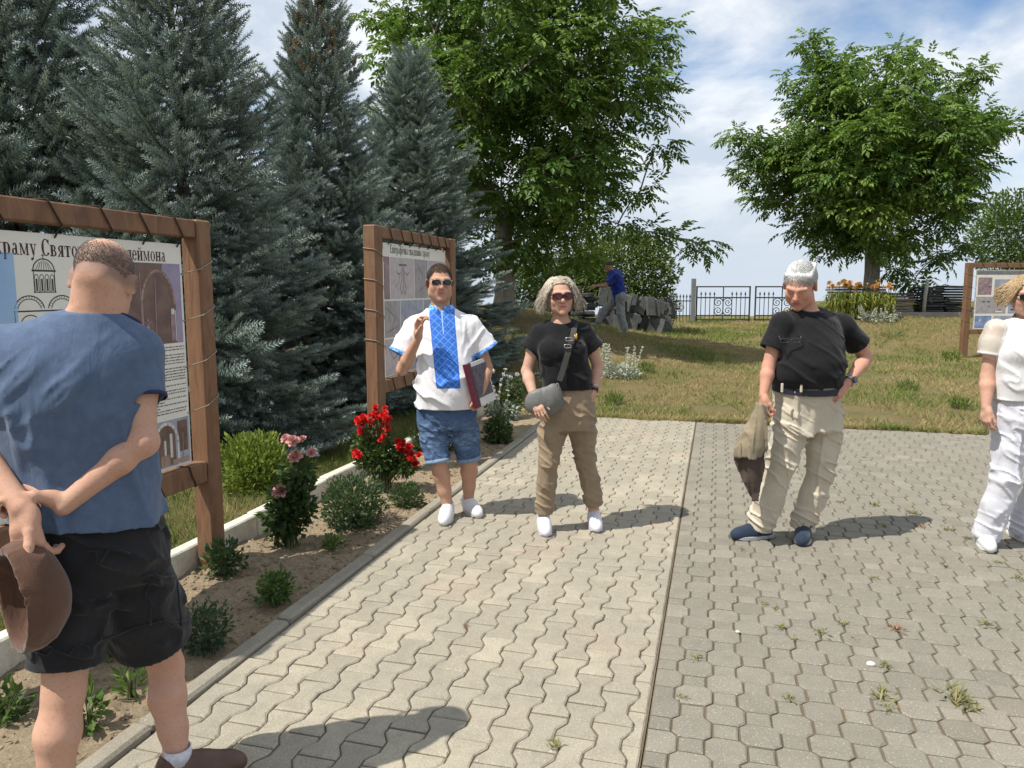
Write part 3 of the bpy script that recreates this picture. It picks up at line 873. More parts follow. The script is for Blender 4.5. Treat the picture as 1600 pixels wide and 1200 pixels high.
# serif letters drawn from stems, bars and bowls; x-height .66, cap height 1
def bowl(cx, cy, rx, ry, a0=0, a1=360, tk=.20, tn=.06, n=18):
    an = np.radians(np.linspace(a0, a1, n)); w = tn + (tk - tn) * np.abs(np.cos(an)) ** 1.3
    o = np.c_[cx + rx * np.cos(an), cy + ry * np.sin(an)]; i = np.c_[cx + (rx - w) * np.cos(an), cy + (ry - np.minimum(w, ry * .5) * .8) * np.sin(an)]
    return [np.array([o[j], o[j + 1], i[j + 1], i[j]]) for j in range(n - 1)]
def rc(x0, y0, x1, y1): return [np.array([(x0, y0), (x1, y0), (x1, y1), (x0, y1)])]
def ln_(x0, y0, x1, y1, w):
    return [np.array([(x0 - w / 2, y0), (x0 + w / 2, y0), (x1 + w / 2, y1), (x1 - w / 2, y1)])]
def stem(x, y0, y1, w=.19, sf=True):
    q = rc(x - w / 2, y0, x + w / 2, y1)
    if sf: q += rc(x - w * .5 - .08, y0, x + w * .5 + .08, y0 + .045) + rc(x - w * .5 - .08, y1 - .045, x + w * .5 + .08, y1)
    return q
X = .66
GL = {
 'х': (.62, lambda: ln_(.5, 0, .14, X, .15) + ln_(.12, 0, .48, X, .055) + rc(.0, 0, .25, .045) + rc(.36, 0, .64, .045) + rc(0, X - .045, .27, X) + rc(.36, X - .045, .6, X)),
 'р': (.66, lambda: stem(.16, -.28, X) + bowl(.32, .33, .3, .34, -110, 110)),
 'а': (.58, lambda: rc(.32, .06, .46, .5) + bowl(.28, .46, .18, .2, 0, 165, .13) + bowl(.24, .18, .21, .19, 0, 360, .14) + rc(.42, 0, .58, .06)),
 'м': (.86, lambda: stem(.13, 0, X, .06) + ln_(.17, X, .42, .04, .13) + ln_(.42, .04, .68, X, .05) + stem(.70, 0, X, .14)),
 'у': (.60, lambda: ln_(.32, .04, .13, X, .15) + ln_(.24, -.24, .5, X, .055) + rc(0, X - .045, .28, X) + rc(.38, X - .045, .62, X) + bowl(.16, -.2, .1, .08)),
 'С': (.78, lambda: bowl(.42, .5, .38, .5, 42, 318, .2) + rc(.66, .68, .72, .97) + rc(.66, .06, .70, .2)),
 'в': (.60, lambda: stem(.14, 0, X) + bowl(.26, .49, .24, .17, -90, 90, .14) + bowl(.28, .18, .28, .18, -90, 90, .15)),
 'я': (.62, lambda: stem(.46, 0, X) + bowl(.34, .47, .26, .19, 90, 270, .15) + ln_(.1, 0, .34, .3, .11) + rc(.0, 0, .2, .045)),
 'т': (.62, lambda: stem(.31, 0, X) + rc(.02, X - .06, .6, X) + rc(.02, X - .2, .07, X) + rc(.55, X - .2, .6, X)),
 'о': (.62, lambda: bowl(.31, .33, .29, .35, 0, 360, .17, .05, 22)),
 'г': (.52, lambda: stem(.15, 0, X) + rc(.1, X - .06, .5, X) + rc(.45, X - .22, .5, X)),
 'П': (.86, lambda: stem(.18, 0, 1, .17) + stem(.68, 0, 1, .17) + rc(.1, .93, .76, 1)),
 'п': (.68, lambda: stem(.15, 0, X) + stem(.53, 0, X) + rc(.1, X - .06, .6, X)),
 'н': (.68, lambda: stem(.15, 0, X) + stem(.53, 0, X) + rc(.2, .30, .5, .37)),
 'е': (.56, lambda: bowl(.30, .33, .27, .35, 5, 330, .16) + rc(.12, .33, .55, .39)),
 'л': (.66, lambda: stem(.52, 0, X) + ln_(.13, .03, .26, X, .055) + rc(.2, X - .05, .58, X) + bowl(.09, .07, .09, .07)),
 'й': (.68, lambda: stem(.15, 0, X) + stem(.53, 0, X) + ln_(.2, .12, .5, .54, .06) + bowl(.34, .9, .17, .16, 190, 350, .07, .07, 8)),
 'и': (.68, lambda: stem(.15, 0, X) + stem(.53, 0, X) + ln_(.2, .12, .5, .54, .06)),
 'Е': (.72, lambda: stem(.18, 0, 1, .17) + rc(.1, .93, .64, 1) + rc(.1, 0, .66, .07) + rc(.2, .47, .5, .54) + rc(.6, .75, .65, 1) + rc(.62, 0, .67, .25)),
 'і': (.34, lambda: stem(.16, 0, X) + bowl(.16, .87, .09, .09)),
 'ф': (.86, lambda: stem(.42, -.28, .95) + bowl(.22, .33, .22, .33, 0, 360, .13) + bowl(.62, .33, .22, .33, 0, 360, .13)),
 'ч': (.64, lambda: stem(.5, 0, X) + rc(.06, .4, .2, X) + rc(.12, .3, .46, .37)),
 'с': (.54, lambda: bowl(.3, .33, .27, .35, 45, 315, .16) + bowl(.46, .52, .08, .08)),
 'д': (.68, lambda: rc(.45, 0, .6, X) + ln_(.16, .05, .28, X, .055) + rc(.2, X - .05, .6, X) + rc(.02, 0, .68, .06) + rc(.02, -.15, .07, .05) + rc(.63, -.15, .68, .05)),
 'щ': (.96, lambda: stem(.13, 0, X, .13) + stem(.44, 0, X, .13) + stem(.75, 0, X, .13) + rc(.1, 0, .92, .05) + rc(.87, -.15, .92, .05)),
}
def text_polys(txt, x, z, cap, kx=1.0, gap=.06, each=None):
    out = []
    for ch in txt:
        if ch == ' ': x += .36 * cap * kx; continue
        w, fn = GL[ch]
        g = [np.c_[q[:, 0] * cap * kx + x, q[:, 1] * cap + z] for q in fn()]; out += g
        if each: each(g)
        x += (w + gap) * cap * kx
    return out, x

class Board:
    def __init__(s, name, origin, wdir, ndir, label):
        s.o = np.array(origin, float); s.w = np.array(wdir, float); s.n = np.array(ndir, float)
        s.e = empty(name, s.o, 0, label, 'information board')
        s.rot = np.array([s.w, s.n, (0, 0, 1)]).T
    def M(s, V): return np.asarray(V) @ np.array([s.w, s.n, (0, 0, 1.0)])
    def box(s, name, w0, w1, n0, n1, z0, z1, mat, parent=None, b=.006):
        mb = MB().bbox((0, 0, 0), (w1 - w0, n1 - n0, z1 - z0), b)
        mb.v = [s.M(v + np.array(((w0 + w1) / 2, (n0 + n1) / 2, (z0 + z1) / 2))) for v in mb.v]
        return mb.build(name, mat, parent or s.e)
    def polys(s, name, polys, depth, mat, parent):
        mb = MB()
        if name == 'photo_detail' and 1 < len(polys) <= 5:
            for q in polys[1:]: s.polys(name, [q], depth, mat, parent)
            polys = polys[:1]
        for q in polys:
            q = np.asarray(q); n = len(q)
            mb.add(s.M(np.c_[q[:, 0], np.full(n, depth), q[:, 1]]), np.arange(n)[None])
        return tag(mb.build(name, mat, parent), kind='stuff' if len(polys) > 5 and name != 'letter' else None)
    def tube(s, pts, r, mat, name='rope', k=5):
        mb = MB(); mb.tube(s.M(np.array(pts)), r, k); return mb.build(name, mat, s.e, True)
def rect(w0, z0, w1, z1): return np.array([(w0, z0), (w1, z0), (w1, z1), (w0, z1)])
def stroke(pts, w):
    pts = np.array(pts, float); out = []
    for a, b in zip(pts[:-1], pts[1:]):
        d = b - a; L = np.linalg.norm(d) + 1e-9; d /= L; nrm = np.array((-d[1], d[0])) * w / 2; e = d * w * .3
        out.append(np.array([a - e - nrm, b + e - nrm, b + e + nrm, a - e + nrm]))
    return out
def arc(cx, cz, rx, rz, a0, a1, n=14):
    a = np.radians(np.linspace(a0, a1, n)); return np.c_[cx + rx * np.cos(a), cz + rz * np.sin(a)]
def frame(B, W, top, beam, post, zb, hb, bx0, bx1, bz0, bz1, rope_w, post_d=.115, rope_side=True, rev=False):
    """posts at w=0 and w=W, beam at the top, rail below the banner"""
    h = post_d / 2
    B.box('post', 0, post, -h, h, -.25, top, M_wood, b=.010); B.box('post', W - post, W, -h, h, -.25, top, M_wood, b=.010)
    B.box('top_rail', post + .001, W - post - .001, -h + .014, h - .014, top - beam, top - .004, M_wood)
    B.box('bottom_rail', post + .001, W - post - .001, -h + .014, h - .014, zb, zb + hb, M_wood)
    # banner: a thin sheet, a little slack
    n = 22; mm = 12
    U, V = np.meshgrid(np.linspace(bx0, bx1, n), np.linspace(bz0, bz1, mm), indexing='ij')
    ban = B.box('banner', bx0, bx1, -.0025, .0025, bz0, bz1, M_banner, b=.001)
    for w in rope_w:                                    # cords over the top rail down to the eyelets
        B.tube([(w - .035, -h + .01, top - .02), (w - .035, -h + .014, top + .002), (w - .03, 0, top + .003), (w - .02, h - .012, top + .002), (w - .012, h - .007, top - .012), (w + .048, h - .007, top - beam - .004), (w + .05, h - .022, top - beam - .008), (w + .05, .006, bz1 - .012), (w + .05, -.006, bz1 - .022)], .0042, M_rope_d)
        B.tube([(w - .02, -h + .008, zb + hb - .01), (w - .01, 0, zb + hb + .004), (w, h - .008, zb + hb), (w + .02, h - .007, zb + hb * .5), (w + .05, h - .007, zb + .004), (w + .05, h - .02, zb - .004)], .0042, M_rope_d)
    if rope_side:
        for sgn, x0, x1, edge in ((1, W - post, W, bx1), (-1, post, 0, bx0)):
            k = 0
            z = bz1 - .16
            while z > bz0 + .03:
                B.tube([(edge - .012 * sgn, .004, z), (edge + .01 * sgn, .01, z + .005), (x0 + .004 * sgn, h + .004, z + .03), (x1 - .01 * sgn, h + .005, z + .075), (x1 + .005 * sgn, h - .01, z + .085), (x1 + .005 * sgn, -h, z + .10)], .0038, M_rope_l)
                z -= .255
    return ban

# --- the church board
B1 = Board('information_board', ST(1.95, -2.83, 0), PD, PN, 'large timber board with the church drawing and a maroon title, laced with cord')
W1 = 1.87
o1 = lambda s: s - 1.95
ban1 = frame(B1, W1, 1.985, .10, .115, .51, .12, o1(2.10), o1(3.625), .64, 1.845, [o1(x) for x in (2.2, 2.46, 2.75, 3.04, 3.29, 3.545)])
D0, D1_, D2 = .0035, .0043, .0051
ps, xe = text_polys('храму Святого Пантелеймона', 0, 0, .058, 1.0)
k_ = (o1(3.505) - o1(2.50)) / xe
text_polys('храму Святого Пантелеймона', o1(2.50), 1.748, .074, k_ * .058 / .074, .06, lambda g: B1.polys('letter', g, D0, INK['maroon'], ban1))
blue = B1.polys('photo_print', [rect(o1(2.14), 1.05, o1(2.585), 1.755)], D0, INK['sky'], ban1)
# line drawing of the church
ch = []
cx = o1(2.73); L = .0032
ch += stroke([(cx, 1.735), (cx, 1.757)], .003) + stroke([(cx - .007, 1.750), (cx + .007, 1.750)], .003)
ch += stroke(arc(cx, 1.685, .055, .05, 0, 180), .005) + stroke([(cx - .060, 1.684), (cx + .060, 1.684)], .007)
for q in (-.75, -.5, -.25, 0, .25, .5, .75): ch += stroke([(cx + q * .055, 1.688), (cx + q * .030, 1.729 - abs(q) * .012)], .0022)
ch += stroke([(cx - .054, 1.68), (cx - .054, 1.592)], L) + stroke([(cx + .054, 1.68), (cx + .054, 1.592)], L)
for q in (-.041, -.0137, .0137, .041):
    ch += stroke(np.r_[[(cx + q - .010, 1.594)], arc(cx + q, 1.655, .010, .013, 180, 0, 7), [(cx + q + .010, 1.594)]], .0028)
    ch.append(rect(cx + q - .004, 1.597, cx + q + .004, 1.65))
ch += stroke([(cx - .058, 1.592), (cx + .058, 1.592)], .004)
for q, r in ((-.085, .075), (.085, .075)):
    ch += stroke(arc(cx + q, 1.515, r, .062, 8, 172), .0045) + stroke(arc(cx + q, 1.515, r * .78, .048, 8, 172), .003)
    for a in np.linspace(20, 160, 13): ch += stroke([arc(cx + q, 1.515, r * .8, .049, a, a, 1)[0], arc(cx + q, 1.515, r, .06, a, a, 1)[0]], .0018)
ch += stroke([(cx - .165, 1.512), (cx + .165, 1.512)], .006) + stroke([(cx - .16, 1.512), (cx - .16, 1.05)], L) + stroke([(cx + .16, 1.512), (cx + .16, 1.05)], L)
for q in (-.085, .085): ch += stroke(arc(cx + q, 1.45, .05, .045, 0, 180), .004) + stroke([(cx + q - .05, 1.45), (cx + q - .05, 1.06)], .003) + stroke([(cx + q + .05, 1.45), (cx + q + .05, 1.06)], .003) + [rect(cx + q - .015, 1.18, cx + q + .015, 1.40)]
ch += stroke([(cx - .2, 1.05), (cx + .2, 1.05)], .005)
B1.polys('church_drawing', ch, D0, INK['black'], ban1)
# photo of the arches inside
ph = B1.polys('photo_print', [rect(o1(3.06), 1.316, o1(3.607), 1.738)], D0, INK['brown'], ban1)
B1.polys('photo_detail', [np.r_[[(o1(3.607), 1.738), (o1(3.47), 1.738)], arc(o1(3.42), 1.48, .14, .235, 72, 0, 10), [(o1(3.56), 1.316), (o1(3.607), 1.316)]][::-1]], D1_, INK['lilac'], ban1)
B1.polys('photo_detail', stroke(np.r_[arc(o1(3.43), 1.50, .125, .20, 8, 168, 16), [(o1(3.308), 1.32)]], .014), D1_, INK['tan'], ban1)
B1.polys('photo_detail', [rect(o1(3.515), 1.33, o1(3.553), 1.49), rect(o1(3.335), 1.36, o1(3.35), 1.45), rect(o1(3.31), 1.43, o1(3.375), 1.436)] + stroke([(o1(3.30), 1.32), (o1(3.30), 1.70)], .006) + stroke([(o1(3.40), 1.32), (o1(3.41), 1.66)], .006), D2, INK['rose'], ban1)
B1.polys('photo_detail', [rect(o1(3.336), 1.375, o1(3.347), 1.41), rect(o1(3.52), 1.47, o1(3.545), 1.50), rect(o1(3.55), 1.325, o1(3.556), 1.49)], D2 + .0006, INK['white'], ban1)
rs = np.random.RandomState(4); tx = []
z = 1.292
while z > .925:
    x = o1(3.10) + rs.uniform(0, .01)
    if rs.rand() < .12: z -= .012
    end = o1(3.61) - (rs.uniform(0, .3) if rs.rand() < .15 else 0)
    while x < end:
        w = rs.uniform(.008, .034); tx.append(rect(x, z, min(x + w, end), z + rs.uniform(.0052, .0068))); x += w + .006
    z -= .0152
B1.polys('text_print', tx, D0, INK['text'], ban1)
p2 = B1.polys('photo_print', [rect(o1(3.10), .652, o1(3.615), .905)], D0, INK['slate'], ban1)
B1.polys('photo_detail', [np.r_[[(o1(3.36), .66), (o1(3.36), .80)], arc(o1(3.43), .80, .07, .09, 180, 0, 10), [(o1(3.50), .66)]], rect(o1(3.52), .72, o1(3.60), .89)], D1_, INK['brown'], ban1)
B1.polys('photo_detail', stroke(np.r_[[(o1(3.34), .66)], arc(o1(3.43), .78, .09, .11, 180, 0, 10), [(o1(3.52), .66)]], .018) + [rect(o1(3.455), .70, o1(3.475), .83), rect(o1(3.41), .68, o1(3.425), .80)], D2, INK['white'], ban1)
B1.polys('photo_detail', [rect(o1(3.38), .66, o1(3.45), .72), rect(o1(3.47), .66, o1(3.60), .685)] + stroke([(o1(3.40), .66), (o1(3.405), .78)], .006) + stroke([(o1(3.555), .68), (o1(3.56), .82)], .005), D2 + .0006, INK['tan'], ban1)

# --- the inscriptions board
B2 = Board('information_board', ST(5.99, -2.83, .02), PD, PN, 'timber board of grey carved-stone photos standing behind the red roses')
ban2 = frame(B2, 2.05, 2.115, .10, .15, .675, .11, .27, 1.86, .80, 1.985, [.33, .58, .82, 1.06, 1.29, 1.52, 1.74])
ps, xe = text_polys('Епіграфічна спадщина храму', 0, 0, .075, 1.0)
text_polys('Епіграфічна спадщина храму', .42, 1.90, .075, .98 / xe, .06, lambda g: B2.polys('letter', g, D0, INK['black'], ban2))
def pic(B, ban, r, m): return B.polys('photo_print', [rect(*r)], D0, INK[m], ban)
for r, m in (((.275, 1.49, .40, 1.865), 'rose'), ((.415, 1.49, .97, 1.865), 'stone'), ((.985, 1.49, 1.33, 1.865), 'grey'), ((1.345, 1.49, 1.85, 1.865), 'stone'), ((.275, 1.15, .62, 1.475), 'grey'), ((.635, 1.15, 1.2, 1.475), 'slate'), ((1.215, 1.15, 1.85, 1.475), 'grey'),
             ((.275, .81, .60, 1.135), 'stone'), ((.615, .81, 1.25, 1.135), 'grey'), ((1.265, .81, 1.85, 1.135), 'stone')): pic(B2, ban2, r, m)
sy = stroke([(.62, 1.80), (.78, 1.80)], .018) + stroke([(.68, 1.78), (.665, 1.66), (.63, 1.58), (.67, 1.53), (.70, 1.60), (.705, 1.78)], .008) + stroke([(.72, 1.78), (.735, 1.66), (.77, 1.58), (.74, 1.53), (.71, 1.58)], .008) + stroke([(.55, 1.74), (.60, 1.71), (.64, 1.73)], .010) + stroke([(.76, 1.73), (.80, 1.71), (.84, 1.74)], .010) + stroke([(.62, 1.70), (.58, 1.63), (.54, 1.60)], .006)
sy += stroke([(1.05, 1.83), (1.2, 1.7), (1.15, 1.58)], .007) + stroke([(1.1, 1.56), (1.28, 1.62)], .006) + stroke([(.3, 1.42), (.5, 1.33), (.42, 1.2)], .007) + stroke([(.34, 1.2), (.55, 1.24)], .006) + stroke([(.33, 1.07), (.45, .95), (.54, .98)], .007)
B2.polys('carved_mark', sy, D1_, INK['brown'], ban2)

# --- the far photo board on the lawn
c3 = P(1500, 552, 17.0); x3 = c3[0]; d3 = np.array((math.cos(R(4)), math.sin(R(4)), 0)); n3 = np.array((d3[1], -d3[0], 0))
B3 = Board('information_board', (x3, 17.0, float(TZ(x3, 17.0))), d3, n3, 'timber board of black-and-white village photos on the far lawn')
ban3 = frame(B3, 2.3, 2.08, .11, .14, .52, .10, .24, 2.06, .63, 1.93, [.34, .62, .9, 1.2, 1.5, 1.78], .12)
for r, m in (((.26, 1.82, 2.04, 1.90), 'grey'), ((.30, 1.38, .62, 1.76), 'rose'), ((.68, 1.40, 1.12, 1.72), 'slate'), ((1.18, 1.40, 1.6, 1.78), 'grey'), ((1.66, 1.40, 2.02, 1.76), 'slate'), ((.28, .97, .98, 1.34), 'grey'), ((1.03, .97, 1.5, 1.34), 'slate'), ((1.55, .97, 2.02, 1.34), 'stone'), ((.28, .65, .66, .92), 'navy'), ((.71, .65, 1.25, .92), 'slate'), ((1.3, .65, 2.02, .92), 'navy')): pic(B3, ban3, r, m)
rs = np.random.RandomState(9); dk = []
for a in range(26):
    x, z = rs.uniform(.3, 1.95), rs.choice((.70, 1.04, 1.12, 1.22, 1.45, 1.55, 1.62)); dk.append(rect(x, z, x + rs.uniform(.03, .09), z + rs.uniform(.01, .03)))
B3.polys('photo_detail', dk, D1_, INK['black'], ban3)
B3.polys('photo_detail', [rect(.80, 1.50, .92, 1.55), rect(.74, 1.0, .9, 1.03), rect(1.25, 1.5, 1.4, 1.56), rect(.38, .80, .42, .84)], D1_ + .0005, INK['white'], ban3)
# ================================================================ PLANTS
M_stem = simple('green_stem', (.10, .13, .045), (.07, .08, .03), 30, .7); M_stick = simple('brown_stem', (.11, .075, .05), None, 30, .85)
def petal_mat(name, c1, c2, tr=.25):
    k = N(name); v = k.coord('Object'); c = k.mix(k.ramp(k.noise(v, 60, 3), .35, .65), c1, c2); c = k.mix(k.math('MULTIPLY', k.rnd(), .35), c, c2)
    return k.done(c, .55, None, .3, trans=(tr, c))
def blossom(seed, r=1.0, rings=((7, .9, .15), (6, .72, .75), (5, .48, 1.1), (4, .25, 1.35)), ruf=.15):
    """rose: rings of cupped petals opening upwards (+z)"""
    rs = np.random.RandomState(seed); mb = MB()
    for n, R0, up in rings:
        a0 = rs.uniform(0, 6.28)
        for i in range(n):
            a = a0 + i * 2 * math.pi / n + rs.normal(0, .1); o = np.array((math.cos(a), math.sin(a), 0)); s = np.array((-o[1], o[0], 0)); w = 1.15 * R0 * math.pi / n * 1.3
            rows = []
            for f, wf in ((.12, .35), (.6, 1.0), (1.0, .75)):
                c = o * R0 * (f * math.cos(up * .55) + .02) + np.array((0, 0, (.55 * f ** 1.3 * math.sin(up) + .16 * (f - .5) * (1 if up > .5 else -1)))) * .9
                for q in (-1, 0, 1): rows.append((c + s * q * w * wf / 2 + o * (-.10 * abs(q)) * f + np.array((0, 0, .14 * abs(q) * f)) + rs.normal(0, ruf * .25, 3) * f * .35) * r)
            F = [(0, 1, 4, 3), (1, 2, 5, 4), (3, 4, 7, 6), (4, 5, 8, 7)]
            mb.add(rows, F)
    return mb.mesh('blossom', True)
BL = [blossom(i) for i in range(5)]
def rose_bush(label, base, foliage, leaves_n, flowers, mat, rr, seed, lo=(.035, .065, .018), hi=(.085, .13, .035), stems=7, L=.045):
    rs = np.random.RandomState(seed); base = np.asarray(base, float)
    e = empty('rose_bush', base, 0, label, 'rose bush')
    mb = MB(); fl = [np.asarray(f[:3]) - base for f in flowers]
    for f in fl:
        b = np.array((rs.normal(0, .03), rs.normal(0, .03), -.04)); mb.tube(bez(b, np.array((f[0] * .3, f[1] * .3, f[2] * .65)), f, 7), np.linspace(.0055, .0022, 7), 5, False)
    mb.build('stems', M_stem, e, True)
    pts = []
    def shape(r2, n):
        out = []
        for (c, r) in foliage:
            k = int(n * r[0] * r[1] * r[2] / sum(q[1][0] * q[1][1] * q[1][2] for q in foliage)) + 1
            d = r2.normal(0, 1, (k, 3)); d /= np.linalg.norm(d, axis=1)[:, None]; out.append((np.asarray(c) - base + d * np.asarray(r) * (r2.rand(k, 1) ** .45) * (1 + .2 * vnoise(d[:, :1] * 3, d[:, 1:2] * 3, d[:, 2:] * 3)), d))
        p = np.concatenate([o[0] for o in out]); d = np.concatenate([o[1] for o in out]); i = np.random.RandomState(1).permutation(len(p))[:n]
        if len(i) < n: i = np.r_[i, i[:n - len(i)]]
        p = p[i]; p[:, 2] = np.maximum(p[:, 2], .01); return p, d[i]
    link('foliage', bush_mesh(seed, leaves_n, shape, L, L * .62, lo, hi, .05), M_leaf, e)
    for f, src in zip(fl, flowers):
        s = rr * (src[3] if len(src) > 3 else rs.uniform(.75, 1.2)); o = link('blossom', BL[rs.randint(5)], None, e, f)
        if not o.data.materials: o.data.materials.append(mat)
        o.material_slots[0].link = 'OBJECT'; o.material_slots[0].material = mat
        o.scale = (s,) * 3; d = np.array((rs.normal(0, .5), -.55 + rs.normal(0, .3), .8)); o.rotation_euler = Vector(d).to_track_quat('Z', 'Y').to_euler()
    return e
M_red = petal_mat('red_petal', (.72, .030, .022), (.52, .012, .014)); M_pink = petal_mat('pale_pink_petal', (.62, .36, .34), (.58, .27, .24)); M_wrose = petal_mat('cream_white_petal', (.70, .68, .58), (.62, .58, .48))
rs = np.random.RandomState(40)
b = G(598, 768); fr = []
for (u, v, su, sv, n) in ((590, 648, 14, 9, 17), (566, 655, 7, 8, 7), (605, 662, 7, 12, 9), (562, 672, 5, 7, 5), (598, 682, 7, 6, 5), (554, 707, 6, 7, 6), (630, 700, 8, 6, 5), (643, 719, 8, 8, 9), (626, 693, 5, 4, 3)):
    for i in range(n): fr.append((*P(u + rs.normal(0, su * .6), v + rs.normal(0, sv * .6), b[1] - .05 + rs.normal(0, .05)), rs.uniform(.7, 1.15)))
YR = b[1]
rose_bush('rose bush covered in clusters of small bright red roses', b, [(P(592, 715, YR), (.19, .15, .13)), (P(590, 680, YR), (.10, .09, .10)), (P(625, 725, YR), (.14, .12, .10)), (P(568, 700, YR), (.09, .08, .10))], 1900, fr, M_red, .040, 41)
b = G(455, 850); YK = b[1]
rose_bush('dark-leaved rose bush with a few large pale pink blooms', b, [(P(455, 790, YK), (.13, .12, .20)), (P(468, 740, YK), (.09, .09, .12)), (P(440, 810, YK), (.10, .1, .14))], 1150,
    [(*P(458, 690, YK), 1.0), (*P(462, 714, YK - .04), 1.1), (*P(487, 708, YK), .8), (*P(438, 768, YK - .08), 1.15), (*P(447, 686, YK + .03), .8), (*P(473, 686, YK + .02), .6), (*P(425, 772, YK), .5)], M_pink, .052, 42, (.022, .045, .015), (.06, .10, .03), L=.06)
b = G(800, 652); YW = b[1]
rose_bush('rose bush with cream white blooms beside the spruce branches', b, [(P(795, 630, YW), (.20, .16, .12)), (P(805, 605, YW), (.12, .1, .12)), (P(775, 640, YW), (.14, .12, .08))], 1200,
    [(*P(803, 604, YW), 1.1), (*P(806, 614, YW - .03), .9), (*P(773, 637, YW), .9), (*P(785, 643, YW), .8), (*P(797, 590, YW), .8), (*P(768, 580, YW), .9), (*P(815, 632, YW), .7), (*P(808, 585, YW), .6), (*P(779, 630, YW), .7)], M_wrose, .055, 43, (.04, .07, .02), (.11, .15, .045), L=.05)
def plant(name, label, u, v, rx, rz, n, L, lo, hi, seed, up=.5, group=None, z=0.0, w=.5, cat='plant', at=None, ry=None):
    b = G(u, v, z) if at is None else np.asarray(at, float); e = empty(name, b, 0, label, cat, group)
    link('foliage', bush_mesh(seed, n, ball(rx, ry or rx, rz, rz * .62, .35, .42, 3.2), L, L * w, lo, hi, up), M_leaf, e)
    rs = np.random.RandomState(seed); mb = MB()
    for i in range(9):
        a = rs.uniform(0, 6.28); q = rs.uniform(.3, .9); mb.tube(bez((.02 * math.cos(a), .02 * math.sin(a), -.03), (0, 0, rz * .5), (rx * q * math.cos(a), rx * q * math.sin(a), rz * rs.uniform(.9, 1.4)), 5), np.linspace(.004, .0015, 5), 4, False)
    link('stems', mb.mesh('stems', True), M_stem, e)
    return e
DK, MD = (.030, .055, .022), (.085, .125, .050)
plant('shrub', 'bright yellow-green clipped shrub behind the whitewashed kerb', 398, 762, .30, .28, 3600, .050, (.095, .14, .022), (.27, .32, .055), 51, 1.0, None, 0, .5, 'shrub')
plant('garden_plant', 'largest mound of small dark leaves in the flower bed, below the red roses', 553, 820, .225, .215, 3000, .034, (.032, .058, .026), (.090, .135, .06), 52)
plant('garden_plant', 'low rounded green cushion between the leafy mound and the kerb', 636, 790, .125, .105, 1300, .028, (.035, .06, .025), (.10, .14, .055), 53)
plant('garden_plant', 'small dark seedling clump at the foot of the church board post', 350, 893, .10, .105, 420, .045, DK, MD, 54)
plant('garden_plant', 'small bright green seedling in the shaded soil near the paved path', 431, 938, .085, .085, 330, .042, (.04, .085, .02), (.10, .17, .04), 55)
plant('garden_plant', 'round blue-green clump beside the legs under the black cargo shorts', 322, 1012, .105, .125, 900, .028, (.030, .055, .030), (.075, .115, .065), 56)
plant('garden_plant', 'dark green clump near the end of the bed by the white roses', 778, 690, .15, .17, 900, .05, DK, (.075, .115, .035), 57)
plant('garden_plant', 'trailing weak seedling behind the pink rose bush', 520, 855, .06, .04, 90, .045, (.05, .09, .02), (.11, .16, .04), 58)
plant('garden_plant', 'leafy weed showing between the bare legs under black cargo shorts', 170, 1018, .09, .07, 120, .06, (.05, .10, .02), (.13, .19, .05), 59)
plant('garden_plant', 'thin-leaved weed sprouting beyond the bare calf', 206, 1082, .05, .07, 60, .07, (.05, .10, .02), (.14, .20, .05), 60, 1.0, None, 0, .22)
plant('garden_plant', 'weed leaning against the bare calf below black cargo shorts', 138, 1135, .05, .09, 90, .055, (.05, .10, .02), (.13, .19, .05), 61)
plant('garden_plant', 'dark weed at the cut edge of the flower bed', 8, 1125, .07, .08, 130, .05, (.04, .08, .02), (.10, .15, .04), 62)
plant('garden_plant', 'tuft of green leaves at the foot of the board of carved-stone photos', 700, 700, .12, .10, 350, .05, DK, MD, 63)
plant('garden_plant', 'sparse green growth beside the red rose bush', 655, 700, .12, .12, 420, .045, (.05, .08, .02), (.14, .18, .05), 64)
# silver lamb's-ear with flower spikes
M_silver = leaf_mat('silver_leaf', .15, .8, .1)
def silver(label, at, rx, n_sp, hs, seed):
    rs = np.random.RandomState(seed); e = empty('silver_plant', at, 0, label, 'plant'); me = bush_mesh(seed, 700, ball(rx, rx * .6, .13, .07, .3, .5), .075, .028, (.30, .34, .26), (.50, .53, .44), .3)
    link('foliage', me, M_silver, e)
    for i in range(n_sp):
        x, y, h = rs.uniform(-rx, rx), rs.uniform(-.4, .4) * rx, hs * rs.uniform(.6, 1.1); tip = np.array((x + rs.normal(0, .05), y, h)); pt = bez((x * .8, y, 0), (x, y, h * .6), tip, 9)
        mb = MB(); mb.tube(pt, np.linspace(.006, .003, 9), 4, False); C = []
        for q in pt[3:]:
            for k in range(5): mb.ico(q + rs.normal(0, .009, 3), rs.uniform(.007, .014))
        me = mb.mesh('flower_spike', False); set_attr(me, 'Col', np.array((.52, .53, .44)) * rs.uniform(.7, 1.1, (len(me.vertices), 1)), 'FLOAT_COLOR'); link('flower_spike', me, M_silver, e)
p = P(968, 578, 12.6); p[2] = float(TZ(p[0], p[1])); silver('silver-white plant with woolly flower spikes on the lawn behind the person with the grey bag', p, .34, 17, .52, 71)
p = P(1372, 496, 19.6); p[2] = float(TZ(p[0], p[1])); silver('silvery plant at the foot of the orange lilies', p, .55, 16, .38, 72)
p = P(800, 600, 8.9); p[2] = float(TZ(p[0], p[1])); silver('tall pale flower spikes rising behind the white roses', p + np.array((-.1, .5, 0)), .18, 5, .62, 73)
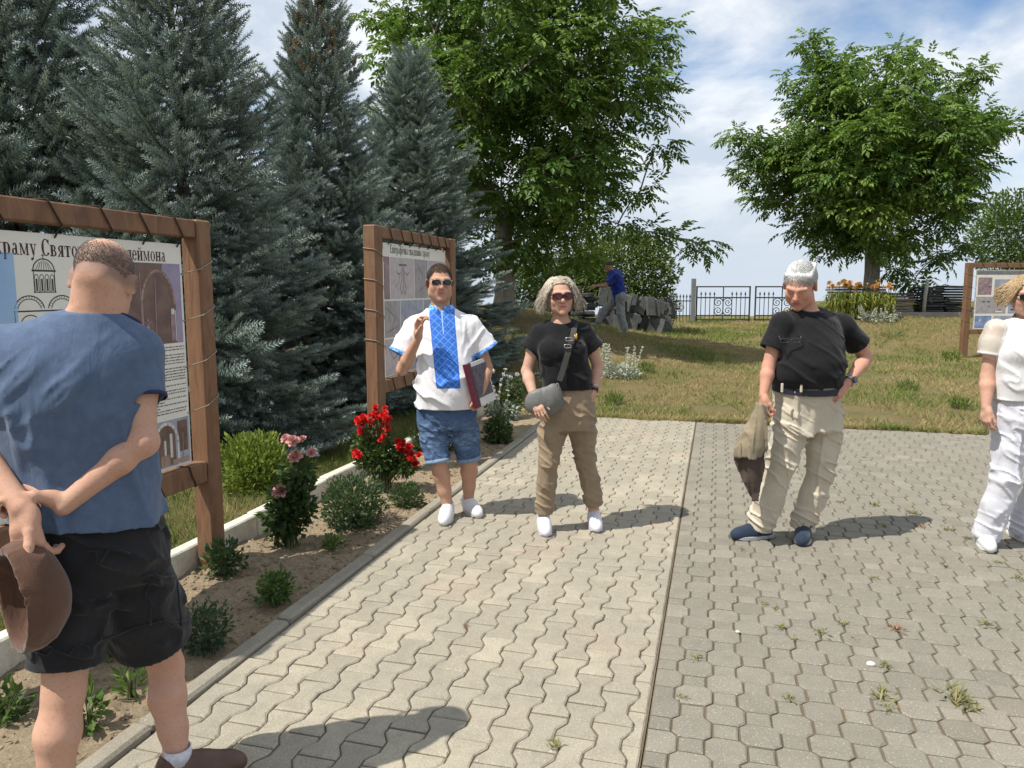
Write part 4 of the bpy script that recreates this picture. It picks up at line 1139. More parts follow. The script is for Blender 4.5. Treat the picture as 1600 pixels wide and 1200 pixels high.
# day lilies
M_orange = petal_mat('orange_petal', (.62, .27, .07), (.55, .38, .16))
def lilies(label, u0, u1, v, Y, hmax, nf, nl, seed):
    rs = np.random.RandomState(seed); a, b2 = P(u0, v, Y), P(u1, v, Y); c = (a + b2) / 2; c[2] = float(TZ(c[0], Y)); W2 = (b2[0] - a[0]) / 2; e = empty('day_lily', c, 0, label, 'plant'); mb = MB()
    V, F, C = [], [], []
    for i in range(nl):
        x, y = rs.uniform(-W2, W2), rs.uniform(-.35, .35); h = rs.uniform(.45, .8) * hmax; d = rs.normal(0, 1, 2); d /= np.linalg.norm(d); L = rs.uniform(.2, .45); w = np.array((-d[1], d[0], 0)) * .016
        k = len(V); p0, p1, p2 = np.array((x, y, 0)), np.array((x + d[0] * L * .4, y + d[1] * L * .4, h)), np.array((x + d[0] * L, y + d[1] * L, h * rs.uniform(.6, .95))); V += [p0 - w, p0 + w, p1 + w, p1 - w, p2]; F += [(k, k + 1, k + 2), (k, k + 2, k + 3), (k + 3, k + 2, k + 4)]; q = rs.rand(); C += [np.array((.10, .15, .03)) * (1 - q) + np.array((.34, .32, .06)) * q] * 5
    me = raw_mesh('foliage', np.array(V), np.array(F)); set_attr(me, 'Col', np.array(C), 'FLOAT_COLOR'); link('foliage', me, M_leaf, e)
    st = MB()
    for i in range(nf):
        x, y, h = rs.uniform(-W2, W2), rs.uniform(-.3, .3), hmax * rs.uniform(.85, 1.12); st.tube(bez((x * .9, y, 0), (x, y, h * .5), (x, y, h), 4), .006, 4, False)
        o = link('blossom', BL[rs.randint(5)], None, e, (x, y, h)); o.material_slots[0].link = 'OBJECT'; o.material_slots[0].material = M_orange; s = rs.uniform(.07, .11); o.scale = (s, s, s * 1.2); o.rotation_euler = (rs.normal(0, .6), rs.normal(0, .6), rs.uniform(0, 6))
    st.build('stems', M_stem, e)
lilies('clump of orange day lilies in front of the stacked planks', 1300, 1392, 492, 20.0, .82, 30, 420, 81)
p = P(1487, 560, 16.3); p[2] = float(TZ(p[0], p[1])); plant('garden_plant', 'small yellow-green tuft in front of the far photo board', 0, 0, .20, .12, 260, .09, (.09, .14, .03), (.22, .27, .06), 82, .6, None, 0, .3, 'plant', p)
for i, (u, v, Y, r) in enumerate(((1105, 535, 15, .35), (1010, 560, 13.2, .16), (1420, 590, 12.0, .15), (1390, 520, 18.6, .4), (1500, 640, 10.2, .12), (960, 625, 10.6, .14))):
    p = P(u, v, Y); p[2] = float(TZ(p[0], Y)) - .01
    plant('grass_tuft', 'taller green tuft standing out of the dry lawn', 0, 0, r, .07, 200, .10, (.07, .115, .025), (.15, .20, .045), 90 + i, .8, 'green tufts in the dry lawn', 0, .14, 'grass', p)
# weeds in the paving joints
rs = np.random.RandomState(66)
weeds = [(1497, 1097, 1.9), (1380, 1090, 1.2), (1385, 1108, .7), (1284, 990, 1.0), (1400, 984, 1.1), (1540, 977, 1.0), (1235, 1093, .8), (1365, 790, 1.1), (1425, 803, 1.3), (1480, 828, 1.1), (1382, 824, .8), (1443, 825, 1.0), (1512, 842, .8), (1222, 982, .8), (1212, 952, .7), (1367, 905, .7), (1384, 1044, .8), (1590, 905, .9), (730, 980, .6), (868, 1166, .8), (1064, 1092, .7), (1090, 1030, .8), (1318, 976, .8), (1195, 945, .5), (1310, 785, .7), (1475, 790, .7), (1500, 720, .6), (1350, 715, .6), (1160, 860, .6), (1560, 880, .7), (1240, 1000, .6), (1475, 885, .6), (1335, 1000, .5), (1290, 900, .5)]
for i, (u, v, s) in enumerate(weeds):
    b = G(u, v, -.004); n = int(16 + 22 * s); a = rs.uniform(0, 6.28, n); L = rs.uniform(.02, .05, n) * s; tilt = rs.uniform(.15, .9, n); w = rs.uniform(.004, .009, n) * s ** .5
    d = np.c_[np.cos(a) * np.cos(tilt), np.sin(a) * np.cos(tilt), np.sin(tilt)]; sd = np.c_[-np.sin(a), np.cos(a), 0 * a]; o = np.c_[rs.normal(0, .012 * s, (n, 2)), np.zeros(n)] + np.outer(rs.normal(0, .02 * s, n), PD)
    V = np.stack([o, o + d * L[:, None] * .5 + sd * w[:, None] / 2, o + d * L[:, None], o + d * L[:, None] * .5 - sd * w[:, None] / 2], 1).reshape(-1, 3); k = np.arange(n)[:, None] * 4
    q = rs.rand(n, 1); red = 1 if i % 7 == 4 else 0; C = (np.array((.10, .14, .035)) * q + np.array((.30, .24, .10)) * (1 - q)) if not red else (np.array((.26, .12, .08)) * q + np.array((.30, .20, .10)) * (1 - q))
    me = raw_mesh('weed', V, np.concatenate([k + np.array((0, 1, 2)), k + np.array((0, 2, 3))])); set_attr(me, 'Col', np.repeat(C, 4, 0), 'FLOAT_COLOR')
    tag(link('weed', me, M_leaf, None, b), 'small straw-green weed growing in a joint of the grey paving' if u > 1060 else 'tiny weed growing in a joint of the zigzag path', 'weed', 'weeds in the grey paving' if u > 1060 else 'weeds in the zigzag path')
M_pebble = simple('white_pebble', (.66, .64, .60), None, 60, .7)
for u, v, r, lab in ((1361, 1037, .020, 'white pebble lying on the grey paving beside a weed'), (1153, 987, .011, 'tiny white chip of stone on the grey paving')):
    tag(MB().ico((0, 0, 0), r, None, (1.2, .9, .5), .2).build('pebble', M_pebble, None, True, loc=G(u, v, .006)), lab, 'pebble')
b = G(577, 700); tag(MB().tube([(0, 0, -.1), (.004, 0, .35), (0, .004, .78)], .012, 7).build('garden_stake', simple('grey_pipe', (.22, .21, .20), None, 30, .6), None, True, loc=b), 'thin grey stake stuck in the bed beside the board of carved-stone photos', 'stake')

# ================================================================ GATE, FENCE AND STACKS
M_iron = simple('dark_painted_iron', (.045, .05, .055), (.03, .033, .036), 12, .55)
YG = 30.0; zt, zb_ = P(1100, 448, YG)[2], P(1100, 502, YG)[2]
xg = lambda u: (u - 800) / 1209 * YG
def spear(h, r=.016):
    mb = MB(); mb.tube([(0, 0, 0), (0, 0, h)], r, 5, False); mb.tube([(0, 0, h), (0, 0, h + .03), (0, 0, h + .14)], [.016, .042, .004], 5); return mb.mesh('picket')
def scroll(cx, cz, s, flip):
    t = np.linspace(0, 3.6 * math.pi, 40); r = .19 * (1 - t / (4.0 * math.pi)); a = np.c_[cx + flip * (.19 - r * np.cos(t)) * s, 0 * t, cz + (.16 + r * np.sin(t)) * s]; b = np.c_[a[:, 0], a[:, 1], 2 * cz - a[:, 2]]
    return a, b
def gate_leaf(u0, u1, label):
    x0, x1 = xg(u0), xg(u1); e = empty('gate', (x0, YG, zb_), 0, label, 'gate'); h = zt - zb_; w = x1 - x0
    mb = MB()
    for a, b in (((0, 0, 0), (0, 0, h)), ((w, 0, 0), (w, 0, h)), ((0, 0, h), (w, 0, h)), ((0, 0, .06), (w, 0, .06)), ((.05, 0, h - .42), (w - .05, 0, h - .42)), ((.05, 0, .22), (w - .05, 0, .22))):
        d = np.array(b) - np.array(a); mb.box((np.array(a) + np.array(b)) / 2, (abs(d[0]) + .05, .05, abs(d[2]) + .05))
    mb.build('frame', M_iron, e); me = spear(h - .38); n = int(w / .16)
    for i in range(1, n):
        x = w * i / n
        if abs(x - w / 2) < .30: continue
        link('picket', me, M_iron, e, (x, 0, .06))
    for fl in (-1, 1):
        for pts in scroll(w / 2, .22 + (h - .64) / 2, 1.0, fl): MB().tube(pts, .017, 5, False).build('scroll', M_iron, e, True)
    MB().box((w / 2, 0, h / 2), (.035, .035, h)).build('bar', M_iron, e)
gate_leaf(1089, 1172, 'open-work iron gate leaf with scrolls, hung on the grey post'); gate_leaf(1181, 1264, 'iron gate leaf with scrolls behind the person in cream trousers')
tag(MB().bbox((0, 0, .85), (.16, .16, 2.0), .01).build('gate_post', simple('grey_steel', (.20, .21, .22), None, 10, .6), None, loc=(xg(1083.5), YG, zb_ - .2)), 'square grey steel post at the end of the picket fence', 'post')
e = empty('picket_fence', (xg(1020), YG, zb_), 0, 'low dark picket fence running from behind the slabs to the gate post', 'fence'); me = spear(zt - zb_ - .42); wf = xg(1081) - xg(1020)
for z in (.22, zt - zb_ - .55): MB().box((wf / 2, 0, z), (wf, .03, .04)).build('rail', M_iron, e)
for i in range(12): link('picket', me, M_iron, e, (wf * (i + .5) / 12, 0, 0))
# slabs
def slab_mat(name, c1, c2): return simple(name, c1, c2, 5, .95, .5, 40, .1, 0, 'World', .02)
M_sl1, M_sl2, M_sl3 = slab_mat('grey_stone_slab', (.115, .118, .112), (.065, .068, .064)), slab_mat('weathered_plank', (.25, .215, .165), (.17, .145, .11)), slab_mat('dark_slab', (.085, .088, .088), (.05, .052, .052))
rs = np.random.RandomState(14)
for i in range(30):
    f = i / 29; u = 935 + f * 112 + rs.normal(0, 2); Y = 21.2 + rs.uniform(-.35, .35) + .8 * f; row = i % 2; v = 497 - row * 22 + 4 * f; p = P(u, v, Y); zg = float(TZ(p[0], Y))
    h, w = rs.uniform(.42, .58), rs.uniform(.25, .42); z0 = zg + (0 if row == 0 else .50)
    tag(MB().bbox((0, 0, h / 2), (w, rs.uniform(.07, .11), h), .012).build('stone_block', M_sl1 if rs.rand() < .75 else M_sl3, None, loc=(p[0], Y + row * .1, z0 - .03), rot=(rs.normal(-.15, .06), rs.normal(.22, .10), rs.normal(0, .25))), 'grey stone slab leaning on edge in the stack by the shrubs', 'stone', 'slabs leaning on edge by the shrubs')
for i in range(26):
    k = i // 3; u = 885 + (i % 3) * 17 + rs.normal(0, 3); Y = 20.9 + rs.uniform(-.1, .2); x = (u - 800) / 1209 * Y; zg = float(TZ(x, Y))
    tag(MB().bbox((0, 0, 0), (rs.uniform(.28, .42), .5, .085), .01).build('stone_block', M_sl3 if rs.rand() < .6 else M_sl1, None, loc=(x, Y, zg + .045 + k * .094), rot=(0, rs.normal(0, .03), rs.normal(0, .12))), 'grey stone slab lying flat in the pile behind the person with the grey bag', 'stone', 'slabs lying flat by the shrubs')
YS = 20.9
pl = P(1310, 494, YS); pr = P(1512, 494, YS); zpl = float(TZ(10.5, YS))
tag(MB().bbox(((pl[0] + pr[0]) / 2 + .75, YS + .9, zpl + .02), (pr[0] - pl[0] + 1.4, 2.6, .18), .01).build('concrete_base', slab_mat('pale_concrete', (.34, .31, .27), (.27, .25, .21))), kind='structure')
ztop = zpl + .113
for (u0, u1, v_top, m, lab, grp, hh) in ((1298, 1378, 447, M_sl2, 'weathered plank in the tall pile behind the orange lilies', 'planks piled behind the lilies', .062), (1381, 1424, 458, M_sl2, 'pale slab in the low pile beside the white pole', 'pale slabs piled by the pole', .066), (1429, 1468, 450, M_sl3, 'dark slab in the pile between the white pole and the far board', 'dark slabs piled by the far board', .060), (1470, 1508, 449, M_sl3, 'dark slab in the pile next to the far board', 'dark slabs next to the far board', .063)):
    a, b2 = P(u0, 480, YS), P(u1, 480, YS); z = ztop; zt_ = P(u0, v_top, YS)[2]; w = b2[0] - a[0]
    while z < zt_:
        nseg = 2 if w > 1 else 1
        for q in range(nseg):
            ww = w / nseg * rs.uniform(.86, .99); tag(MB().bbox((0, 0, 0), (ww, rs.uniform(.55, .75), hh * .9), .008).build('plank' if m is M_sl2 else 'stone_block', m if rs.rand() < .8 else M_sl1, None, loc=(a[0] + w * (q + .5) / nseg + rs.normal(0, .02), YS + rs.normal(.1, .04), z + hh / 2), rot=(0, rs.normal(0, .012), rs.normal(0, .05))), lab, 'plank' if m is M_sl2 else 'stone', grp)
        z += hh + .008
p = P(1443, 492, YS - .35); tag(MB().tube([(0, 0, -.05), (.01, 0, .4), (.05, 0, .86)], .045, 8).build('pole', simple('whitewashed_pole', (.42, .40, .36), None, 8, .8), None, True, loc=(p[0], YS - .35, ztop)), 'short whitewashed pole leaning on the dark slabs', 'pole')
# ================================================================ SOFT BODIES: smooth unions of tapered limbs, meshed with surface nets
class Sdf:
    def __init__(s, h): s.h = h; s.ops = []; s.edges = []
    def add(s, fn, lo, hi, k=.015, op='u'):
        s.ops.append((fn, np.asarray(lo, float), np.asarray(hi, float), k, op)); return s
    def cone(s, a, b, ra, rb, k=.015, op='u', sq=None):
        a, b = np.asarray(a, float), np.asarray(b, float); ba = b - a; L2 = ba.dot(ba) + 1e-9; m = max(ra, rb)
        def fn(X, Y, Z):
            px, py, pz = X - a[0], Y - a[1], Z - a[2]
            t = np.clip((px * ba[0] + py * ba[1] + pz * ba[2]) / L2, 0, 1)
            return np.sqrt((px - t * ba[0]) ** 2 + (py - t * ba[1]) ** 2 + (pz - t * ba[2]) ** 2) - (ra + (rb - ra) * t)
        return s.add(fn, np.minimum(a, b) - m, np.maximum(a, b) + m, k, op)
    def chain(s, pts, rads, k=.015):
        for i in range(len(pts) - 1): s.cone(pts[i], pts[i + 1], rads[i], rads[i + 1], k)
        return s
    def fcone(s, a, b, ra, rb, k=.015, op='u', flat_a=False, ext=0.0):
        """tapered limb with a flat end at b"""
        a, b = np.asarray(a, float), np.asarray(b, float); ba = b - a; L = np.linalg.norm(ba); u = ba / L; m = max(ra, rb) + .03
        def fn(X, Y, Z):
            px, py, pz = X - a[0], Y - a[1], Z - a[2]
            q = px * u[0] + py * u[1] + pz * u[2]
            t = np.maximum(q, 0) if not flat_a else q
            r = ra + (rb - ra) * np.clip(q / L, 0, 1 + ext)
            d = np.sqrt((px - t * u[0]) ** 2 + (py - t * u[1]) ** 2 + (pz - t * u[2]) ** 2) - r
            d = np.maximum(d, q - L * (1 + ext))
            return np.maximum(d, -q) if flat_a else d
        return s.add(fn, np.minimum(a, b + ba * ext) - m, np.maximum(a, b + ba * ext) + m, k, op)
    def ell(s, c, r, k=.012, op='u', rot=None):
        c, r = np.asarray(c, float), np.asarray(r, float); M = np.eye(3) if rot is None else np.asarray(rot)
        m = r.max()
        def fn(X, Y, Z):
            px, py, pz = X - c[0], Y - c[1], Z - c[2]
            x = M[0, 0] * px + M[1, 0] * py + M[2, 0] * pz; y = M[0, 1] * px + M[1, 1] * py + M[2, 1] * pz; z = M[0, 2] * px + M[1, 2] * py + M[2, 2] * pz
            k0 = np.sqrt((x / r[0]) ** 2 + (y / r[1]) ** 2 + (z / r[2]) ** 2) + 1e-6
            k1 = np.sqrt((x / r[0] ** 2) ** 2 + (y / r[1] ** 2) ** 2 + (z / r[2] ** 2) ** 2) + 1e-6
            return k0 * (k0 - 1) / k1
        return s.add(fn, c - m, c + m, k, op)
    def zloft(s, st, yaw=0.0, k=.02, n=2.3, op='u', grow=0.0, z0=None, z1=None):
        """upright stack of ellipses: rows (x, y, z, half width, half depth); yaw turns all of them"""
        st = sorted([tuple(map(float, q)) for q in st], key=lambda q: q[2]); A = np.array(st)
        zz = np.linspace(A[0, 2], A[-1, 2], 160)
        tab = []
        for c in (0, 1, 3, 4):                         # smooth the polyline a little
            v = np.interp(zz, A[:, 2], A[:, c]); w = np.ones(17) / 17
            tab.append(np.convolve(np.pad(v, 8, mode='edge'), w, 'valid'))
        tab[2] = tab[2] + grow; tab[3] = tab[3] + grow
        cs, sn = math.cos(yaw), math.sin(yaw); zl, zh = (A[0, 2] if z0 is None else z0), (A[-1, 2] if z1 is None else z1)
        m = max(tab[2].max(), tab[3].max())
        def fn(X, Y, Z):
            cx, cy, a, b = [np.interp(Z.ravel(), zz, v).reshape(Z.shape) for v in tab]
            px, py = X - cx, Y - cy
            x = (px * cs + py * sn) / a; y = (-px * sn + py * cs) / b
            rho = (np.abs(x) ** n + np.abs(y) ** n) ** (1 / n)
            return np.maximum((rho - 1) * np.minimum(a, b), np.maximum(Z - zh, zl - Z))
        lo = (A[:, 0].min() - m, A[:, 1].min() - m, zl); hi = (A[:, 0].max() + m, A[:, 1].max() + m, zh)
        return s.add(fn, lo, hi, k, op)
    def disp(s, fn, lo, hi): return s.add(fn, lo, hi, 0, 'd')
    def cut(s, p, n, lo, hi, k=.004):
        p, n = np.asarray(p, float), np.asarray(n, float) / np.linalg.norm(n)
        return s.add(lambda X, Y, Z: (X - p[0]) * n[0] + (Y - p[1]) * n[1] + (Z - p[2]) * n[2], lo, hi, k, 'i')
    def mesh(s, name, it=2):
        us = [o for o in s.ops if o[4] == 'u']; pad = 3 * s.h + .02
        lo = np.min([o[1] for o in us], 0) - pad; hi = np.max([o[2] for o in us], 0) + pad
        ax = [np.arange(lo[i], hi[i] + s.h, s.h) for i in range(3)]
        F = np.full([len(a) for a in ax], .12, np.float32)
        for fn, l, h_, k, op in s.ops:
            m = k + 3 * s.h
            sl = tuple(slice(max(0, np.searchsorted(ax[i], l[i] - m)), np.searchsorted(ax[i], h_[i] + m)) for i in range(3))
            if any(q.start >= q.stop for q in sl): continue
            X, Y, Z = ax[0][sl[0]][:, None, None], ax[1][sl[1]][None, :, None], ax[2][sl[2]][None, None, :]
            d = fn(X, Y, Z); f = F[sl]
            if op == 'u':
                g = np.maximum(k - np.abs(f - d), 0) / max(k, 1e-6); F[sl] = np.minimum(f, d) - g * g * k * .25
            elif op == 's':
                d = -d; g = np.maximum(k - np.abs(f - d), 0) / max(k, 1e-6); F[sl] = np.maximum(f, d) + g * g * k * .25
            elif op == 'i': F[sl] = np.maximum(f, d)
            elif op == 'd':
                for b, u, r in s.edges:
                    px, py, pz = X - b[0], Y - b[1], Z - b[2]; q = px * u[0] + py * u[1] + pz * u[2]
                    d = d * (1 - (1 - sstep(.004, .045, np.abs(q))) * (px * px + py * py + pz * pz - q * q < (r + .05) ** 2))
                F[sl] = f + d
        V, Q = nets(F, ax)
        V = relax(V, Q, it)
        return V, Q
def nets(F, ax):
    ins = F < 0
    n = np.array(F.shape) - 1
    c = ins[:-1, :-1, :-1].astype(np.int8)
    for a in (0, 1):
        for b in (0, 1):
            for d in (0, 1):
                if a + b + d: c = c + ins[a:a + n[0], b:b + n[1], d:d + n[2]]
    act = (c > 0) & (c < 8)
    I = np.argwhere(act); idx = np.full(act.shape, -1, np.int64); idx[act] = np.arange(len(I))
    acc = np.zeros((len(I), 3)); cnt = np.zeros(len(I))
    cor = [(a, b, d) for a in (0, 1) for b in (0, 1) for d in (0, 1)]
    vals = {q: F[I[:, 0] + q[0], I[:, 1] + q[1], I[:, 2] + q[2]] for q in cor}
    for q in cor:
        for k in range(3):
            if q[k]: continue
            w = list(q); w[k] = 1; w = tuple(w)
            f0, f1 = vals[q], vals[w]; m = (f0 < 0) != (f1 < 0)
            t = np.where(m, f0 / np.where(m, f0 - f1, 1), 0)
            p = np.tile(np.array(q, float), (len(I), 1)); p[:, k] = t
            acc += p * m[:, None]; cnt += m
    p = I + acc / cnt[:, None]
    V = np.stack([np.interp(p[:, k], np.arange(len(ax[k])), ax[k]) for k in range(3)], -1)
    Q = []
    for k in range(3):
        a, b = (k + 1) % 3, (k + 2) % 3
        s0 = [slice(None)] * 3; s1 = [slice(None)] * 3; s0[k] = slice(0, -1); s1[k] = slice(1, None)
        x0, x1 = ins[tuple(s0)], ins[tuple(s1)]
        E = np.argwhere(x0 != x1); fl = x0[tuple(E.T)]
        ok = (E[:, a] > 0) & (E[:, b] > 0) & (E[:, a] < n[a]) & (E[:, b] < n[b]); E, fl = E[ok], fl[ok]
        def cell(da, db):
            e = E.copy(); e[:, a] += da; e[:, b] += db; return idx[tuple(e.T)]
        q = np.stack([cell(-1, -1), cell(0, -1), cell(0, 0), cell(-1, 0)], -1)
        q[~fl] = q[~fl][:, ::-1]
        Q.append(q)
    Q = np.concatenate(Q); return V, Q[(Q >= 0).all(1)]
def relax(V, Q, it):
    e = np.concatenate([Q[:, [0, 1]], Q[:, [1, 2]], Q[:, [2, 3]], Q[:, [3, 0]]])
    n = len(V); deg = np.bincount(e[:, 0], minlength=n) + np.bincount(e[:, 1], minlength=n)
    for w in [.5, -.44] * it:
        S = np.stack([np.bincount(e[:, 0], V[e[:, 1], k], n) + np.bincount(e[:, 1], V[e[:, 0], k], n) for k in range(3)], -1)
        V = V + w * (S / np.maximum(deg, 1)[:, None] - V)
    return V
def folds(amp, fx, fy, fz, tilt=0.0, seed=0.0, mask=None, sharp=1.0):
    """ridged cloth folds"""
    def fn(X, Y, Z):
        q = Z + tilt * X
        n = vnoise(X * fx + seed, Y * fy + 2 * seed, q * fz) + .5 * vnoise(X * fx * 2 + 5, Y * fy * 2 + seed, q * fz * 2.1)
        d = -amp * (1.5 * np.maximum(0, 1 - 3.2 * np.abs(n)) ** 1.4 - .35) + amp * .45 * n
        if mask is not None: d = d * mask(X, Y, Z)
        return d
    return fn
def bump1(z, c, w): return np.exp(-((z - c) / w) ** 2)

def put(name, VQ, mats, parent, org, sm=True, attrs=None, cols=None):
    V, Q = VQ
    me = raw_mesh(name, V - np.asarray(org), Q)
    if sm: smooth(me)
    if cols is not None: set_attr(me, 'Col', cols, 'FLOAT_COLOR')
    for k, v in (attrs or {}).items(): set_attr(me, k, v)
    return link(name, me, mats, parent)
# ---- materials for people
def skin_mat():
    k = N('skin'); c = k.attr('Col', 'Color'); v = k.coord('World')
    c = k.mix(k.math('MULTIPLY', k.ramp(k.noise(v, 18, 5, .65), .38, .7), .42), c, k.mix(.5, c, (.45, .16, .11)))
    c = k.mix(k.math('MULTIPLY', k.ramp(k.noise(v, 120, 3, .65), .52, .72), .30), c, (.22, .10, .06))
    return k.done(c, .6, k.bump(k.noise(v, 240, 3, .6), .22, .003, k.bump(k.noise(v, 38, 4, .6), .18, .006)), .18, sub=.08)
M_skin = skin_mat()
def cloth(name, c1, c2=None, rough=.85, weave=900, wb=.12, fold=.25, fs=30, sheen=.15, spec=.2, sc=12):
    k = N(name); v = k.coord('World')
    c2 = c2 or tuple(x * .86 for x in c1)
    c = k.mix(k.ramp(k.noise(v, sc, 5, .6), .35, .65), c1, c2)
    c = k.mix(k.math('MULTIPLY', k.noise(v, weave * .5, 2, .5), .25), c, tuple(x * .6 for x in c1))
    n1 = k.bump(k.noise(k.coord('World', (1, 1, .45)), fs, 4, .55, 1.2), fold, .012)
    return k.done(c, rough, k.bump(k.noise(v, weave, 2), wb, .002, n1), spec, sheen=sheen)
def haircloud(name): 
    k = N(name); c = k.attr('Col', 'Color')
    v = k.coord('World', (1, 1, .2))
    return k.done(k.mix(k.ramp(k.noise(v, 260, 3, .6), .35, .7), c, k.mix(.6, c, (0, 0, 0))), .5, k.bump(k.noise(v, 320, 3), .3, .003), .35)
M_hair = haircloud('hair')

# ---- anatomy
def head_frame(yaw, pitch=0.0, roll=0.0):
    """columns: person's right, forward, up; yaw 0 faces the camera"""
    B = np.array([(-1, 0, 0), (0, -1, 0), (0, 0, 1.0)]).T
    return rotz(R(yaw)) @ B @ rotm((1, 0, 0), R(pitch)) @ rotm((0, 1, 0), R(roll))
class Head:
    def __init__(s, c, yaw, pitch=0, roll=0, sc=1.0): s.c = np.asarray(c, float); s.R = head_frame(yaw, pitch, roll); s.k = sc
    def w(s, p): return s.c + (np.asarray(p, float) * s.k) @ s.R.T
    def loc(s, V): return ((V - s.c) @ s.R) / s.k
    def d(s, v): return np.asarray(v, float) @ s.R.T
def add_head(S, H, fem=False, jaw=1.0, ear=True):
    q = H.k; E = lambda c, r, k=.012, op='u', rot=None: S.ell(H.w(c), np.array(r) * q, k * q, op, H.R if rot is None else H.R @ rot)
    C = lambda a, b, ra, rb, k=.010, op='u': S.cone(H.w(a), H.w(b), ra * q, rb * q, k * q, op)
    E((0, -.016, .034), (.076, .096, .083), .02)
    E((0, .030, -.020), (.064 * (.96 if fem else 1), .064, .082), .03)
    E((0, .052, -.072), (.042 * jaw, .042, .042), .03)
    for x in (-1, 1):
        E((x * .044 * jaw, .018, -.062), (.026, .036, .034), .03)
        E((x * .040, .060, -.024), (.026, .026, .028), .022)
        E((x * .032, .104, .004), (.017, .014, .012), .014, 's')
        E((x * .031, .079, .003), (.0135, .0135, .0125), .004)
        C((x * .014, .092, .024), (x * .050, .078, .026), .011, .010, .014)
        E((x * .0125, .100, -.031), (.0085, .0095, .0075), .007)
        if ear:
            E((x * .083, -.012, -.008), (.0105, .024, .035), .008, 'u', rotm((0, 0, 1), -x * .55) @ rotm((1, 0, 0), -.2))
            E((x * .093, -.004, -.006), (.007, .011, .020), .006, 's', rotm((0, 0, 1), -x * .55))
    E((0, .084, -.100), (.020 * jaw, .018, .017), .022)
    C((0, .090, .014), (0, .114, -.024), .0085, .0125, .014)
    E((0, .087, -.060), (.026, .014, .017), .014)
    C((-.020, .090, -.0545), (.020, .090, -.0545), .0045, .0045, .006); C((-.008, .096, -.0535), (.008, .096, -.0535), .0055, .0055, .006)
    C((-.016, .091, -.0665), (.016, .091, -.0665), .0062, .0062, .006)
    C((-.022, .099, -.0602), (.022, .099, -.0602), .0020, .0020, .004, 's')
def head_cols(V, H, base, lips=(.50, .20, .17), brow=None, stub=None, buzz=None, blush=.0, bald=True):
    L = H.loc(V); C = np.tile(np.asarray(base, float), (len(V), 1)); near = np.linalg.norm(L, axis=1) < .17
    x, y, z = L.T
    def mixin(m, col): m = np.clip(m, 0, 1)[:, None] * near[:, None]; C[:] = C * (1 - m) + np.asarray(col) * m
    if blush: mixin(blush * np.exp(-(((np.abs(x) - .04) / .022) ** 2 + ((z + .028) / .024) ** 2)) * (y > .02), (.56, .22, .16)); mixin(blush * np.exp(-((x / .016) ** 2 + ((z + .024) / .02) ** 2)) * (y > .08), (.56, .22, .16))
    if stub is not None: mixin(.34 * np.exp(-((z + .085) / .034) ** 2) * (y > .0) * (np.abs(x) < .07), stub)
    mixin(1.1 * np.exp(-(x / .024) ** 4 - ((z + .060) / .0115) ** 4) * (y > .078), lips)
    mixin(.9 * np.exp(-(x / .021) ** 4 - ((z + .0602) / .0022) ** 2) * (y > .078), np.array(lips) * .35)
    if brow is not None: mixin(.85 * np.exp(-((np.abs(x) - .033) / .021) ** 4 - ((z - .0265 + .12 * (np.abs(x) - .033)) / .0065) ** 2) * (y > .05), brow)
    mixin(.55 * np.exp(-((np.abs(x) - .0095) / .005) ** 2 - ((z + .0375) / .0045) ** 2) * (y > .09), (.12, .04, .03))
    if buzz is not None:
        line = -.040 + .0 * x + np.clip((y - .02), 0, 1) * 2.2                      # hairline rises towards the face
        m = sstep(0, .03, z - line) * ((1 - .95 * sstep(.050, .085, z + .12 * y)) if bald else 1)
        mixin(m * .62 * (y < .075), buzz)
    return C
def add_hand(S, wrist, f, pn, thumb, curls, sc=1.0, spread=.05, th=(.55, .75, .35), th_curl=(.2, .35), k=.006, r=1.0):
    """f: knuckle direction, pn: the way the palm faces, thumb: rough side of the thumb; curls: 4 x 3 bend angles"""
    f = np.asarray(f, float); f /= np.linalg.norm(f); pn = np.asarray(pn, float); pn = pn - f * pn.dot(f); pn /= np.linalg.norm(pn)
    sd = np.cross(f, pn); sd *= np.sign(sd.dot(np.asarray(thumb, float))) or 1
    w = np.asarray(wrist, float); tips = []
    off = (.030, .010, -.010, -.028); kn = (.088, .092, .087, .078)
    seg = ((.042, .026, .021), (.047, .030, .022), (.043, .028, .021), (.033, .021, .019)); rr = (.0092, .0095, .0090, .0080)
    for i in range(4):
        K = w + (f * kn[i] + sd * off[i]) * sc
        S.cone(w + sd * off[i] * .55 * sc + f * .012 * sc, K, .0145 * sc, rr[i] * 1.22 * sc * r, .012)
        a = 0; p = K; d0 = f + sd * spread * (1.5 - i); d0 /= np.linalg.norm(d0)
        for j in range(3):
            a += curls[i][j]; d = d0 * math.cos(a) + pn * math.sin(a); q = p + d * seg[i][j] * sc
            S.cone(p, q, rr[i] * (1 - .08 * j) * sc * r, rr[i] * (1 - .08 * (j + 1)) * sc * r, .0035); p = q
        tips.append((p, d))
    S.cone(w + f * .03 * sc + sd * .018 * sc, w + f * .055 * sc - sd * .015 * sc, .018 * sc, .016 * sc, .014)
    b = w + (f * .018 + sd * .016) * sc + pn * .004
    d = f * th[0] + sd * th[1] + pn * th[2]; d /= np.linalg.norm(d); p = b; ax = np.cross(d, pn * .3 + f); 
    for j, (L, r0, r1) in enumerate(((.045, .0160, .0118), (.034, .0115, .0100), (.026, .0100, .0082))):
        if j: tgt = (f * .8 - sd * .6 + pn * .35); d = d * math.cos(th_curl[j - 1]) + tgt / np.linalg.norm(tgt) * math.sin(th_curl[j - 1]); d /= np.linalg.norm(d)
        q = p + d * L * sc; S.cone(p, q, r0 * sc * r, r1 * sc * r, .006 if j else .014); p = q
    tips.append((p, d))
    return tips
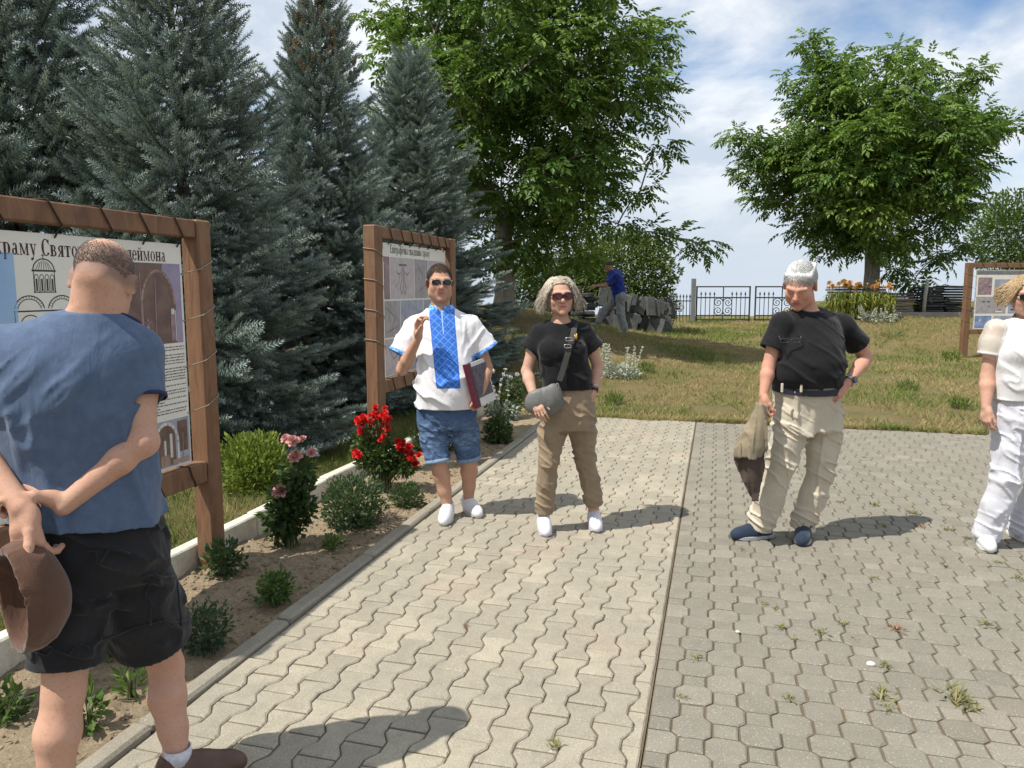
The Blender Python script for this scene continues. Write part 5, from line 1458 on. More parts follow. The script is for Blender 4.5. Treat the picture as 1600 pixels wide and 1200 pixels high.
def add_arm(S, sh, el, wr, r=1.0):
    sh, el, wr = map(np.asarray, (sh, el, wr)); m = el + (wr - el) * .30
    S.chain([sh, sh + (el - sh) * .45, el], [.052 * r, .047 * r, .039 * r], .02)
    S.chain([el, m, wr], [.039 * r, .042 * r, .0265 * r], .015)
def add_leg(S, hip, kn, an, back, r=1.0):
    hip, kn, an, back = map(lambda q: np.asarray(q, float), (hip, kn, an, back))
    S.chain([hip, hip + (kn - hip) * .5, kn], [.085 * r, .072 * r, .054 * r], .03)
    c = kn + (an - kn) * .30 + back * .016
    S.chain([kn, c, kn + (an - kn) * .65 + back * .006, an], [.052 * r, .058 * r, .045 * r, .036 * r], .02)
def shoe(S, an, fd, L=.285, w=.047, up=.095, toe=1.0):
    """upper of a shoe; an: ankle point on plan, fd: toe direction"""
    a = np.array((an[0], an[1], 0.0)); fd = np.array((fd[0], fd[1], 0.0)); fd /= np.linalg.norm(fd)
    heel = a - fd * .062; tip = a + fd * (L - .115)
    z = lambda p, h: p + np.array((0, 0, h))
    S.cone(z(heel + fd * .02, .045), z(a + fd * .06, .046), .040, w * .96, .02)
    S.cone(z(a + fd * .05, .043), z(tip - fd * .03, .037), w, w * .86 * toe, .02)
    S.cone(z(tip - fd * .06, .036), z(tip, .031), w * .86, w * .66, .02)
    S.cone(z(a - fd * .018, .05), z(a - fd * .022, up), .040, .041, .025)
    S.cone(z(a + fd * .02, up - .012), z(a + fd * .085, .064), .034, .030, .025)
    S.fcone(z(a - fd * .012, .055), z(a - fd * .012, up + .09), .028, .036, .004, 's')
    S.cut((0, 0, .018), (0, 0, -1), heel - .12, tip + .12)
def sole_mesh(an, fd, L=.29, w=.051, h=.026, org=(0, 0, 0), toe=.9, z0=.0):
    a = np.array((an[0], an[1], 0.0)); fd = np.array((fd[0], fd[1], 0.0)); fd /= np.linalg.norm(fd); sd = np.array((-fd[1], fd[0], 0))
    t = np.linspace(0, 2 * math.pi, 36, endpoint=False)
    f = (-.105 + L * (.5 + .5 * np.cos(t))) ; q = .5 + .5 * np.cos(t)
    wd = w * (.80 + .22 * sstep(.25, .72, q) - .10 * sstep(.85, 1, q)) * np.sign(np.sin(t)) * np.abs(np.sin(t)) ** .72
    O = a + f[:, None] * fd + wd[:, None] * sd
    rows = []
    for z, g in ((z0 + .001, .95), (z0 + .004, 1.0), (h - .004, 1.0), (h, .97)):
        c = O.mean(0); lift = .010 * sstep(.82, 1.0, q) if z < h - .006 else .006 * sstep(.82, 1, q)
        rows.append(c + (O - c) * g + np.c_[np.zeros((36, 2)), np.full(36, z) + lift])
    mb = MB(); i, j = np.meshgrid(np.arange(3), np.arange(36), indexing='ij'); A = i * 36 + j; B = i * 36 + (j + 1) % 36
    mb.add(np.concatenate(rows) - np.asarray(org), np.stack([A, B, B + 36, A + 36], -1).reshape(-1, 4))
    mb.f.setdefault(36, []).append(np.array([np.arange(36)[::-1]])); mb.f[36].append(np.array([np.arange(36) + 108]))
    return mb
def patch(H, cx, cz, hw, hh, y0, curve=3.2, n=14, m=8, p=2.6, thick=.0022, droop=0.0):
    """a curved lens on the face, in head space"""
    V, F = [], []
    t = np.linspace(0, 2 * math.pi, 28, endpoint=False)
    for y in (0, -thick):
        ring = np.c_[cx + hw * np.sign(np.cos(t)) * np.abs(np.cos(t)) ** (2 / p), np.zeros(28), cz + hh * np.sign(np.sin(t)) * np.abs(np.sin(t)) ** (2 / p) - droop * np.abs(np.cos(t))]
        ring[:, 1] = y0 + y - curve * ring[:, 0] ** 2
        V.append(ring)
    mb = MB(); V = np.concatenate(V)
    i = np.arange(28); j = (i + 1) % 28
    mb.add(H.w(V), np.stack([i, j, j + 28, i + 28], -1)); mb.f.setdefault(28, []).append(np.array([np.arange(28)[::-1]])); mb.f[28].append(np.array([np.arange(28) + 28]))
    return mb
def glass_mat(name, c, rough=.08):
    k = N(name); return k.done(c, rough, None, .6)
M_lens_b = glass_mat('dark_brown_lens', (.022, .012, .010)); M_lens_p = glass_mat('plum_lens', (.055, .008, .012)); M_lens_k = glass_mat('black_lens', (.008, .008, .009))
M_blackpl = simple('black_plastic', (.012, .012, .012), None, 40, .3, 0, 60, .5)
M_metal = simple('brushed_metal', (.50, .50, .50), None, 60, .3, 0, 60, .5, .9)
def sunglasses(H, parent, org, lens, hw=.029, hh=.021, cz=.004, frame=M_blackpl, rim=True, y0=.113, p=2.4, rr=.0022, temple=.0024):
    e = MB()
    t = np.linspace(0, 2 * math.pi, 24)
    for x in (-1, 1):
        if rim:
            rg = np.c_[x * .033 + hw * np.sign(np.cos(t)) * np.abs(np.cos(t)) ** (2 / p), 0 * t, cz + hh * np.sign(np.sin(t)) * np.abs(np.sin(t)) ** (2 / p)]
            rg[:, 1] = y0 - 3.2 * rg[:, 0] ** 2; e.tube(H.w(rg), rr * H.k, 5, False)
        e.tube(H.w(np.array([(x * .062, y0 - 3.2 * .062 ** 2, cz + hh * .55), (x * .072, .085, cz + hh * .55), (x * .079, .04, cz + .012), (x * .080, -.008, cz + .012), (x * .077, -.03, cz - .006)])), temple * H.k, 5)
    e.tube(H.w(np.array([(-.006, y0 + .002, cz + hh * .4), (0, y0 + .004, cz + hh * .5), (.006, y0 + .002, cz + hh * .4)])), rr * H.k, 5)
    for v in e.v: v -= np.asarray(org)
    fr = e.build('sunglasses', frame, parent, True)
    for x in (-1, 1):
        mb = patch(H, x * .033, cz, hw, hh, y0, p=p)
        for v in mb.v: v -= np.asarray(org)
        mb.build('lens', lens, fr, False)
    return fr
def locks(paths, r0, r1, cols, org, k=4):
    """many tapering hair locks in one mesh"""
    mb = MB(); C = []
    for p, c in zip(paths, cols):
        n0 = mb.n; n = len(p); f = np.linspace(0, 1, n)
        mb.tube(np.asarray(p) - np.asarray(org), (r0 + (r1 - r0) * f ** 1.5) * (1 - .0 * f), k, False)
        C.append(np.tile(c, (mb.n - n0, 1)))
    me = mb.mesh('hair', True); set_attr(me, 'Col', np.concatenate(C), 'FLOAT_COLOR')
    return me
def ring_band(c, axis, r, wid, th, n=24, k=None):
    axis = np.asarray(axis, float) / np.linalg.norm(axis); u = np.cross(axis, (0.3, .2, 1)); u /= np.linalg.norm(u); v = np.cross(axis, u)
    mb = MB(); t = np.linspace(0, 2 * math.pi, n, endpoint=False); rows = []
    for rr_, a in ((r, -wid / 2), (r + th, -wid / 2), (r + th, wid / 2), (r, wid / 2)):
        rows.append(np.asarray(c) + rr_ * (np.cos(t)[:, None] * u + np.sin(t)[:, None] * v) + axis * a)
    A, B = np.meshgrid(np.arange(4), np.arange(n), indexing='ij'); a = A * n + B; b = A * n + (B + 1) % n; c2 = ((A + 1) % 4) * n + (B + 1) % n; d = ((A + 1) % 4) * n + B
    mb.add(np.concatenate(rows), np.stack([a, b, c2, d], -1).reshape(-1, 4)); return mb
# ================================================================ PEOPLE
SKIN = (.50, .295, .205)
def person(label, x, y, z=0.0):
    return empty('person', (x, y, z), 0, label, 'person')
def stn(rows, Y):
    """(u, v, half width, half depth[, shift in depth]) -> loft rows"""
    out = []
    for r in rows:
        p = P(r[0], r[1], Y + (r[4] if len(r) > 4 else 0)); out.append((p[0], p[1], p[2], r[2], r[3]))
    return out
def shrink(st, d): return [(a, b, c, w - d, e - d) for a, b, c, w, e in st]
def box_of(pts, m=.1): A = np.array(pts); return A.min(0) - m, A.max(0) + m
def sleeve(S, sh, cuff, r0, r1, hollow=.010, k=.03):
    sh, cuff = np.asarray(sh), np.asarray(cuff); S.fcone(sh, cuff, r0, r1, k)
    S.ops.append(('later', sh + (cuff - sh) * .62, cuff, r0 - hollow, r1 - hollow))
def hem_z(S, c0, tilt=(0, 0), up=.018):
    S.cut((c0[0], c0[1], c0[2] + up), (tilt[0], tilt[1], -1), (c0[0] - .5, c0[1] - .5, c0[2] - .1), (c0[0] + .5, c0[1] + .5, c0[2] + .12))
def finish(S):
    """hollow cuffs and hems last"""
    late = [o for o in S.ops if o[0] == 'later' if isinstance(o[0], str)]
    S.ops = [o for o in S.ops if not isinstance(o[0], str)]
    for _, a, b, r0, r1 in late:
        S.edges.append((b, (b - a) / np.linalg.norm(b - a), r1))   # folds fade towards an edge
        S.fcone(a, b, r0 * .75, r1, .002, 's', False, .5)
    return S
def laces(an, fd, mat, parent, org, n=5, z=.075):
    a = np.array((an[0], an[1], 0)); fd = np.array((fd[0], fd[1], 0.0)); fd /= np.linalg.norm(fd); sd = np.array((-fd[1], fd[0], 0)); mb = MB()
    for i in range(n):
        c = a + fd * (.045 + .018 * i) + np.array((0, 0, .093 - .0085 * i))
        mb.tube(np.array([c - sd * .026 - np.array((0, 0, .010)), c, c + sd * .026 - np.array((0, 0, .010))]) - np.asarray(org), .0028, 5)
    return mb.build('laces', mat, parent, True)
def shoe_pair(e, org, rows, mat, smat, h=.005, L=.285, w=.047, up=.095, lace=None, solek=.026, toe=1.0):
    for an, fd in rows:
        S = Sdf(h); shoe(S, an, fd, L, w, up, toe)
        o = put('shoe', S.mesh('shoe'), mat, e, org)
        sole_mesh(an, fd, L + .006, w + .005, solek, org).build('sole', smat, o, False)
        if lace: laces(an, fd, lace, o, org)
M_white_sh = cloth('white_canvas', (.72, .72, .73), (.66, .66, .68), .6, 700, .1, .1, 40, .0, .3)
M_white_rub = simple('white_rubber', (.66, .66, .66), (.6, .6, .59), 20, .55, 0, 60, .3)

def short_hair(H, n, keep, comb, L, cols, r0, r1, org, parent, seed, grow=1.0, lift=.06):
    rs = np.random.RandomState(seed); paths, cc = [], []; c0 = np.array((0, -.017, .036)); rad = np.array((.078, .098, .086)) * grow
    while len(paths) < n:
        az, el = rs.uniform(-3.1416, 3.1416), math.asin(rs.uniform(-.75, 1.0))
        d = np.array((math.sin(az) * math.cos(el), math.cos(az) * math.cos(el), math.sin(el))); r = c0 + d * rad
        if not keep(r, rs): continue
        dr = np.asarray(comb(r, d)) + rs.normal(0, .18, 3); p = []
        for j in range(4):
            f = j / 3; q = r + dr * L * f; k = np.linalg.norm((q - c0) / rad); p.append(c0 + (q - c0) / k * (1.0 + lift * math.sin(f * 2.2) * rs.uniform(.5, 1)))
        paths.append(H.w(np.array(p))); cc.append(np.asarray(cols[rs.randint(len(cols))]) * rs.uniform(.8, 1.2))
    return link('hair', locks(paths, r0, r1, cc, org, 3), M_hair, parent)
# ---------------------------------------------------------------- man in the embroidered shirt
YA = 5.28
gA = G(716, 800); orgA = np.array((gA[0], YA, 0))
eA = person('person in white shirt with blue embroidered front and denim shorts, raising one hand', *orgA)
shR, elR, wrR = P(648, 508, YA), P(628, 578, YA - .07), P(654, 527, YA - .22)
shL, elL, wrL = P(738, 508, YA), P(761, 574, YA + .02), P(752, 613, YA - .10)
neck = P(690, 484, YA + .01); HA = Head(P(687, 442, YA - .01), 12, -3, 0, 1.06)
stA = stn([(697, 640, .208, .155, -.02), (698, 610, .212, .165, -.035), (697, 575, .205, .155, -.03), (694, 540, .200, .138, -.01), (692, 512, .186, .115), (691, 494, .150, .095), (690, 484, .085, .075)], YA)
anR, anL = (-.455, 5.27), (-.315, 5.43); fdR, fdL = (-.06, -1), (.42, -.9)
hipR, hipL = P(674, 655, YA), P(722, 655, YA + .02); knR, knL = P(685, 722, YA - .05), P(733, 718, YA + .03)
S = Sdf(.0055)
S.zloft(shrink(stA, .03)[1:], 0, .03); S.zloft(stn([(697, 665, .16, .11), (697, 600, .17, .12)], YA), 0, .03)
S.cone(neck - np.array((0, 0, .05)), HA.w((0, -.015, -.05)), .066, .060, .03)
for a in (shR, shL): S.cone(neck - np.array((0, 0, .045)), a - np.array((0, 0, .012)), .05, .045, .04)
add_arm(S, shR, elR, wrR, .98); add_arm(S, shL, elL, wrL, .98)
add_hand(S, wrR, (.06, -.12, 1), (.80, -.55, .1), (.3, -.9, 0), [(.55, 1.25, .95), (.50, .95, .7), (.42, .8, .6), (.40, .75, .6)], 1.06, .10, (.62, .55, .62), (.25, .3))
add_hand(S, wrL, (-.12, -.18, -1), (-.95, .1, .15), (-.3, -1, 0), [(.9, 1.2, .8), (.95, 1.2, .8), (1.0, 1.2, .8), (1.0, 1.2, .8)], 1.04, .02, (.7, .5, .45), (.4, .5))
add_leg(S, hipR, knR, (anR[0], anR[1], .085), (0, 1, 0), 1.02); add_leg(S, hipL, knL, (anL[0], anL[1], .085), (0, 1, 0), 1.02)
for a, f in ((anR, fdR), (anL, fdL)): S.cone((a[0], a[1], .07), (a[0] + f[0] * .12, a[1] + f[1] * .12, .045), .035, .03, .02)
add_head(S, HA, False, 1.08)
V, Q = S.mesh('body'); put('body', (V, Q), M_skin, eA, orgA, cols=head_cols(V, HA, SKIN, (.46, .20, .16), (.05, .035, .025), (.22, .15, .12), (.05, .036, .028), .35, False))
# hair: short and dark
def keepA(r, rs):
    x, y, z = r; line = -.055 if y < -.045 else np.interp(y, [-.045, -.005, .022, .03, .058, .095], [-.055, -.002, -.012, .036, .062, .074])
    return z > line + rs.normal(0, .004) + (.012 * (abs(x) > .03) if y > .05 else 0)
short_hair(HA, 5200, keepA, lambda r, d: (.0 + d[0] * .3, .35, -.45 if abs(r[0]) > .05 else .1), .013, [(.050, .036, .027), (.035, .026, .020), (.075, .055, .042)], .0021, .0008, orgA, eA, 3, 1.0, .03)
sunglasses(HA, eA, orgA, M_lens_b, .029, .020, .006, M_metal, True, .116, 2.6, .0014, .0018)
# shirt
def embroidered():
    k = N('embroidered_shirt'); v = k.coord('World')
    pu, pv, bl = k.attr('pu'), k.attr('pv'), k.attr('blue')
    white = k.mix(k.ramp(k.noise(v, 14, 4), .35, .7), (.73, .72, .74), (.68, .67, .70))
    comb = k.node('ShaderNodeCombineXYZ'); k.put(comb.inputs[0], k.math('ABSOLUTE', pu)); k.put(comb.inputs[1], pv)
    vv = comb.outputs[0]
    mp = k.node('ShaderNodeMapping'); k.l.new(vv, mp.inputs[0]); mp.inputs['Scale'].default_value = (4.2, 44, 1); mp.inputs['Rotation'].default_value = (0, 0, 0)
    ck = k.node('ShaderNodeTexChecker'); k.l.new(mp.outputs[0], ck.inputs[0]); ck.inputs[3].default_value = 2.0
    vo = k.voro(mp.outputs[0], 2.2, 'F1', 'Distance', .25)
    dm = k.math('ABSOLUTE', k.math('SUBTRACT', k.math('FRACT', k.math('ADD', k.math('MULTIPLY', pv, 19.0), k.math('MULTIPLY', k.math('ABSOLUTE', pu), 1.55))), .5))
    dm2 = k.math('ABSOLUTE', k.math('SUBTRACT', k.math('FRACT', k.math('SUBTRACT', k.math('MULTIPLY', pv, 19.0), k.math('MULTIPLY', k.math('ABSOLUTE', pu), 1.55))), .5))
    m = k.math('MAXIMUM', k.ramp(k.math('MINIMUM', dm, dm2), .12, .06), k.math('MULTIPLY', k.ramp(vo, .26, .18), .9))
    m = k.math('MULTIPLY', m, k.ramp(k.noise(v, 240, 2), .3, .6))
    blue = k.mix(k.math('MULTIPLY', m, .75), (.030, .135, .56), (.19, .42, .80))
    edge = k.ramp(k.math('ABSOLUTE', pu), .86, .90)
    blue = k.mix(k.math('MULTIPLY', edge, .5), blue, (.05, .18, .62))
    inside = k.math('MULTIPLY', k.math('MULTIPLY', k.math('LESS_THAN', k.math('ABSOLUTE', pu), 1.0), k.math('GREATER_THAN', pv, 0.0)), k.math('GREATER_THAN', k.attr('front'), .5))
    c = k.mix(inside, white, blue)
    zip_ = k.math('MULTIPLY', k.math('LESS_THAN', k.math('ABSOLUTE', pu), .03), k.math('GREATER_THAN', pv, .36))
    c = k.mix(zip_, c, (.45, .60, .85))
    cuff = k.mix(k.ramp(k.noise(v, 70, 2), .42, .58), (.05, .20, .66), (.25, .50, .85))
    c = k.mix(k.math('GREATER_THAN', bl, .5), c, cuff)
    n1 = k.bump(k.noise(k.coord('World', (1, 1, .5)), 26, 4, .55, 1.2), .25, .012)
    return k.done(c, .8, k.bump(k.noise(v, 800, 2), .1, .002, n1), .2, sheen=.1)
M_emb = embroidered()
cuR, cuL = P(625, 555, YA - .05), P(762, 547, YA + .01)
S = Sdf(.0065); S.zloft(stA, 0, .02, 2.35)
for a in (shR, shL): S.cone(neck - np.array((0, 0, .035)), a + np.array((0, 0, -.002)), .060, .058, .04)
sleeve(S, shR + np.array((.01, 0, -.01)), cuR, .075, .089); sleeve(S, shL + np.array((-.01, 0, -.01)), cuL, .073, .087)
S.fcone(neck - np.array((0, 0, .03)), neck + np.array((0, -.012, .040)), .088, .079, .02)
S.disp(folds(.014, 5, 5, 5.5, .8, 3.3, lambda X, Y, Z: (.25 + .75 * bump1(Z, .95, .16)) * np.ones_like(X)), *box_of([shR, shL, stA[0][:3]], .3))
S.disp(folds(.007, 12, 9, 3, -.9, 8.1, lambda X, Y, Z: sstep(.10, .19, np.abs(X - neck[0])) * sstep(.85, 1.1, Z)), *box_of([shR, shL, stA[0][:3]], .3))
finish(S)
S.fcone(neck - np.array((0, 0, .02)), neck + np.array((0, -.014, .06)), .070, .073, .003, 's')
S.cone(neck + np.array((.004, -.11, .045)), neck + np.array((.004, -.095, -.06)), .042, .004, .003, 's')
c0 = stA[0]; hem_z(S, c0); S.zloft([(c0[0], c0[1], c0[2] - .06, c0[3] - .012, c0[4] - .012), (c0[0], c0[1], c0[2] + .06, c0[3] - .012, c0[4] - .012)], 0, .002, 2.35, 's')
V, Q = S.mesh('shirt')
xc = np.interp(V[:, 2], [P(705, 605, YA)[2], P(692, 490, YA)[2]], [P(705, 605, YA)[0], P(692, 490, YA)[0]])
hw = np.interp(V[:, 2], [.9, 1.45], [.080, .086]); zb, zt = P(705, 606, YA - .15)[2], 1.60
pu = (V[:, 0] - xc) / hw
front = (V[:, 1] < YA - .02).astype(float)
bl = np.zeros(len(V))
for a, b in ((shR, cuR), (shL, cuL)):
    d = (b - a) / np.linalg.norm(b - a); q = (V - b) @ d; rr = np.linalg.norm((V - b) - q[:, None] * d, axis=1); bl = np.maximum(bl, ((q > -.028) & (rr < .14) & (np.abs(q) < .06)).astype(float))
q = V - neck; bl = np.maximum(bl, ((q[:, 2] > .004) & (np.hypot(q[:, 0], q[:, 1]) < .10)).astype(float))
put('shirt', (V, Q), M_emb, eA, orgA, attrs={'pu': pu, 'pv': V[:, 2] - zb, 'blue': bl, 'front': front})
# denim shorts
def denim(name, c1, c2, c3):
    k = N(name); v = k.coord('World')
    f = k.ramp(k.noise(v, 7, 5, .6), .40, .66)
    c = k.mix(f, c1, c2)
    c = k.mix(k.math('MULTIPLY', k.attr('fade'), k.ramp(k.noise(k.coord('World', (1, 1, 3.5)), 22, 5, .7), .45, .62)), c, c3)
    c = k.mix(k.math('MULTIPLY', k.ramp(k.noise(k.coord('World', (1, 1, .3)), 300, 2), .4, .7), .35), c, c3)
    n1 = k.bump(k.noise(v, 24, 4, .6, 1.0), .35, .012)
    return k.done(c, .88, k.bump(k.noise(v, 700, 2), .15, .002, n1), .2)
M_denim = denim('blue_denim', (.050, .092, .190), (.036, .068, .150), (.17, .25, .38)); M_denim_l = simple('denim_turn_up', (.24, .33, .44), (.16, .23, .34), 30, .9, .2, 300)
S = Sdf(.007)
S.zloft(stn([(699, 668, .195, .135), (698, 640, .200, .150), (697, 618, .190, .15)], YA), 0, .03)
for hp, kn in ((hipR, knR), (hipL, knL)):
    S.cone(hp, hp + (kn - hp) * .5, .098, .091, .03); sleeve(S, hp + (kn - hp) * .4, kn, .092, .084, .012)
S.disp(folds(.008, 9, 9, 14, .5, 1.7), *box_of([hipR, hipL, knR, knL], .2)); finish(S)
V, Q = S.mesh('shorts'); o = put('shorts', (V, Q), M_denim, eA, orgA, attrs={'fade': np.exp(-((V[:, 2] - .58) / .12) ** 2) * (V[:, 1] < YA)})
for hp, kn in ((hipR, knR), (hipL, knL)):
    d = (kn - hp) / np.linalg.norm(kn - hp); mb = ring_band(kn - d * .008, d, .078, .030, .0095, 26)
    for v in mb.v: v -= orgA
    mb.build('turn_up', M_denim_l, o, True)
shoe_pair(eA, orgA, [(anR, fdR), (anL, fdL)], M_white_sh, simple('offwhite_rubber', (.52, .51, .48), None, 20, .6), .005, .30, .049, .092, simple('grey_lace', (.45, .46, .49), None, 60, .9), .028)
# folder under his arm
bl0, tl0 = P(744, 638, YA - .20), P(726, 570, YA - .20)
e1 = tl0 - bl0; e2 = np.array((.11, .19, .035)); e2 -= e1 * e2.dot(e1) / e1.dot(e1); e3 = np.cross(e2, e1); e1n, e2n, e3n = [q / np.linalg.norm(q) for q in (e1, e2, e3)]
if e3n[1] > 0: e3n = -e3n
fo = empty('folder', bl0, 0, 'maroon hard-cover folder with a dark photo, held against the embroidered white shirt', 'folder')
M_maroon = simple('maroon_cover', (.105, .012, .028), (.08, .010, .022), 20, .45, .1, 200, .4); M_paper = simple('white_paper', (.72, .71, .69), (.66, .65, .63), 30, .7)
Rf = np.array([e2n, e1n, e3n]).T; Hf, Wf = np.linalg.norm(e1), .235
def fbox(name, c, size, mat, par): MB().bbox(np.array(c) @ Rf.T, size, .0015, Rf).build(name, mat, par)
fbox('cover', (Wf / 2, Hf / 2, .014), (Wf, Hf, .003), M_paper, fo); fbox('cover', (Wf / 2, Hf / 2, -.014), (Wf, Hf, .003), M_maroon, fo)
fbox('spine', (-.002, Hf / 2, 0), (.006, Hf + .004, .034), M_maroon, fo); fbox('pages', (Wf / 2, Hf / 2, 0), (Wf - .012, Hf - .012, .024), M_paper, fo)
fbox('photo_print', (Wf / 2 + .012, Hf / 2 + .014, .0165), (Wf - .05, Hf - .085, .0012), simple('dark_photo_print', (.05, .04, .055), (.13, .10, .11), 25, .3), fo)
fbox('cover_strip', (.022, Hf / 2, .0165), (.040, Hf, .0012), M_maroon, fo)
# ---------------------------------------------------------------- woman with the cross-body bag
YB = 4.95
orgB = np.array((.39, YB, 0))
eB = person('person in black top, tan trousers and plum sunglasses, one hand on a grey bag', *orgB)
shR, elR, wrR = P(841, 522, YB), P(823, 580, YB - .02), P(835, 622, YB - .16)
shL, elL, wrL = P(915, 520, YB + .02), P(934, 572, YB + .06), P(927, 612, YB - .03)
neck = P(876, 502, YB + .02); HB = Head(P(875, 463, YB - .01), 6, -2, 3, 1.0)
stB = stn([(888, 611, .166, .128, -.01), (885, 590, .164, .135, -.02), (880, 565, .160, .128, -.02), (877, 545, .166, .125, -.02), (876, 525, .158, .105), (876, 511, .12, .085), (876, 501, .075, .065)], YB)
anR, anL = (.213, 4.99), (.560, 5.08); fdR, fdL = (.06, -1), (.02, -1)
hipR, hipL = P(866, 640, YB), P(908, 640, YB + .02); knR, knL = P(858, 720, YB - .03), P(913, 716, YB + .04)
S = Sdf(.0055)
S.zloft(shrink(stB, .025)[1:], 0, .03)
S.cone(neck - np.array((0, 0, .04)), HB.w((0, -.015, -.05)), .052, .049, .03)
for a in (shR, shL): S.cone(neck - np.array((0, 0, .04)), a - np.array((0, 0, .012)), .045, .04, .04)
add_arm(S, shR, elR, wrR, .90); add_arm(S, shL, elL, wrL, .90)
add_hand(S, wrR, (.30, -.55, -.78), (.25, .9, -.35), (.8, -.1, .5), [(.35, .45, .3), (.35, .5, .3), (.4, .5, .35), (.45, .5, .35)], .94, .06, (.75, .55, .2), (.2, .2))
add_hand(S, wrL, (-.12, -.10, -1), (-.9, .3, 0), (-.2, -1, 0), [(.2, .3, .2)] * 4, .92, .02)
for hp, kn, an in ((hipR, knR, anR), (hipL, knL, anL)): add_leg(S, hp, kn, (an[0], an[1], .085), (0, 1, 0), .9)
for a, f in ((anR, fdR), (anL, fdL)): S.cone((a[0], a[1], .07), (a[0] + f[0] * .1, a[1] + f[1] * .1, .04), .03, .028, .02)
add_head(S, HB, True, .92)
V, Q = S.mesh('body'); put('body', (V, Q), M_skin, eB, orgB, cols=head_cols(V, HB, (.52, .32, .235), (.52, .17, .15), (.13, .09, .06), None, None, .3))
# hair: wavy, wind-blown
rs = np.random.RandomState(12); paths, cols = [], []
for i in range(4600):
    az = rs.uniform(-math.pi, math.pi)                      # 0 = forehead
    el = rs.uniform(.2, 1.25)
    if abs(az) < .62 and el < .95: continue
    d = np.array((math.sin(az) * math.cos(el), math.cos(az) * math.cos(el), math.sin(el)))
    root = np.array((0, -.016, .036)) + d * np.array((.080, .100, .088))
    side = 1 if d[0] > 0 else -1
    out = np.array((side * (.35 + .65 * abs(math.sin(az))), min(math.cos(az), .15) - .25, 0)); out /= np.linalg.norm(out)
    gp = vnoise(az * 3.5, el * 3.0, 4.4); L = .138 + .045 * vnoise(az * 4, el * 4, 1.5) + rs.uniform(-.02, .02); fl = max(.0, .026 + .045 * gp + rs.normal(0, .010)) * (1.25 if side > 0 else .9); ph = 7 * vnoise(az * 1.6, el * 1.6, 9.2) + rs.normal(0, .25); p = []
    for j in range(9):
        f = j / 8; drop = L * f
        lift = .030 * math.sin(min(1, f * 2.2) * math.pi) * (1 - f)
        q = root + np.array((0, 0, lift * .5 - drop * f ** .5)) + out * (.012 + .030 * math.sin(f * 1.7) + fl * f ** 2.2) + np.array((rs.normal(0, .001), .0, 0))
        q += np.array((math.sin(ph + f * 6.5), math.cos(ph + f * 5.5), .4 * math.sin(ph * 2 + f * 6))) * .012 * f
        rel = (q - np.array((0, -.016, .02))) / np.array((.083, .100, .10)); n = np.linalg.norm(rel * np.array((1, 1, .35 if q[2] < 0 else 1)))
        if n < 1.02: q[:2] = q[:2] * (1.03 / max(n, .4))
        if q[1] > .055 and q[2] < .05: q[1] = .055
        p.append(q)
    paths.append(HB.w(np.array(p))); k = rs.rand(); cols.append((np.array((.74, .67, .55)) * (1 - k) + np.array((.46, .385, .285)) * k) * (1 if el < .9 else .9))
me = locks(paths, .0021, .0006, cols, orgB, 3); hb = link('hair', me, M_hair, eB)
S = Sdf(.005); S.ell(HB.w((0, -.018, .038)), np.array((.083, .103, .090)), .01, 'u', HB.R); S.ell(HB.w((0, -.045, -.04)), np.array((.075, .06, .09)), .03, 'u', HB.R)
S.cut(HB.w((0, .062, .078)), HB.d((0, .62, -.78)), HB.c - .2, HB.c + .2); S.disp(folds(.004, 60, 60, 30), HB.c - .2, HB.c + .2)
V, Q = S.mesh('hair'); put('hair', (V, Q), M_hair, eB, orgB, cols=np.tile((.42, .35, .26), (len(V), 1)))
sunglasses(HB, eB, orgB, M_lens_p, .031, .021, .004, simple('plum_plastic', (.06, .010, .014), None, 30, .25, 0, 60, .5), True, .114, 2.8, .0035, .0035)
# top with cap sleeves
M_black = cloth('black_jersey', (.0105, .0105, .012), (.014, .014, .016), .9, 700, .15, .45, 22, .10, .15)
cuR, cuL = P(827, 548, YB - .01), P(929, 545, YB + .03)
S = Sdf(.0065); S.zloft(stB, 0, .02, 2.3)
for sgn in (-1, 1): S.ell((stB[3][0] + sgn * .075, stB[3][1] - .095, stB[3][2] + .0), (.068, .042, .06), .05)
for a in (shR, shL): S.cone(neck - np.array((0, 0, .028)), a + np.array((0, 0, .004)), .050, .056, .04)
sleeve(S, shR + np.array((.02, 0, -.005)), cuR, .064, .072, .010); sleeve(S, shL + np.array((-.02, 0, -.005)), cuL, .064, .072, .010)
S.disp(folds(.007, 6, 6, 10, .5, 5.5, lambda X, Y, Z: (.3 + .7 * bump1(Z, 1.02, .13)) * np.ones_like(X)), *box_of([shR, shL, stB[0][:3]], .3)); finish(S)
S.ell(neck + np.array((0, -.03, .035)), (.085, .095, .060), .004, 's')
c0 = stB[0]; hem_z(S, c0); S.zloft([(c0[0], c0[1], c0[2] - .05, c0[3] - .011, c0[4] - .011), (c0[0], c0[1], c0[2] + .05, c0[3] - .011, c0[4] - .011)], 0, .002, 2.3, 's')
put('top', S.mesh('top'), M_black, eB, orgB)
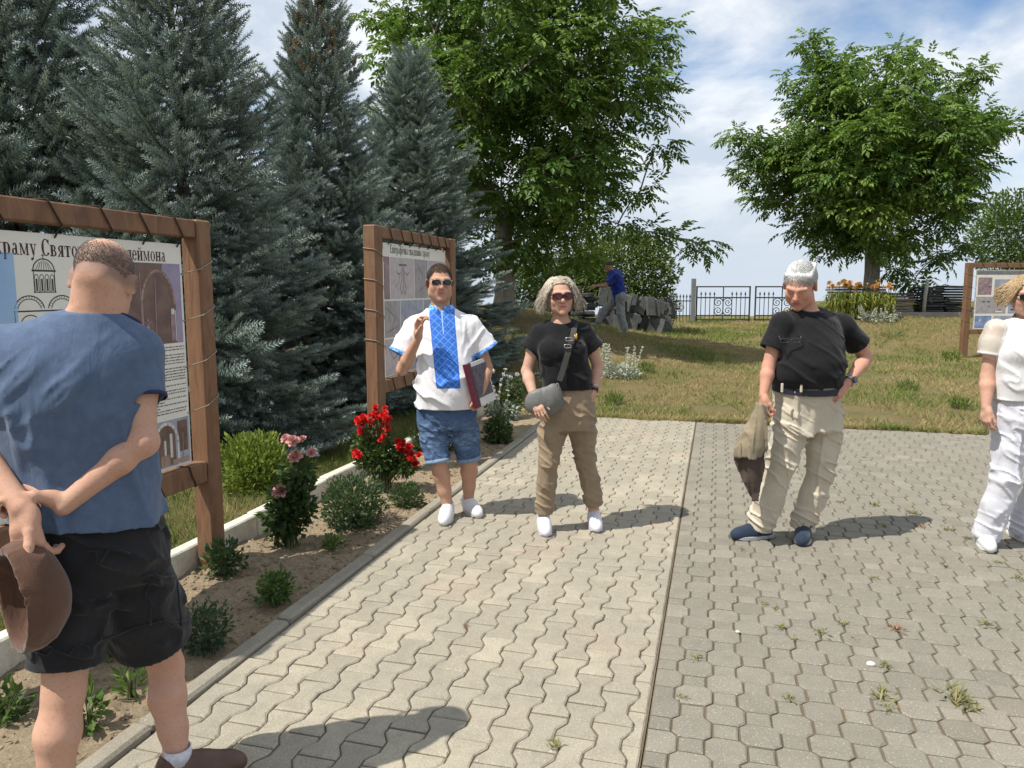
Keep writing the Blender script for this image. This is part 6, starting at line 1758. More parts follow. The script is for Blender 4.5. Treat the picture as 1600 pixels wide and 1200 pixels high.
# trousers
M_tan = cloth('tan_cotton', (.285, .215, .145), (.235, .175, .115), .8, 700, .12, .5, 18, .1, .25, 7)
def trousers(hipR, hipL, knR, knL, hemR, hemL, st, rr, res, mat, parent, org, seed, yaw=0, amp=.008, hol=.011):
    S = Sdf(res); S.zloft(st, yaw, .03)
    for hp, kn, hm in ((hipR, knR, hemR), (hipL, knL, hemL)):
        hp, kn, hm = map(np.asarray, (hp, kn, hm))
        S.cone(hp, hp + (kn - hp) * .5, rr[0], rr[1], .035); S.cone(hp + (kn - hp) * .5, kn, rr[1], rr[2], .03)
        S.cone(kn, kn + (hm - kn) * .45, rr[2], (rr[2] + rr[3]) / 2, .02); sleeve(S, kn + (hm - kn) * .4, hm, (rr[2] + rr[3]) / 2, rr[3], hol, .02)
    kz = (knR[2] + knL[2]) / 2; hz = (hipR[2] + hipL[2]) / 2; mz = min(hemR[2], hemL[2])
    lo, hi = box_of([hipR, hipL, hemR, hemL, st[-1][:3]], .22)
    S.disp(folds(amp, 5, 5, 15, .55, seed, lambda X, Y, Z: (.35 + .8 * bump1(Z, kz, .13) + .7 * bump1(Z, hz - .05, .10) + .9 * bump1(Z, mz + .05, .09)) * np.ones_like(X)), lo, hi)
    S.disp(folds(amp * .8, 9, 9, 2.2, 0, seed + 3), lo, hi)
    finish(S)
    return put('trousers', S.mesh('trousers'), mat, parent, org)
hemR, hemL = np.array((.213, 4.985, .125)), np.array((.560, 5.07, .155))
trousers(hipR, hipL, knR, knL, hemR, hemL, stn([(889, 668, .155, .110), (889, 640, .168, .128), (889, 612, .158, .122), (889, 602, .150, .118)], YB), (.090, .082, .069, .061), .0065, M_tan, eB, orgB, 2.2)
shoe_pair(eB, orgB, [(anR, fdR), (anL, fdL)], cloth('white_knit', (.70, .67, .74), (.64, .61, .69), .7, 500, .2, .1), simple('lilac_rubber', (.62, .55, .66), None, 20, .5), .005, .265, .044, .10, M_white_rub, .030)
# watch, pin
wd = (wrL - elL) / np.linalg.norm(wrL - elL)
for nm, off, r, wdt, m in (('watch_strap', -.012, .0275, .018, simple('brown_leather', (.05, .02, .014), None, 30, .6)), ('bracelet', -.036, .0285, .010, M_metal)):
    mb = ring_band(wrL + wd * off, wd, r, wdt, .004)
    for v in mb.v: v -= orgB
    o = mb.build(nm, m, eB, True)
pn_ = P(900, 526, YB - .145) - orgB
mb = MB(); mb.tube([pn_ + np.array((0, 0, -.022)), pn_ + np.array((.002, -.003, .0)), pn_ + np.array((.004, 0, .022))], [.002, .008, .002], 5); mb.tube([pn_ + np.array((-.010, 0, .012)), pn_ + np.array((-.004, -.003, -.006)), pn_ + np.array((0, 0, -.018))], [.002, .004, .002], 5)
mb.build('gold_pin', simple('gold', (.70, .42, .09), None, 40, .35, 0, 60, .5, .6), eB, True)
# the bag: soft grey pouch on a wide strap
M_bag = cloth('grey_leather', (.150, .150, .142), (.125, .125, .120), .5, 300, .2, .5, 16, 0, .4); M_strap = cloth('charcoal_webbing', (.050, .048, .044), None, .8, 900, .2, .1)
bc = P(851, 627, YB - .165); eG = empty('shoulder_bag', bc, 0, 'soft grey leather bag hanging on a wide dark strap over tan trousers', 'bag')
S = Sdf(.005)
S.ell(bc, (.125, .040, .085), .02, 'u', eul(0, .12, .06)); S.ell(bc + np.array((.055, -.004, .045)), (.055, .030, .07), .03); S.ell(bc + np.array((-.06, 0, -.03)), (.065, .034, .055), .03)
S.disp(folds(.0035, 10, 8, 5, .8, 4.4), bc - .2, bc + .2)
put('pouch', S.mesh('pouch'), M_bag, eG, bc)
def ribbon(pts, w, th, nrm, name, mat, parent, org):
    pts = np.asarray(pts, float); T = np.gradient(pts, axis=0); T /= np.linalg.norm(T, axis=1)[:, None]; nrm = np.broadcast_to(np.asarray(nrm, float), pts.shape)
    Sd = np.cross(T, nrm); Sd /= np.linalg.norm(Sd, axis=1)[:, None]; Nn = np.cross(Sd, T); n = len(pts)
    rows = [pts + Sd * a * w / 2 + Nn * b * th / 2 for a, b in ((-1, -1), (1, -1), (1, 1), (-1, 1))]
    V = np.stack(rows, 1).reshape(-1, 3) - np.asarray(org); i, j = np.meshgrid(np.arange(n - 1), np.arange(4), indexing='ij'); a = i * 4 + j; b = i * 4 + (j + 1) % 4
    mb = MB(); mb.add(V, np.stack([a, b, b + 4, a + 4], -1).reshape(-1, 4)); mb.add(np.empty((0, 3)), np.empty((0, 4), int)) if False else None
    mb.f[4].append(np.array([[3, 2, 1, 0], [4 * n - 4, 4 * n - 3, 4 * n - 2, 4 * n - 1]])); return mb.build(name, mat, parent)
sp = [P(898, 506, YB - .03), P(897, 516, YB - .115), P(893, 533, YB - .155), P(886, 556, YB - .17), P(879, 580, YB - .175), P(874, 595, YB - .18)]
ribbon(bez(sp[0], sp[1], sp[2], 6), .036, .004, (-.2, -1, .1), 'strap', M_strap, eG, bc); ribbon(np.array(sp[2:]), .036, .004, (-.1, -1, 0), 'strap', M_strap, eG, bc)
ribbon([sp[0], P(905, 502, YB + .05), P(905, 512, YB + .14), P(880, 560, YB + .165), P(850, 605, YB + .12), P(838, 618, YB + .02), P(842, 615, YB - .12)], .034, .004, (0, 0, 1), 'strap', M_strap, eG, bc)
for v_ in (530, 541):
    c = P(889 - (v_ - 530) * .2, v_, YB - .172); t = np.linspace(0, 2 * math.pi, 17)
    rg = c + np.c_[.021 * np.sign(np.cos(t)) * np.abs(np.cos(t)) ** .5, -.003 * np.ones(17), .010 * np.sign(np.sin(t)) * np.abs(np.sin(t)) ** .5]
    MB().tube(rg - bc, .0028, 5, False).build('buckle', M_metal, eG, True)
c = P(871, 603, YB - .19); t = np.linspace(0, 2 * math.pi, 13); MB().tube(c + np.c_[.009 * np.cos(t), 0 * t, .017 * np.sin(t)] - bc, .0026, 5, False).build('clasp', M_metal, eG, True)

# ---------------------------------------------------------------- elderly man in the black T-shirt
YC = 4.74
orgC = np.array((1.76, YC, 0))
eC = person('person in black T-shirt and loose cream trousers, looking down, one hand in pocket', *orgC)
shR, elR, wrR = P(1219, 505, YC - .06), P(1201, 572, YC - .08), P(1193, 617, YC - .14)
shL, elL, wrL = P(1320, 507, YC + .07), P(1353, 560, YC + .12), P(1323, 599, YC - .10)
neck = P(1264, 486, YC + .03); HC = Head(P(1250, 446, YC - .05), -33, -31, -4, 1.07)
yC = R(14)
stC = stn([(1262, 603, .206, .172, -.0), (1261, 594, .222, .192, -.02), (1260, 582, .226, .195, -.03), (1261, 565, .228, .195, -.03), (1264, 540, .218, .172, -.02), (1266, 517, .200, .138), (1266, 500, .165, .110), (1265, 487, .085, .08)], YC)
anR, anL = (1.615, 4.83), (1.895, 4.83); fdR, fdL = (-.97, -.20), (-.42, -.9)
hipR, hipL = P(1237, 650, YC - .03), P(1288, 652, YC + .03); knR, knL = P(1221, 727, YC - .02), P(1281, 735, YC + .03)
S = Sdf(.0055)
S.zloft(shrink(stC, .03)[1:], yC, .03)
S.cone(neck - np.array((0, 0, .05)), HC.w((0, -.015, -.05)), .068, .064, .03)
for a in (shR, shL): S.cone(neck - np.array((0, 0, .045)), a - np.array((0, 0, .012)), .05, .045, .04)
add_arm(S, shR, elR, wrR, .98); add_arm(S, shL, elL, wrL, 1.02)
add_hand(S, wrR, (-.02, -.12, -1), (.95, .2, .1), (-.3, -1, 0), [(.8, 1.2, .9), (.85, 1.25, .9), (.9, 1.25, .9), (.95, 1.25, .9)], 1.05, .02, (.75, .4, .4), (.5, .5))
add_hand(S, wrL, (-.72, -.30, -.58), (-.15, .85, -.5), (-.4, -.2, 1), [(.5, .6, .4)] * 4, 1.08, .03, (.85, .45, -.25), (.1, .1))
for hp, kn, an in ((hipR, knR, anR), (hipL, knL, anL)): add_leg(S, hp, kn, (an[0], an[1], .085), (0, 1, 0), .95)
for a, f in ((anR, fdR), (anL, fdL)): S.cone((a[0], a[1], .07), (a[0] + f[0] * .1, a[1] + f[1] * .1, .04), .034, .03, .02)
add_head(S, HC, False, 1.12)
V, Q = S.mesh('body'); put('body', (V, Q), M_skin, eC, orgC, cols=head_cols(V, HC, (.53, .285, .205), (.46, .19, .16), (.33, .25, .20), None, None, .55))
S = Sdf(.005); S.ell(HC.w((0, -.019, .038)), np.array((.082, .102, .090)) * HC.k, .01, 'u', HC.R)
for a in np.linspace(-.06, .06, 7): S.cone(HC.w((a, .055 - abs(a) * .3, .098 - abs(a) * .25)), HC.w((a * .9 - .01, -.07, .095)), .016, .014, .012)
S.ell(HC.w((0, -.085, -.012)), (.062, .032, .05), .03, 'u', HC.R)
S.cut(HC.w((0, .066, .072)), HC.d((0, .74, -.67)), HC.c - .2, HC.c + .2)
S.disp(folds(.003, 40, 16, 40, .3, 2.5), HC.c - .2, HC.c + .2)
V, Q = S.mesh('hair'); put('hair', (V, Q), M_hair, eC, orgC, cols=np.tile((.76, .75, .73), (len(V), 1)))
rs = np.random.RandomState(6); paths, cols = [], []
for i in range(4200):
    az, el = rs.uniform(-3.14, 3.14), math.asin(rs.uniform(-.5, 1))
    if math.sin(el) < np.interp(abs(az), [0, .9, 1.25, 1.7, 2.2, 3.2], [.55, .42, .12, -.12, -.4, -.5]) + rs.normal(0, .10): continue
    d = np.array((math.sin(az) * math.cos(el), math.cos(az) * math.cos(el), math.sin(el))); r0 = np.array((0, -.019, .038)) + d * np.array((.084, .104, .092))
    dr = np.array((-.35 + .4 * d[0], -.65 if el > .5 else -.35, -.10 - .65 * (el < .7))); p = []
    for j in range(5):
        f = j / 4; q = r0 + dr * .075 * f + np.array((0, 0, .006 * math.sin(f * 3.1)))
        rel = (q - np.array((0, -.019, .038))) / np.array((.085, .105, .093)); n = np.linalg.norm(rel); q = np.array((0, -.019, .038)) + (q - np.array((0, -.019, .038))) / n * (1.0 + .07 * math.sin(f * 2.6) * rs.rand()); p.append(q)
    paths.append(HC.w(np.array(p))); cols.append(np.array((.86, .85, .83)) * rs.uniform(.78, 1.0))
link('hair', locks(paths, .0017, .0006, cols, orgC, 3), M_hair, eC)
cuR, cuL = P(1205, 546, YC - .08), P(1341, 539, YC + .11)
S = Sdf(.0065); S.zloft(stC, yC, .02, 2.3)
for a in (shR, shL): S.cone(neck - np.array((0, 0, .030)), a + np.array((0, 0, .0)), .060, .058, .04)
sleeve(S, shR + np.array((.015, 0, -.005)), cuR, .070, .075); sleeve(S, shL + np.array((-.015, 0, -.005)), cuL, .070, .080)
S.disp(folds(.008, 4, 4, 12, .7, 7.7, lambda X, Y, Z: (.3 + .9 * bump1(Z, 1.10, .16)) * np.ones_like(X)), *box_of([shR, shL, stC[0][:3]], .3)); finish(S)
S.ell(neck + np.array((-.01, -.02, .045)), (.082, .085, .058), .004, 's')
put('t_shirt', S.mesh('t_shirt'), M_black, eC, orgC)
M_cream = cloth('cream_cotton', (.545, .490, .395), (.49, .435, .345), .85, 700, .12, .55, 15, .1, .2, 7)
hemR, hemL = np.array((1.610, 4.835, .070)), np.array((1.885, 4.835, .065))
tr = trousers(hipR, hipL, knR, knL, hemR, hemL, stn([(1262, 672, .178, .132), (1262, 640, .198, .152), (1262, 612, .205, .170), (1262, 600, .20, .165)], YC), (.106, .098, .089, .083), .0065, M_cream, eC, orgC, 6.1, yC, .011, .011)
# belt
c0 = P(1262, 606, YC); n = 60; t = np.linspace(0, 2 * math.pi, n, endpoint=False); cs, sn = math.cos(yC), math.sin(yC); rows = []
for g, zz in ((.0, -.019), (.006, -.019), (.006, .019), (.0, .019)):
    ex = np.sign(np.cos(t)) * np.abs(np.cos(t)) ** (2 / 2.3) * (.208 + g); ey = np.sign(np.sin(t)) * np.abs(np.sin(t)) ** (2 / 2.3) * (.175 + g)
    rows.append(np.c_[ex * cs - ey * sn, ex * sn + ey * cs, np.full(n, zz) + .012 * np.sin(t)] + c0)
A, B_ = np.meshgrid(np.arange(4), np.arange(n), indexing='ij'); a = A * n + B_; b = A * n + (B_ + 1) % n; c2 = ((A + 1) % 4) * n + (B_ + 1) % n; d = ((A + 1) % 4) * n + B_
MB().add(np.concatenate(rows) - orgC, np.stack([a, b, c2, d], -1).reshape(-1, 4)).build('belt', simple('navy_belt', (.018, .022, .035), None, 40, .5, .1, 200, .4), eC)
for u_ in (1222, 1252, 1290): MB().bbox(P(u_, 606, YC - (.19 if u_ < 1280 else .14)) - orgC, (.014, .012, .055), .003).build('belt_loop', M_cream, eC)
wd = (wrL - elL) / np.linalg.norm(wrL - elL); mb = ring_band(wrL - wd * .03, wd, .0325, .024, .005)
for v in mb.v: v -= orgC
wt = mb.build('watch', M_metal, eC, True)
fc = wrL - wd * .03 + np.array((.022, -.026, .010)); MB().tube([fc - orgC, fc + np.array((.008, -.010, .004)) - orgC], .021, 16).build('watch_face', simple('dark_dial', (.03, .035, .05), None, 30, .2, 0, 60, .6), wt, False)
# reading glasses folded on the chest
gl = MB()
for x in (-1, 1):
    t = np.linspace(0, 2 * math.pi, 17); c = P(1234 + x * 8.5, 532, YC - .192)
    gl.tube(c + np.c_[.028 * np.sign(np.cos(t)) * np.abs(np.cos(t)) ** .6, 0 * t - .006, .012 * np.sign(np.sin(t)) * np.abs(np.sin(t)) ** .6] - orgC, .0022, 5, False)
    gl.tube(np.array([c + np.array((x * .028, -.008, .006)), c + np.array((x * .032, -.002, .022)), c + np.array((x * .030, .02, .03))]) - orgC, .0022, 5)
gl.build('glasses', simple('gunmetal', (.10, .10, .11), None, 60, .3, 0, 60, .5, .7), eC, True)
shoe_pair(eC, orgC, [(anR, fdR), (anL, fdL)], cloth('navy_canvas', (.022, .036, .065), (.017, .028, .052), .8, 500, .25, .15), simple('grey_rubber', (.36, .37, .38), None, 20, .6), .005, .295, .050, .082, None, .026)
# jacket hanging from his hand: a folded cloth, olive outside, brown lining below
M_jk = cloth('khaki_cloth', (.27, .225, .155), (.22, .18, .12), .9, 600, .15, .5, 14); M_ln = cloth('brown_lining', (.085, .06, .05), None, .7, 600, .1, .4, 16)
jc = P(1188, 650, YC - .17); eJ = empty('jacket', jc, 0, 'khaki jacket with dark brown lining hanging folded beside loose cream trousers', 'jacket')
def sheet_solid(name, rows, mat, parent, org, th=.010, res=.007, seed=1.0, amp=.010):
    """a hanging cloth: loft of (u, v, Y, half width along x, half depth)"""
    S = Sdf(res); S.zloft([(*P(u, v, Y), a, b) for u, v, Y, a, b in rows], .0, .02, 2.0)
    lo, hi = box_of([P(r[0], r[1], r[2]) for r in rows], .2); S.disp(folds(amp, 14, 14, 4, .6, seed), lo, hi)
    return put(name, S.mesh(name), mat, parent, org)
sheet_solid('outer_cloth', [(1192, 632, YC - .17, .030, .03), (1190, 645, YC - .17, .042, .04), (1182, 672, YC - .17, .075, .055), (1174, 697, YC - .17, .095, .062), (1168, 713, YC - .17, .085, .055)], M_jk, eJ, jc, seed=3.2)
sheet_solid('lining', [(1178, 700, YC - .15, .080, .050), (1172, 720, YC - .15, .078, .05), (1174, 745, YC - .15, .05, .045), (1177, 765, YC - .15, .026, .03), (1180, 779, YC - .15, .008, .012)], M_ln, eJ, jc, seed=5.2, amp=.016)
# ---------------------------------------------------------------- woman in white at the edge of the paving
YD = 4.60
orgD = np.array((3.08, YD, 0))
eD = person('person in white blouse, white trousers and dark sunglasses, arms hanging down', *orgD)
shR, elR, wrR = P(1556, 515, YD), P(1543, 588, YD), P(1541, 636, YD - .05)
shL, elL, wrL = P(1654, 515, YD + .04), P(1672, 588, YD + .05), P(1668, 640, YD)
neck = P(1606, 500, YD + .03); HD = Head(P(1603, 462, YD - .01), -14, -6, 2, .98)
stD = stn([(1604, 628, .196, .150, -.01), (1604, 600, .200, .160, -.02), (1604, 568, .192, .155, -.03), (1605, 545, .190, .150, -.03), (1605, 522, .172, .12), (1606, 509, .125, .09), (1606, 499, .078, .07)], YD)
anR, anL = (2.975, 4.69), (3.29, 4.82); fdR, fdL = (-.30, -1), (.1, -1)
hipR, hipL = P(1580, 655, YD), P(1630, 655, YD + .03); knR, knL = P(1573, 745, YD - .02), P(1632, 742, YD + .05)
S = Sdf(.006)
S.zloft(shrink(stD, .025)[1:], 0, .03)
S.cone(neck - np.array((0, 0, .04)), HD.w((0, -.015, -.05)), .052, .050, .03)
for a in (shR, shL): S.cone(neck - np.array((0, 0, .04)), a - np.array((0, 0, .012)), .045, .04, .04)
add_arm(S, shR, elR, wrR, .98); add_arm(S, shL, elL, wrL, .98)
add_hand(S, wrR, (-.05, -.12, -1), (.9, .3, 0), (.1, -1, 0), [(.5, .7, .4), (.55, .75, .4), (.6, .8, .5), (.65, .8, .5)], .96, .02, (.85, .35, .3), (.2, .3))
add_hand(S, wrL, (.02, -.1, -1), (-.9, .3, 0), (-.1, -1, 0), [(.5, .7, .4)] * 4, .96, .02, (.85, .35, .3), (.2, .3))
for hp, kn, an in ((hipR, knR, anR), (hipL, knL, anL)): add_leg(S, hp, kn, (an[0], an[1], .085), (0, 1, 0), .92)
for a, f in ((anR, fdR), (anL, fdL)): S.cone((a[0], a[1], .07), (a[0] + f[0] * .1, a[1] + f[1] * .1, .04), .03, .028, .02)
add_head(S, HD, True, .95)
V, Q = S.mesh('body'); put('body', (V, Q), M_skin, eD, orgD, cols=head_cols(V, HD, (.55, .33, .245), (.46, .13, .11), (.20, .13, .08), None, None, .3))
rs = np.random.RandomState(22); paths, cols = [], []
for i in range(2600):
    az, el = rs.uniform(-math.pi, math.pi), rs.uniform(.15, 1.3)
    if abs(az) < .5 and el < 1.0: continue
    d = np.array((math.sin(az) * math.cos(el), math.cos(az) * math.cos(el), math.sin(el))); root = np.array((0, -.016, .036)) + d * np.array((.081, .101, .089))
    side = 1 if d[0] > 0 else -1; wind = (1.0 if side > 0 else .15) * (.6 + .5 * vnoise(az * 3, el * 3, 2.2)); L = .15 + .03 * vnoise(az * 4, el * 4, 7.1) + rs.uniform(-.015, .015); p = []
    out = np.array((side * (.3 + .7 * abs(math.sin(az))), min(math.cos(az), .1) - .2, 0)); out /= np.linalg.norm(out)
    for j in range(9):
        f = j / 8; q = root + np.array((0, 0, -L * f ** 1.4 * (1 - .35 * wind))) + out * (.010 + .022 * math.sin(f * 1.9)) + np.array((1, -.15, .0)) * wind * .062 * f ** 2.0 + np.array((0, 0, .035 * wind * f ** 3)) + rs.normal(0, .0012, 3)
        rel = (q - np.array((0, -.016, .02))) / np.array((.083, .102, .10)); n = np.linalg.norm(rel * np.array((1, 1, .35 if q[2] < 0 else 1)))
        if n < 1.02: q[:2] = q[:2] * (1.03 / max(n, .4))
        if q[1] > .06 and q[2] < .055: q[1] = .06
        p.append(q)
    paths.append(HD.w(np.array(p))); k = rs.rand(); cols.append(np.array((.62, .46, .27)) * (1 - k) + np.array((.40, .26, .13)) * k)
link('hair', locks(paths, .0028, .0008, cols, orgD, 3), M_hair, eD)
S = Sdf(.0055); S.ell(HD.w((0, -.018, .038)), np.array((.082, .102, .089)), .01, 'u', HD.R); S.ell(HD.w((0, -.045, -.03)), np.array((.074, .06, .085)), .03, 'u', HD.R)
S.cut(HD.w((0, .066, .072)), HD.d((0, .62, -.78)), HD.c - .2, HD.c + .2); V, Q = S.mesh('hair'); put('hair', (V, Q), M_hair, eD, orgD, cols=np.tile((.40, .27, .14), (len(V), 1)))
sunglasses(HD, eD, orgD, M_lens_k, .032, .018, .004, M_blackpl, True, .114, 3.0, .0040, .0040)
M_blouse = cloth('white_jersey', (.74, .735, .745), (.70, .695, .71), .8, 700, .12, .4, 18, .1, .2)
def sheer_mat():
    k = N('sheer_cream'); k.b.inputs['Alpha'].default_value = .5
    return k.done((.70, .66, .58), .8, k.bump(k.noise(k.coord('World'), 30, 3), .3, .01), .2)
M_sheer = sheer_mat()
cuR, cuL = P(1546, 554, YD - .005), P(1667, 552, YD + .05)
S = Sdf(.0065); S.zloft(stD, 0, .02, 2.3)
for sgn in (-1, 1): S.ell((stD[3][0] + sgn * .085, stD[3][1] - .10, stD[3][2] - .005), (.085, .065, .08), .04)
for a in (shR, shL): S.cone(neck - np.array((0, 0, .03)), a + np.array((0, 0, .0)), .048, .050, .04)
S.disp(folds(.007, 6, 6, 9, .6, 2.9, lambda X, Y, Z: (.4 + .6 * bump1(Z, 1.1, .13)) * np.ones_like(X)), *box_of([shR, shL, stD[0][:3]], .3))
S.ell(neck + np.array((0, -.03, .035)), (.080, .09, .055), .004, 's')
c0 = stD[0]; hem_z(S, c0); S.zloft([(c0[0], c0[1], c0[2] - .05, c0[3] - .011, c0[4] - .011), (c0[0], c0[1], c0[2] + .05, c0[3] - .011, c0[4] - .011)], 0, .002, 2.3, 's')
ob = put('blouse', S.mesh('blouse'), M_blouse, eD, orgD)
for a, b in ((shR, cuR), (shL, cuL)):
    S = Sdf(.006); m = (a + b) / 2; sleeve(S, a + np.array((0, 0, .002)), b, .064, .066, .008); S.ell(m + (m - neck) * .02, (.066, .066, .066), .03); finish(S)
    S.fcone(m, b, .060, .055, .002, 's', False, .5)
    o = put('sleeve', S.mesh('sleeve'), M_sheer, ob, orgD)
    dd = (b - a) / np.linalg.norm(b - a); mb = ring_band(b - dd * .004, dd, .058, .018, .008)
    for v in mb.v: v -= orgD
    mb.build('cuff', M_blouse, ob, True)
t = np.linspace(0, 2 * math.pi, 33); cr = neck + np.c_[.086 * np.cos(t), -.02 + .088 * np.sin(t), .004 + .030 * np.sin(t)]
ribbon(cr, .030, .006, (cr - neck) + np.array((0, 0, .02)), 'collar_trim', simple('dark_lace', (.05, .03, .035), (.30, .25, .25), 90, .8), eD, orgD)
M_wtr = cloth('white_cotton', (.66, .665, .72), (.60, .605, .67), .85, 700, .12, .5, 16, .1, .2)
trousers(hipR, hipL, knR, knL, np.array((2.978, 4.675, .055)), np.array((3.285, 4.81, .055)), stn([(1604, 680, .175, .12), (1604, 650, .195, .15), (1604, 625, .185, .145), (1604, 612, .175, .14)], YD), (.100, .092, .082, .080), .0065, M_wtr, eD, orgD, 4.4, 0, .008)
shoe_pair(eD, orgD, [(anR, fdR), (anL, fdL)], M_white_sh, M_white_rub, .0055, .27, .046, .085, None, .024)

# ---------------------------------------------------------------- man in the blue shirt bending over the slabs
YE = 19.0
fe1, fe2 = P(936, 499, YE), P(976, 510, YE - .15)
orgE = np.array((fe1[0] * .4 + fe2[0] * .6, YE, float(TZ(2.6, YE))))
eE = person('person in royal blue shirt and grey trousers leaning over the stacked slabs', *orgE)
z1, z2 = float(TZ(fe1[0], YE)), float(TZ(fe2[0], YE - .15))
hip = P(969, 463, YE); shd = P(961, 432, YE); hd = Head(P(952, 416, YE), -75, -25, 0, 1.0)
shA, shB = shd + np.array((.0, -.17, 0)), shd + np.array((.03, .17, 0)); hA, hB = hip + np.array((0, -.09, -.02)), hip + np.array((0, .09, -.02))
elA, wA = P(946, 447, YE - .2), P(931, 447, YE - .15); elB, wB = P(943, 446, YE + .2), P(927, 447, YE + .15)
anA, anB = np.array((fe2[0], YE - .15, z2 + .08)), np.array((fe1[0], YE + .1, z1 + .08)); kA, kB = (hA + anA) / 2 + np.array((-.05, 0, .02)), (hB + anB) / 2 + np.array((-.10, 0, .02))
S = Sdf(.012); add_head(S, hd, False, 1.0); S.cone(shd - (hip - shd) * -.1, hd.w((0, -.01, -.05)), .06, .055, .03); S.cone(hip, shd, .12, .13, .05)
for sh, el, wr in ((shA, elA, wA), (shB, elB, wB)):
    S.cone(shd, sh, .06, .05, .03); add_arm(S, sh, el, wr, 1.0); add_hand(S, wr, (-1, 0, -.2), (0, 0, -1), (0, -1, 0) if sh is shA else (0, 1, 0), [(.3, .4, .3)] * 4, 1.1, .03, r=1.15)
for h_, k_, a_ in ((hA, kA, anA), (hB, kB, anB)): add_leg(S, h_, k_, a_, (1, 0, 0), .95)
V, Q = S.mesh('body'); put('body', (V, Q), M_skin, eE, orgE, cols=head_cols(V, hd, (.42, .24, .17), (.42, .17, .15), (.03, .02, .02)))
S = Sdf(.012); S.ell(hd.w((0, -.02, .038)), (.082, .102, .09), .01, 'u', hd.R); S.cut(hd.w((0, .06, .06)), hd.d((0, .5, -.86)), hd.c - .2, hd.c + .2)
V, Q = S.mesh('hair'); put('hair', (V, Q), M_hair, eE, orgE, cols=np.tile((.03, .024, .02), (len(V), 1)))
S = Sdf(.012); S.cone(hip + np.array((0, 0, -.02)), shd, .165, .185, .05); S.cone(shA, shB, .10, .10, .06)
for sh, el in ((shA, elA), (shB, elB)): sleeve(S, sh, sh + (el - sh) * .75, .085, .085, .014)
S.disp(folds(.014, 5, 5, 9, .6, 3.1), *box_of([hip, shd, elA, elB], .3)); finish(S); put('shirt', S.mesh('shirt'), cloth('royal_blue_cotton', (.022, .045, .30), (.016, .032, .22), .85, 300, .1, .4, 10), eE, orgE)
S = Sdf(.012); S.cone(hA, hB, .14, .14, .05)
for h_, k_, a_ in ((hA, kA, anA), (hB, kB, anB)):
    S.cone(h_, k_, .115, .095, .04); S.cone(k_, a_ + np.array((0, 0, .03)), .095, .085, .03)
S.disp(folds(.014, 8, 8, 8, .5, 6.1), *box_of([hA, hB, anA, anB], .3)); put('trousers', S.mesh('trousers'), cloth('grey_work_cotton', (.30, .30, .30), (.24, .24, .245), .9, 300, .1, .4, 9), eE, orgE)
for a_, f in ((anA, (-1, -.2)), (anB, (-1, 0))):
    S = Sdf(.009); fd = np.array((f[0], f[1], 0)) / np.hypot(*f); b = a_ - np.array((0, 0, .035)); S.cone(b - fd * .05, b + fd * .15, .045, .042, .02); put('shoe', S.mesh('shoe'), simple('pale_work_shoe', (.42, .41, .38), None, 20, .8), eE, orgE)

# ---------------------------------------------------------------- man with his back to us
FS = 1.06
def PF(u, v, Y): return P(u, v, Y * FS)
orgF = np.array((-1.18, 2.12, 0))
eF = person('person seen from behind in heather-blue T-shirt and black cargo shorts, hands clasped at the back', *orgF)
shR, elR, wrR = PF(214, 548, 2.10), PF(222, 688, 2.02), PF(100, 790, 1.925)
shL, elL, wrL = PF(-10, 548, 1.98), PF(-52, 690, 1.95), PF(34, 792, 1.86)
neck = PF(146, 496, 2.04); HF = Head(PF(162, 438, 2.075), 194, -22, 8, .95)
yF = R(14)
stF = [(*PF(138, 818, 2.07), .205, .168), (*PF(137, 795, 2.07), .201, .163), (*PF(124, 720, 2.06), .196, .150), (*PF(112, 640, 2.04), .218, .152), (*PF(104, 580, 2.03), .226, .146), (*PF(108, 540, 2.03), .218, .124), (*PF(122, 512, 2.035), .15, .09), (*PF(144, 492, 2.04), .075, .065)]
anR, anL = (-1.085, 2.325), (-1.33, 2.05); fdR, fdL = (.90, .42), (-.35, .94)
hipR, hipL = PF(198, 885, 2.12), PF(112, 895, 2.03); knR, knL = PF(260, 1040, 2.27), PF(100, 1080, 1.97)
S = Sdf(.0042)
S.zloft(shrink(stF, .028)[2:], yF, .03); S.zloft([(*PF(148, 900, 2.08), .13, .10), (*PF(130, 715, 2.06), .15, .10)], yF, .03)
S.cone(neck - np.array((-.01, 0, .06)), HF.w((0, -.022, -.035)), .066, .062, .035); S.cone(neck, HF.w((0, -.055, -.03)), .055, .045, .04)
for a in (shR, shL): S.cone(neck - np.array((0, 0, .05)), a - np.array((0, 0, .015)), .055, .048, .05)
add_arm(S, shR, elR, wrR, 1.0); add_arm(S, shL, elL, wrL, 1.04)
S.ell(elR + np.array((.008, -.004, -.008)), (.033, .033, .033), .03)
tipsR = add_hand(S, wrR, (-1, .05, .16), (-.05, -1, -.25), (0, 0, 1), [(.55, .95, .8), (.6, 1.05, .9), (.6, 1.1, .9), (.65, 1.1, .9)], 1.16, .02, (.62, .42, .62), (.5, .5), .008, 1.08)
tipsL = add_hand(S, wrL, (.16, -.12, -1), (.02, 1, .05), (1, -.3, 0), [(.75, .7, .5), (.8, .75, .5), (.85, .8, .5), (.9, .8, .5)], 1.12, .02, (.92, .10, -.42), (.10, .06), .008, 1.1)
add_leg(S, hipR, knR, (anR[0], anR[1], .085), (-.1, -1, 0), .98); add_leg(S, hipL, knL, (anL[0], anL[1], .085), (.1, -1, 0), 1.02)
for a, f in ((anR, fdR), (anL, fdL)): S.cone((a[0], a[1], .07), (a[0] + f[0] * .12, a[1] + f[1] * .12, .045), .034, .03, .02); S.cone((a[0] - f[0] * .03, a[1] - f[1] * .03, .10), (a[0] - f[0] * .035, a[1] - f[1] * .035, .05), .022, .026, .02)
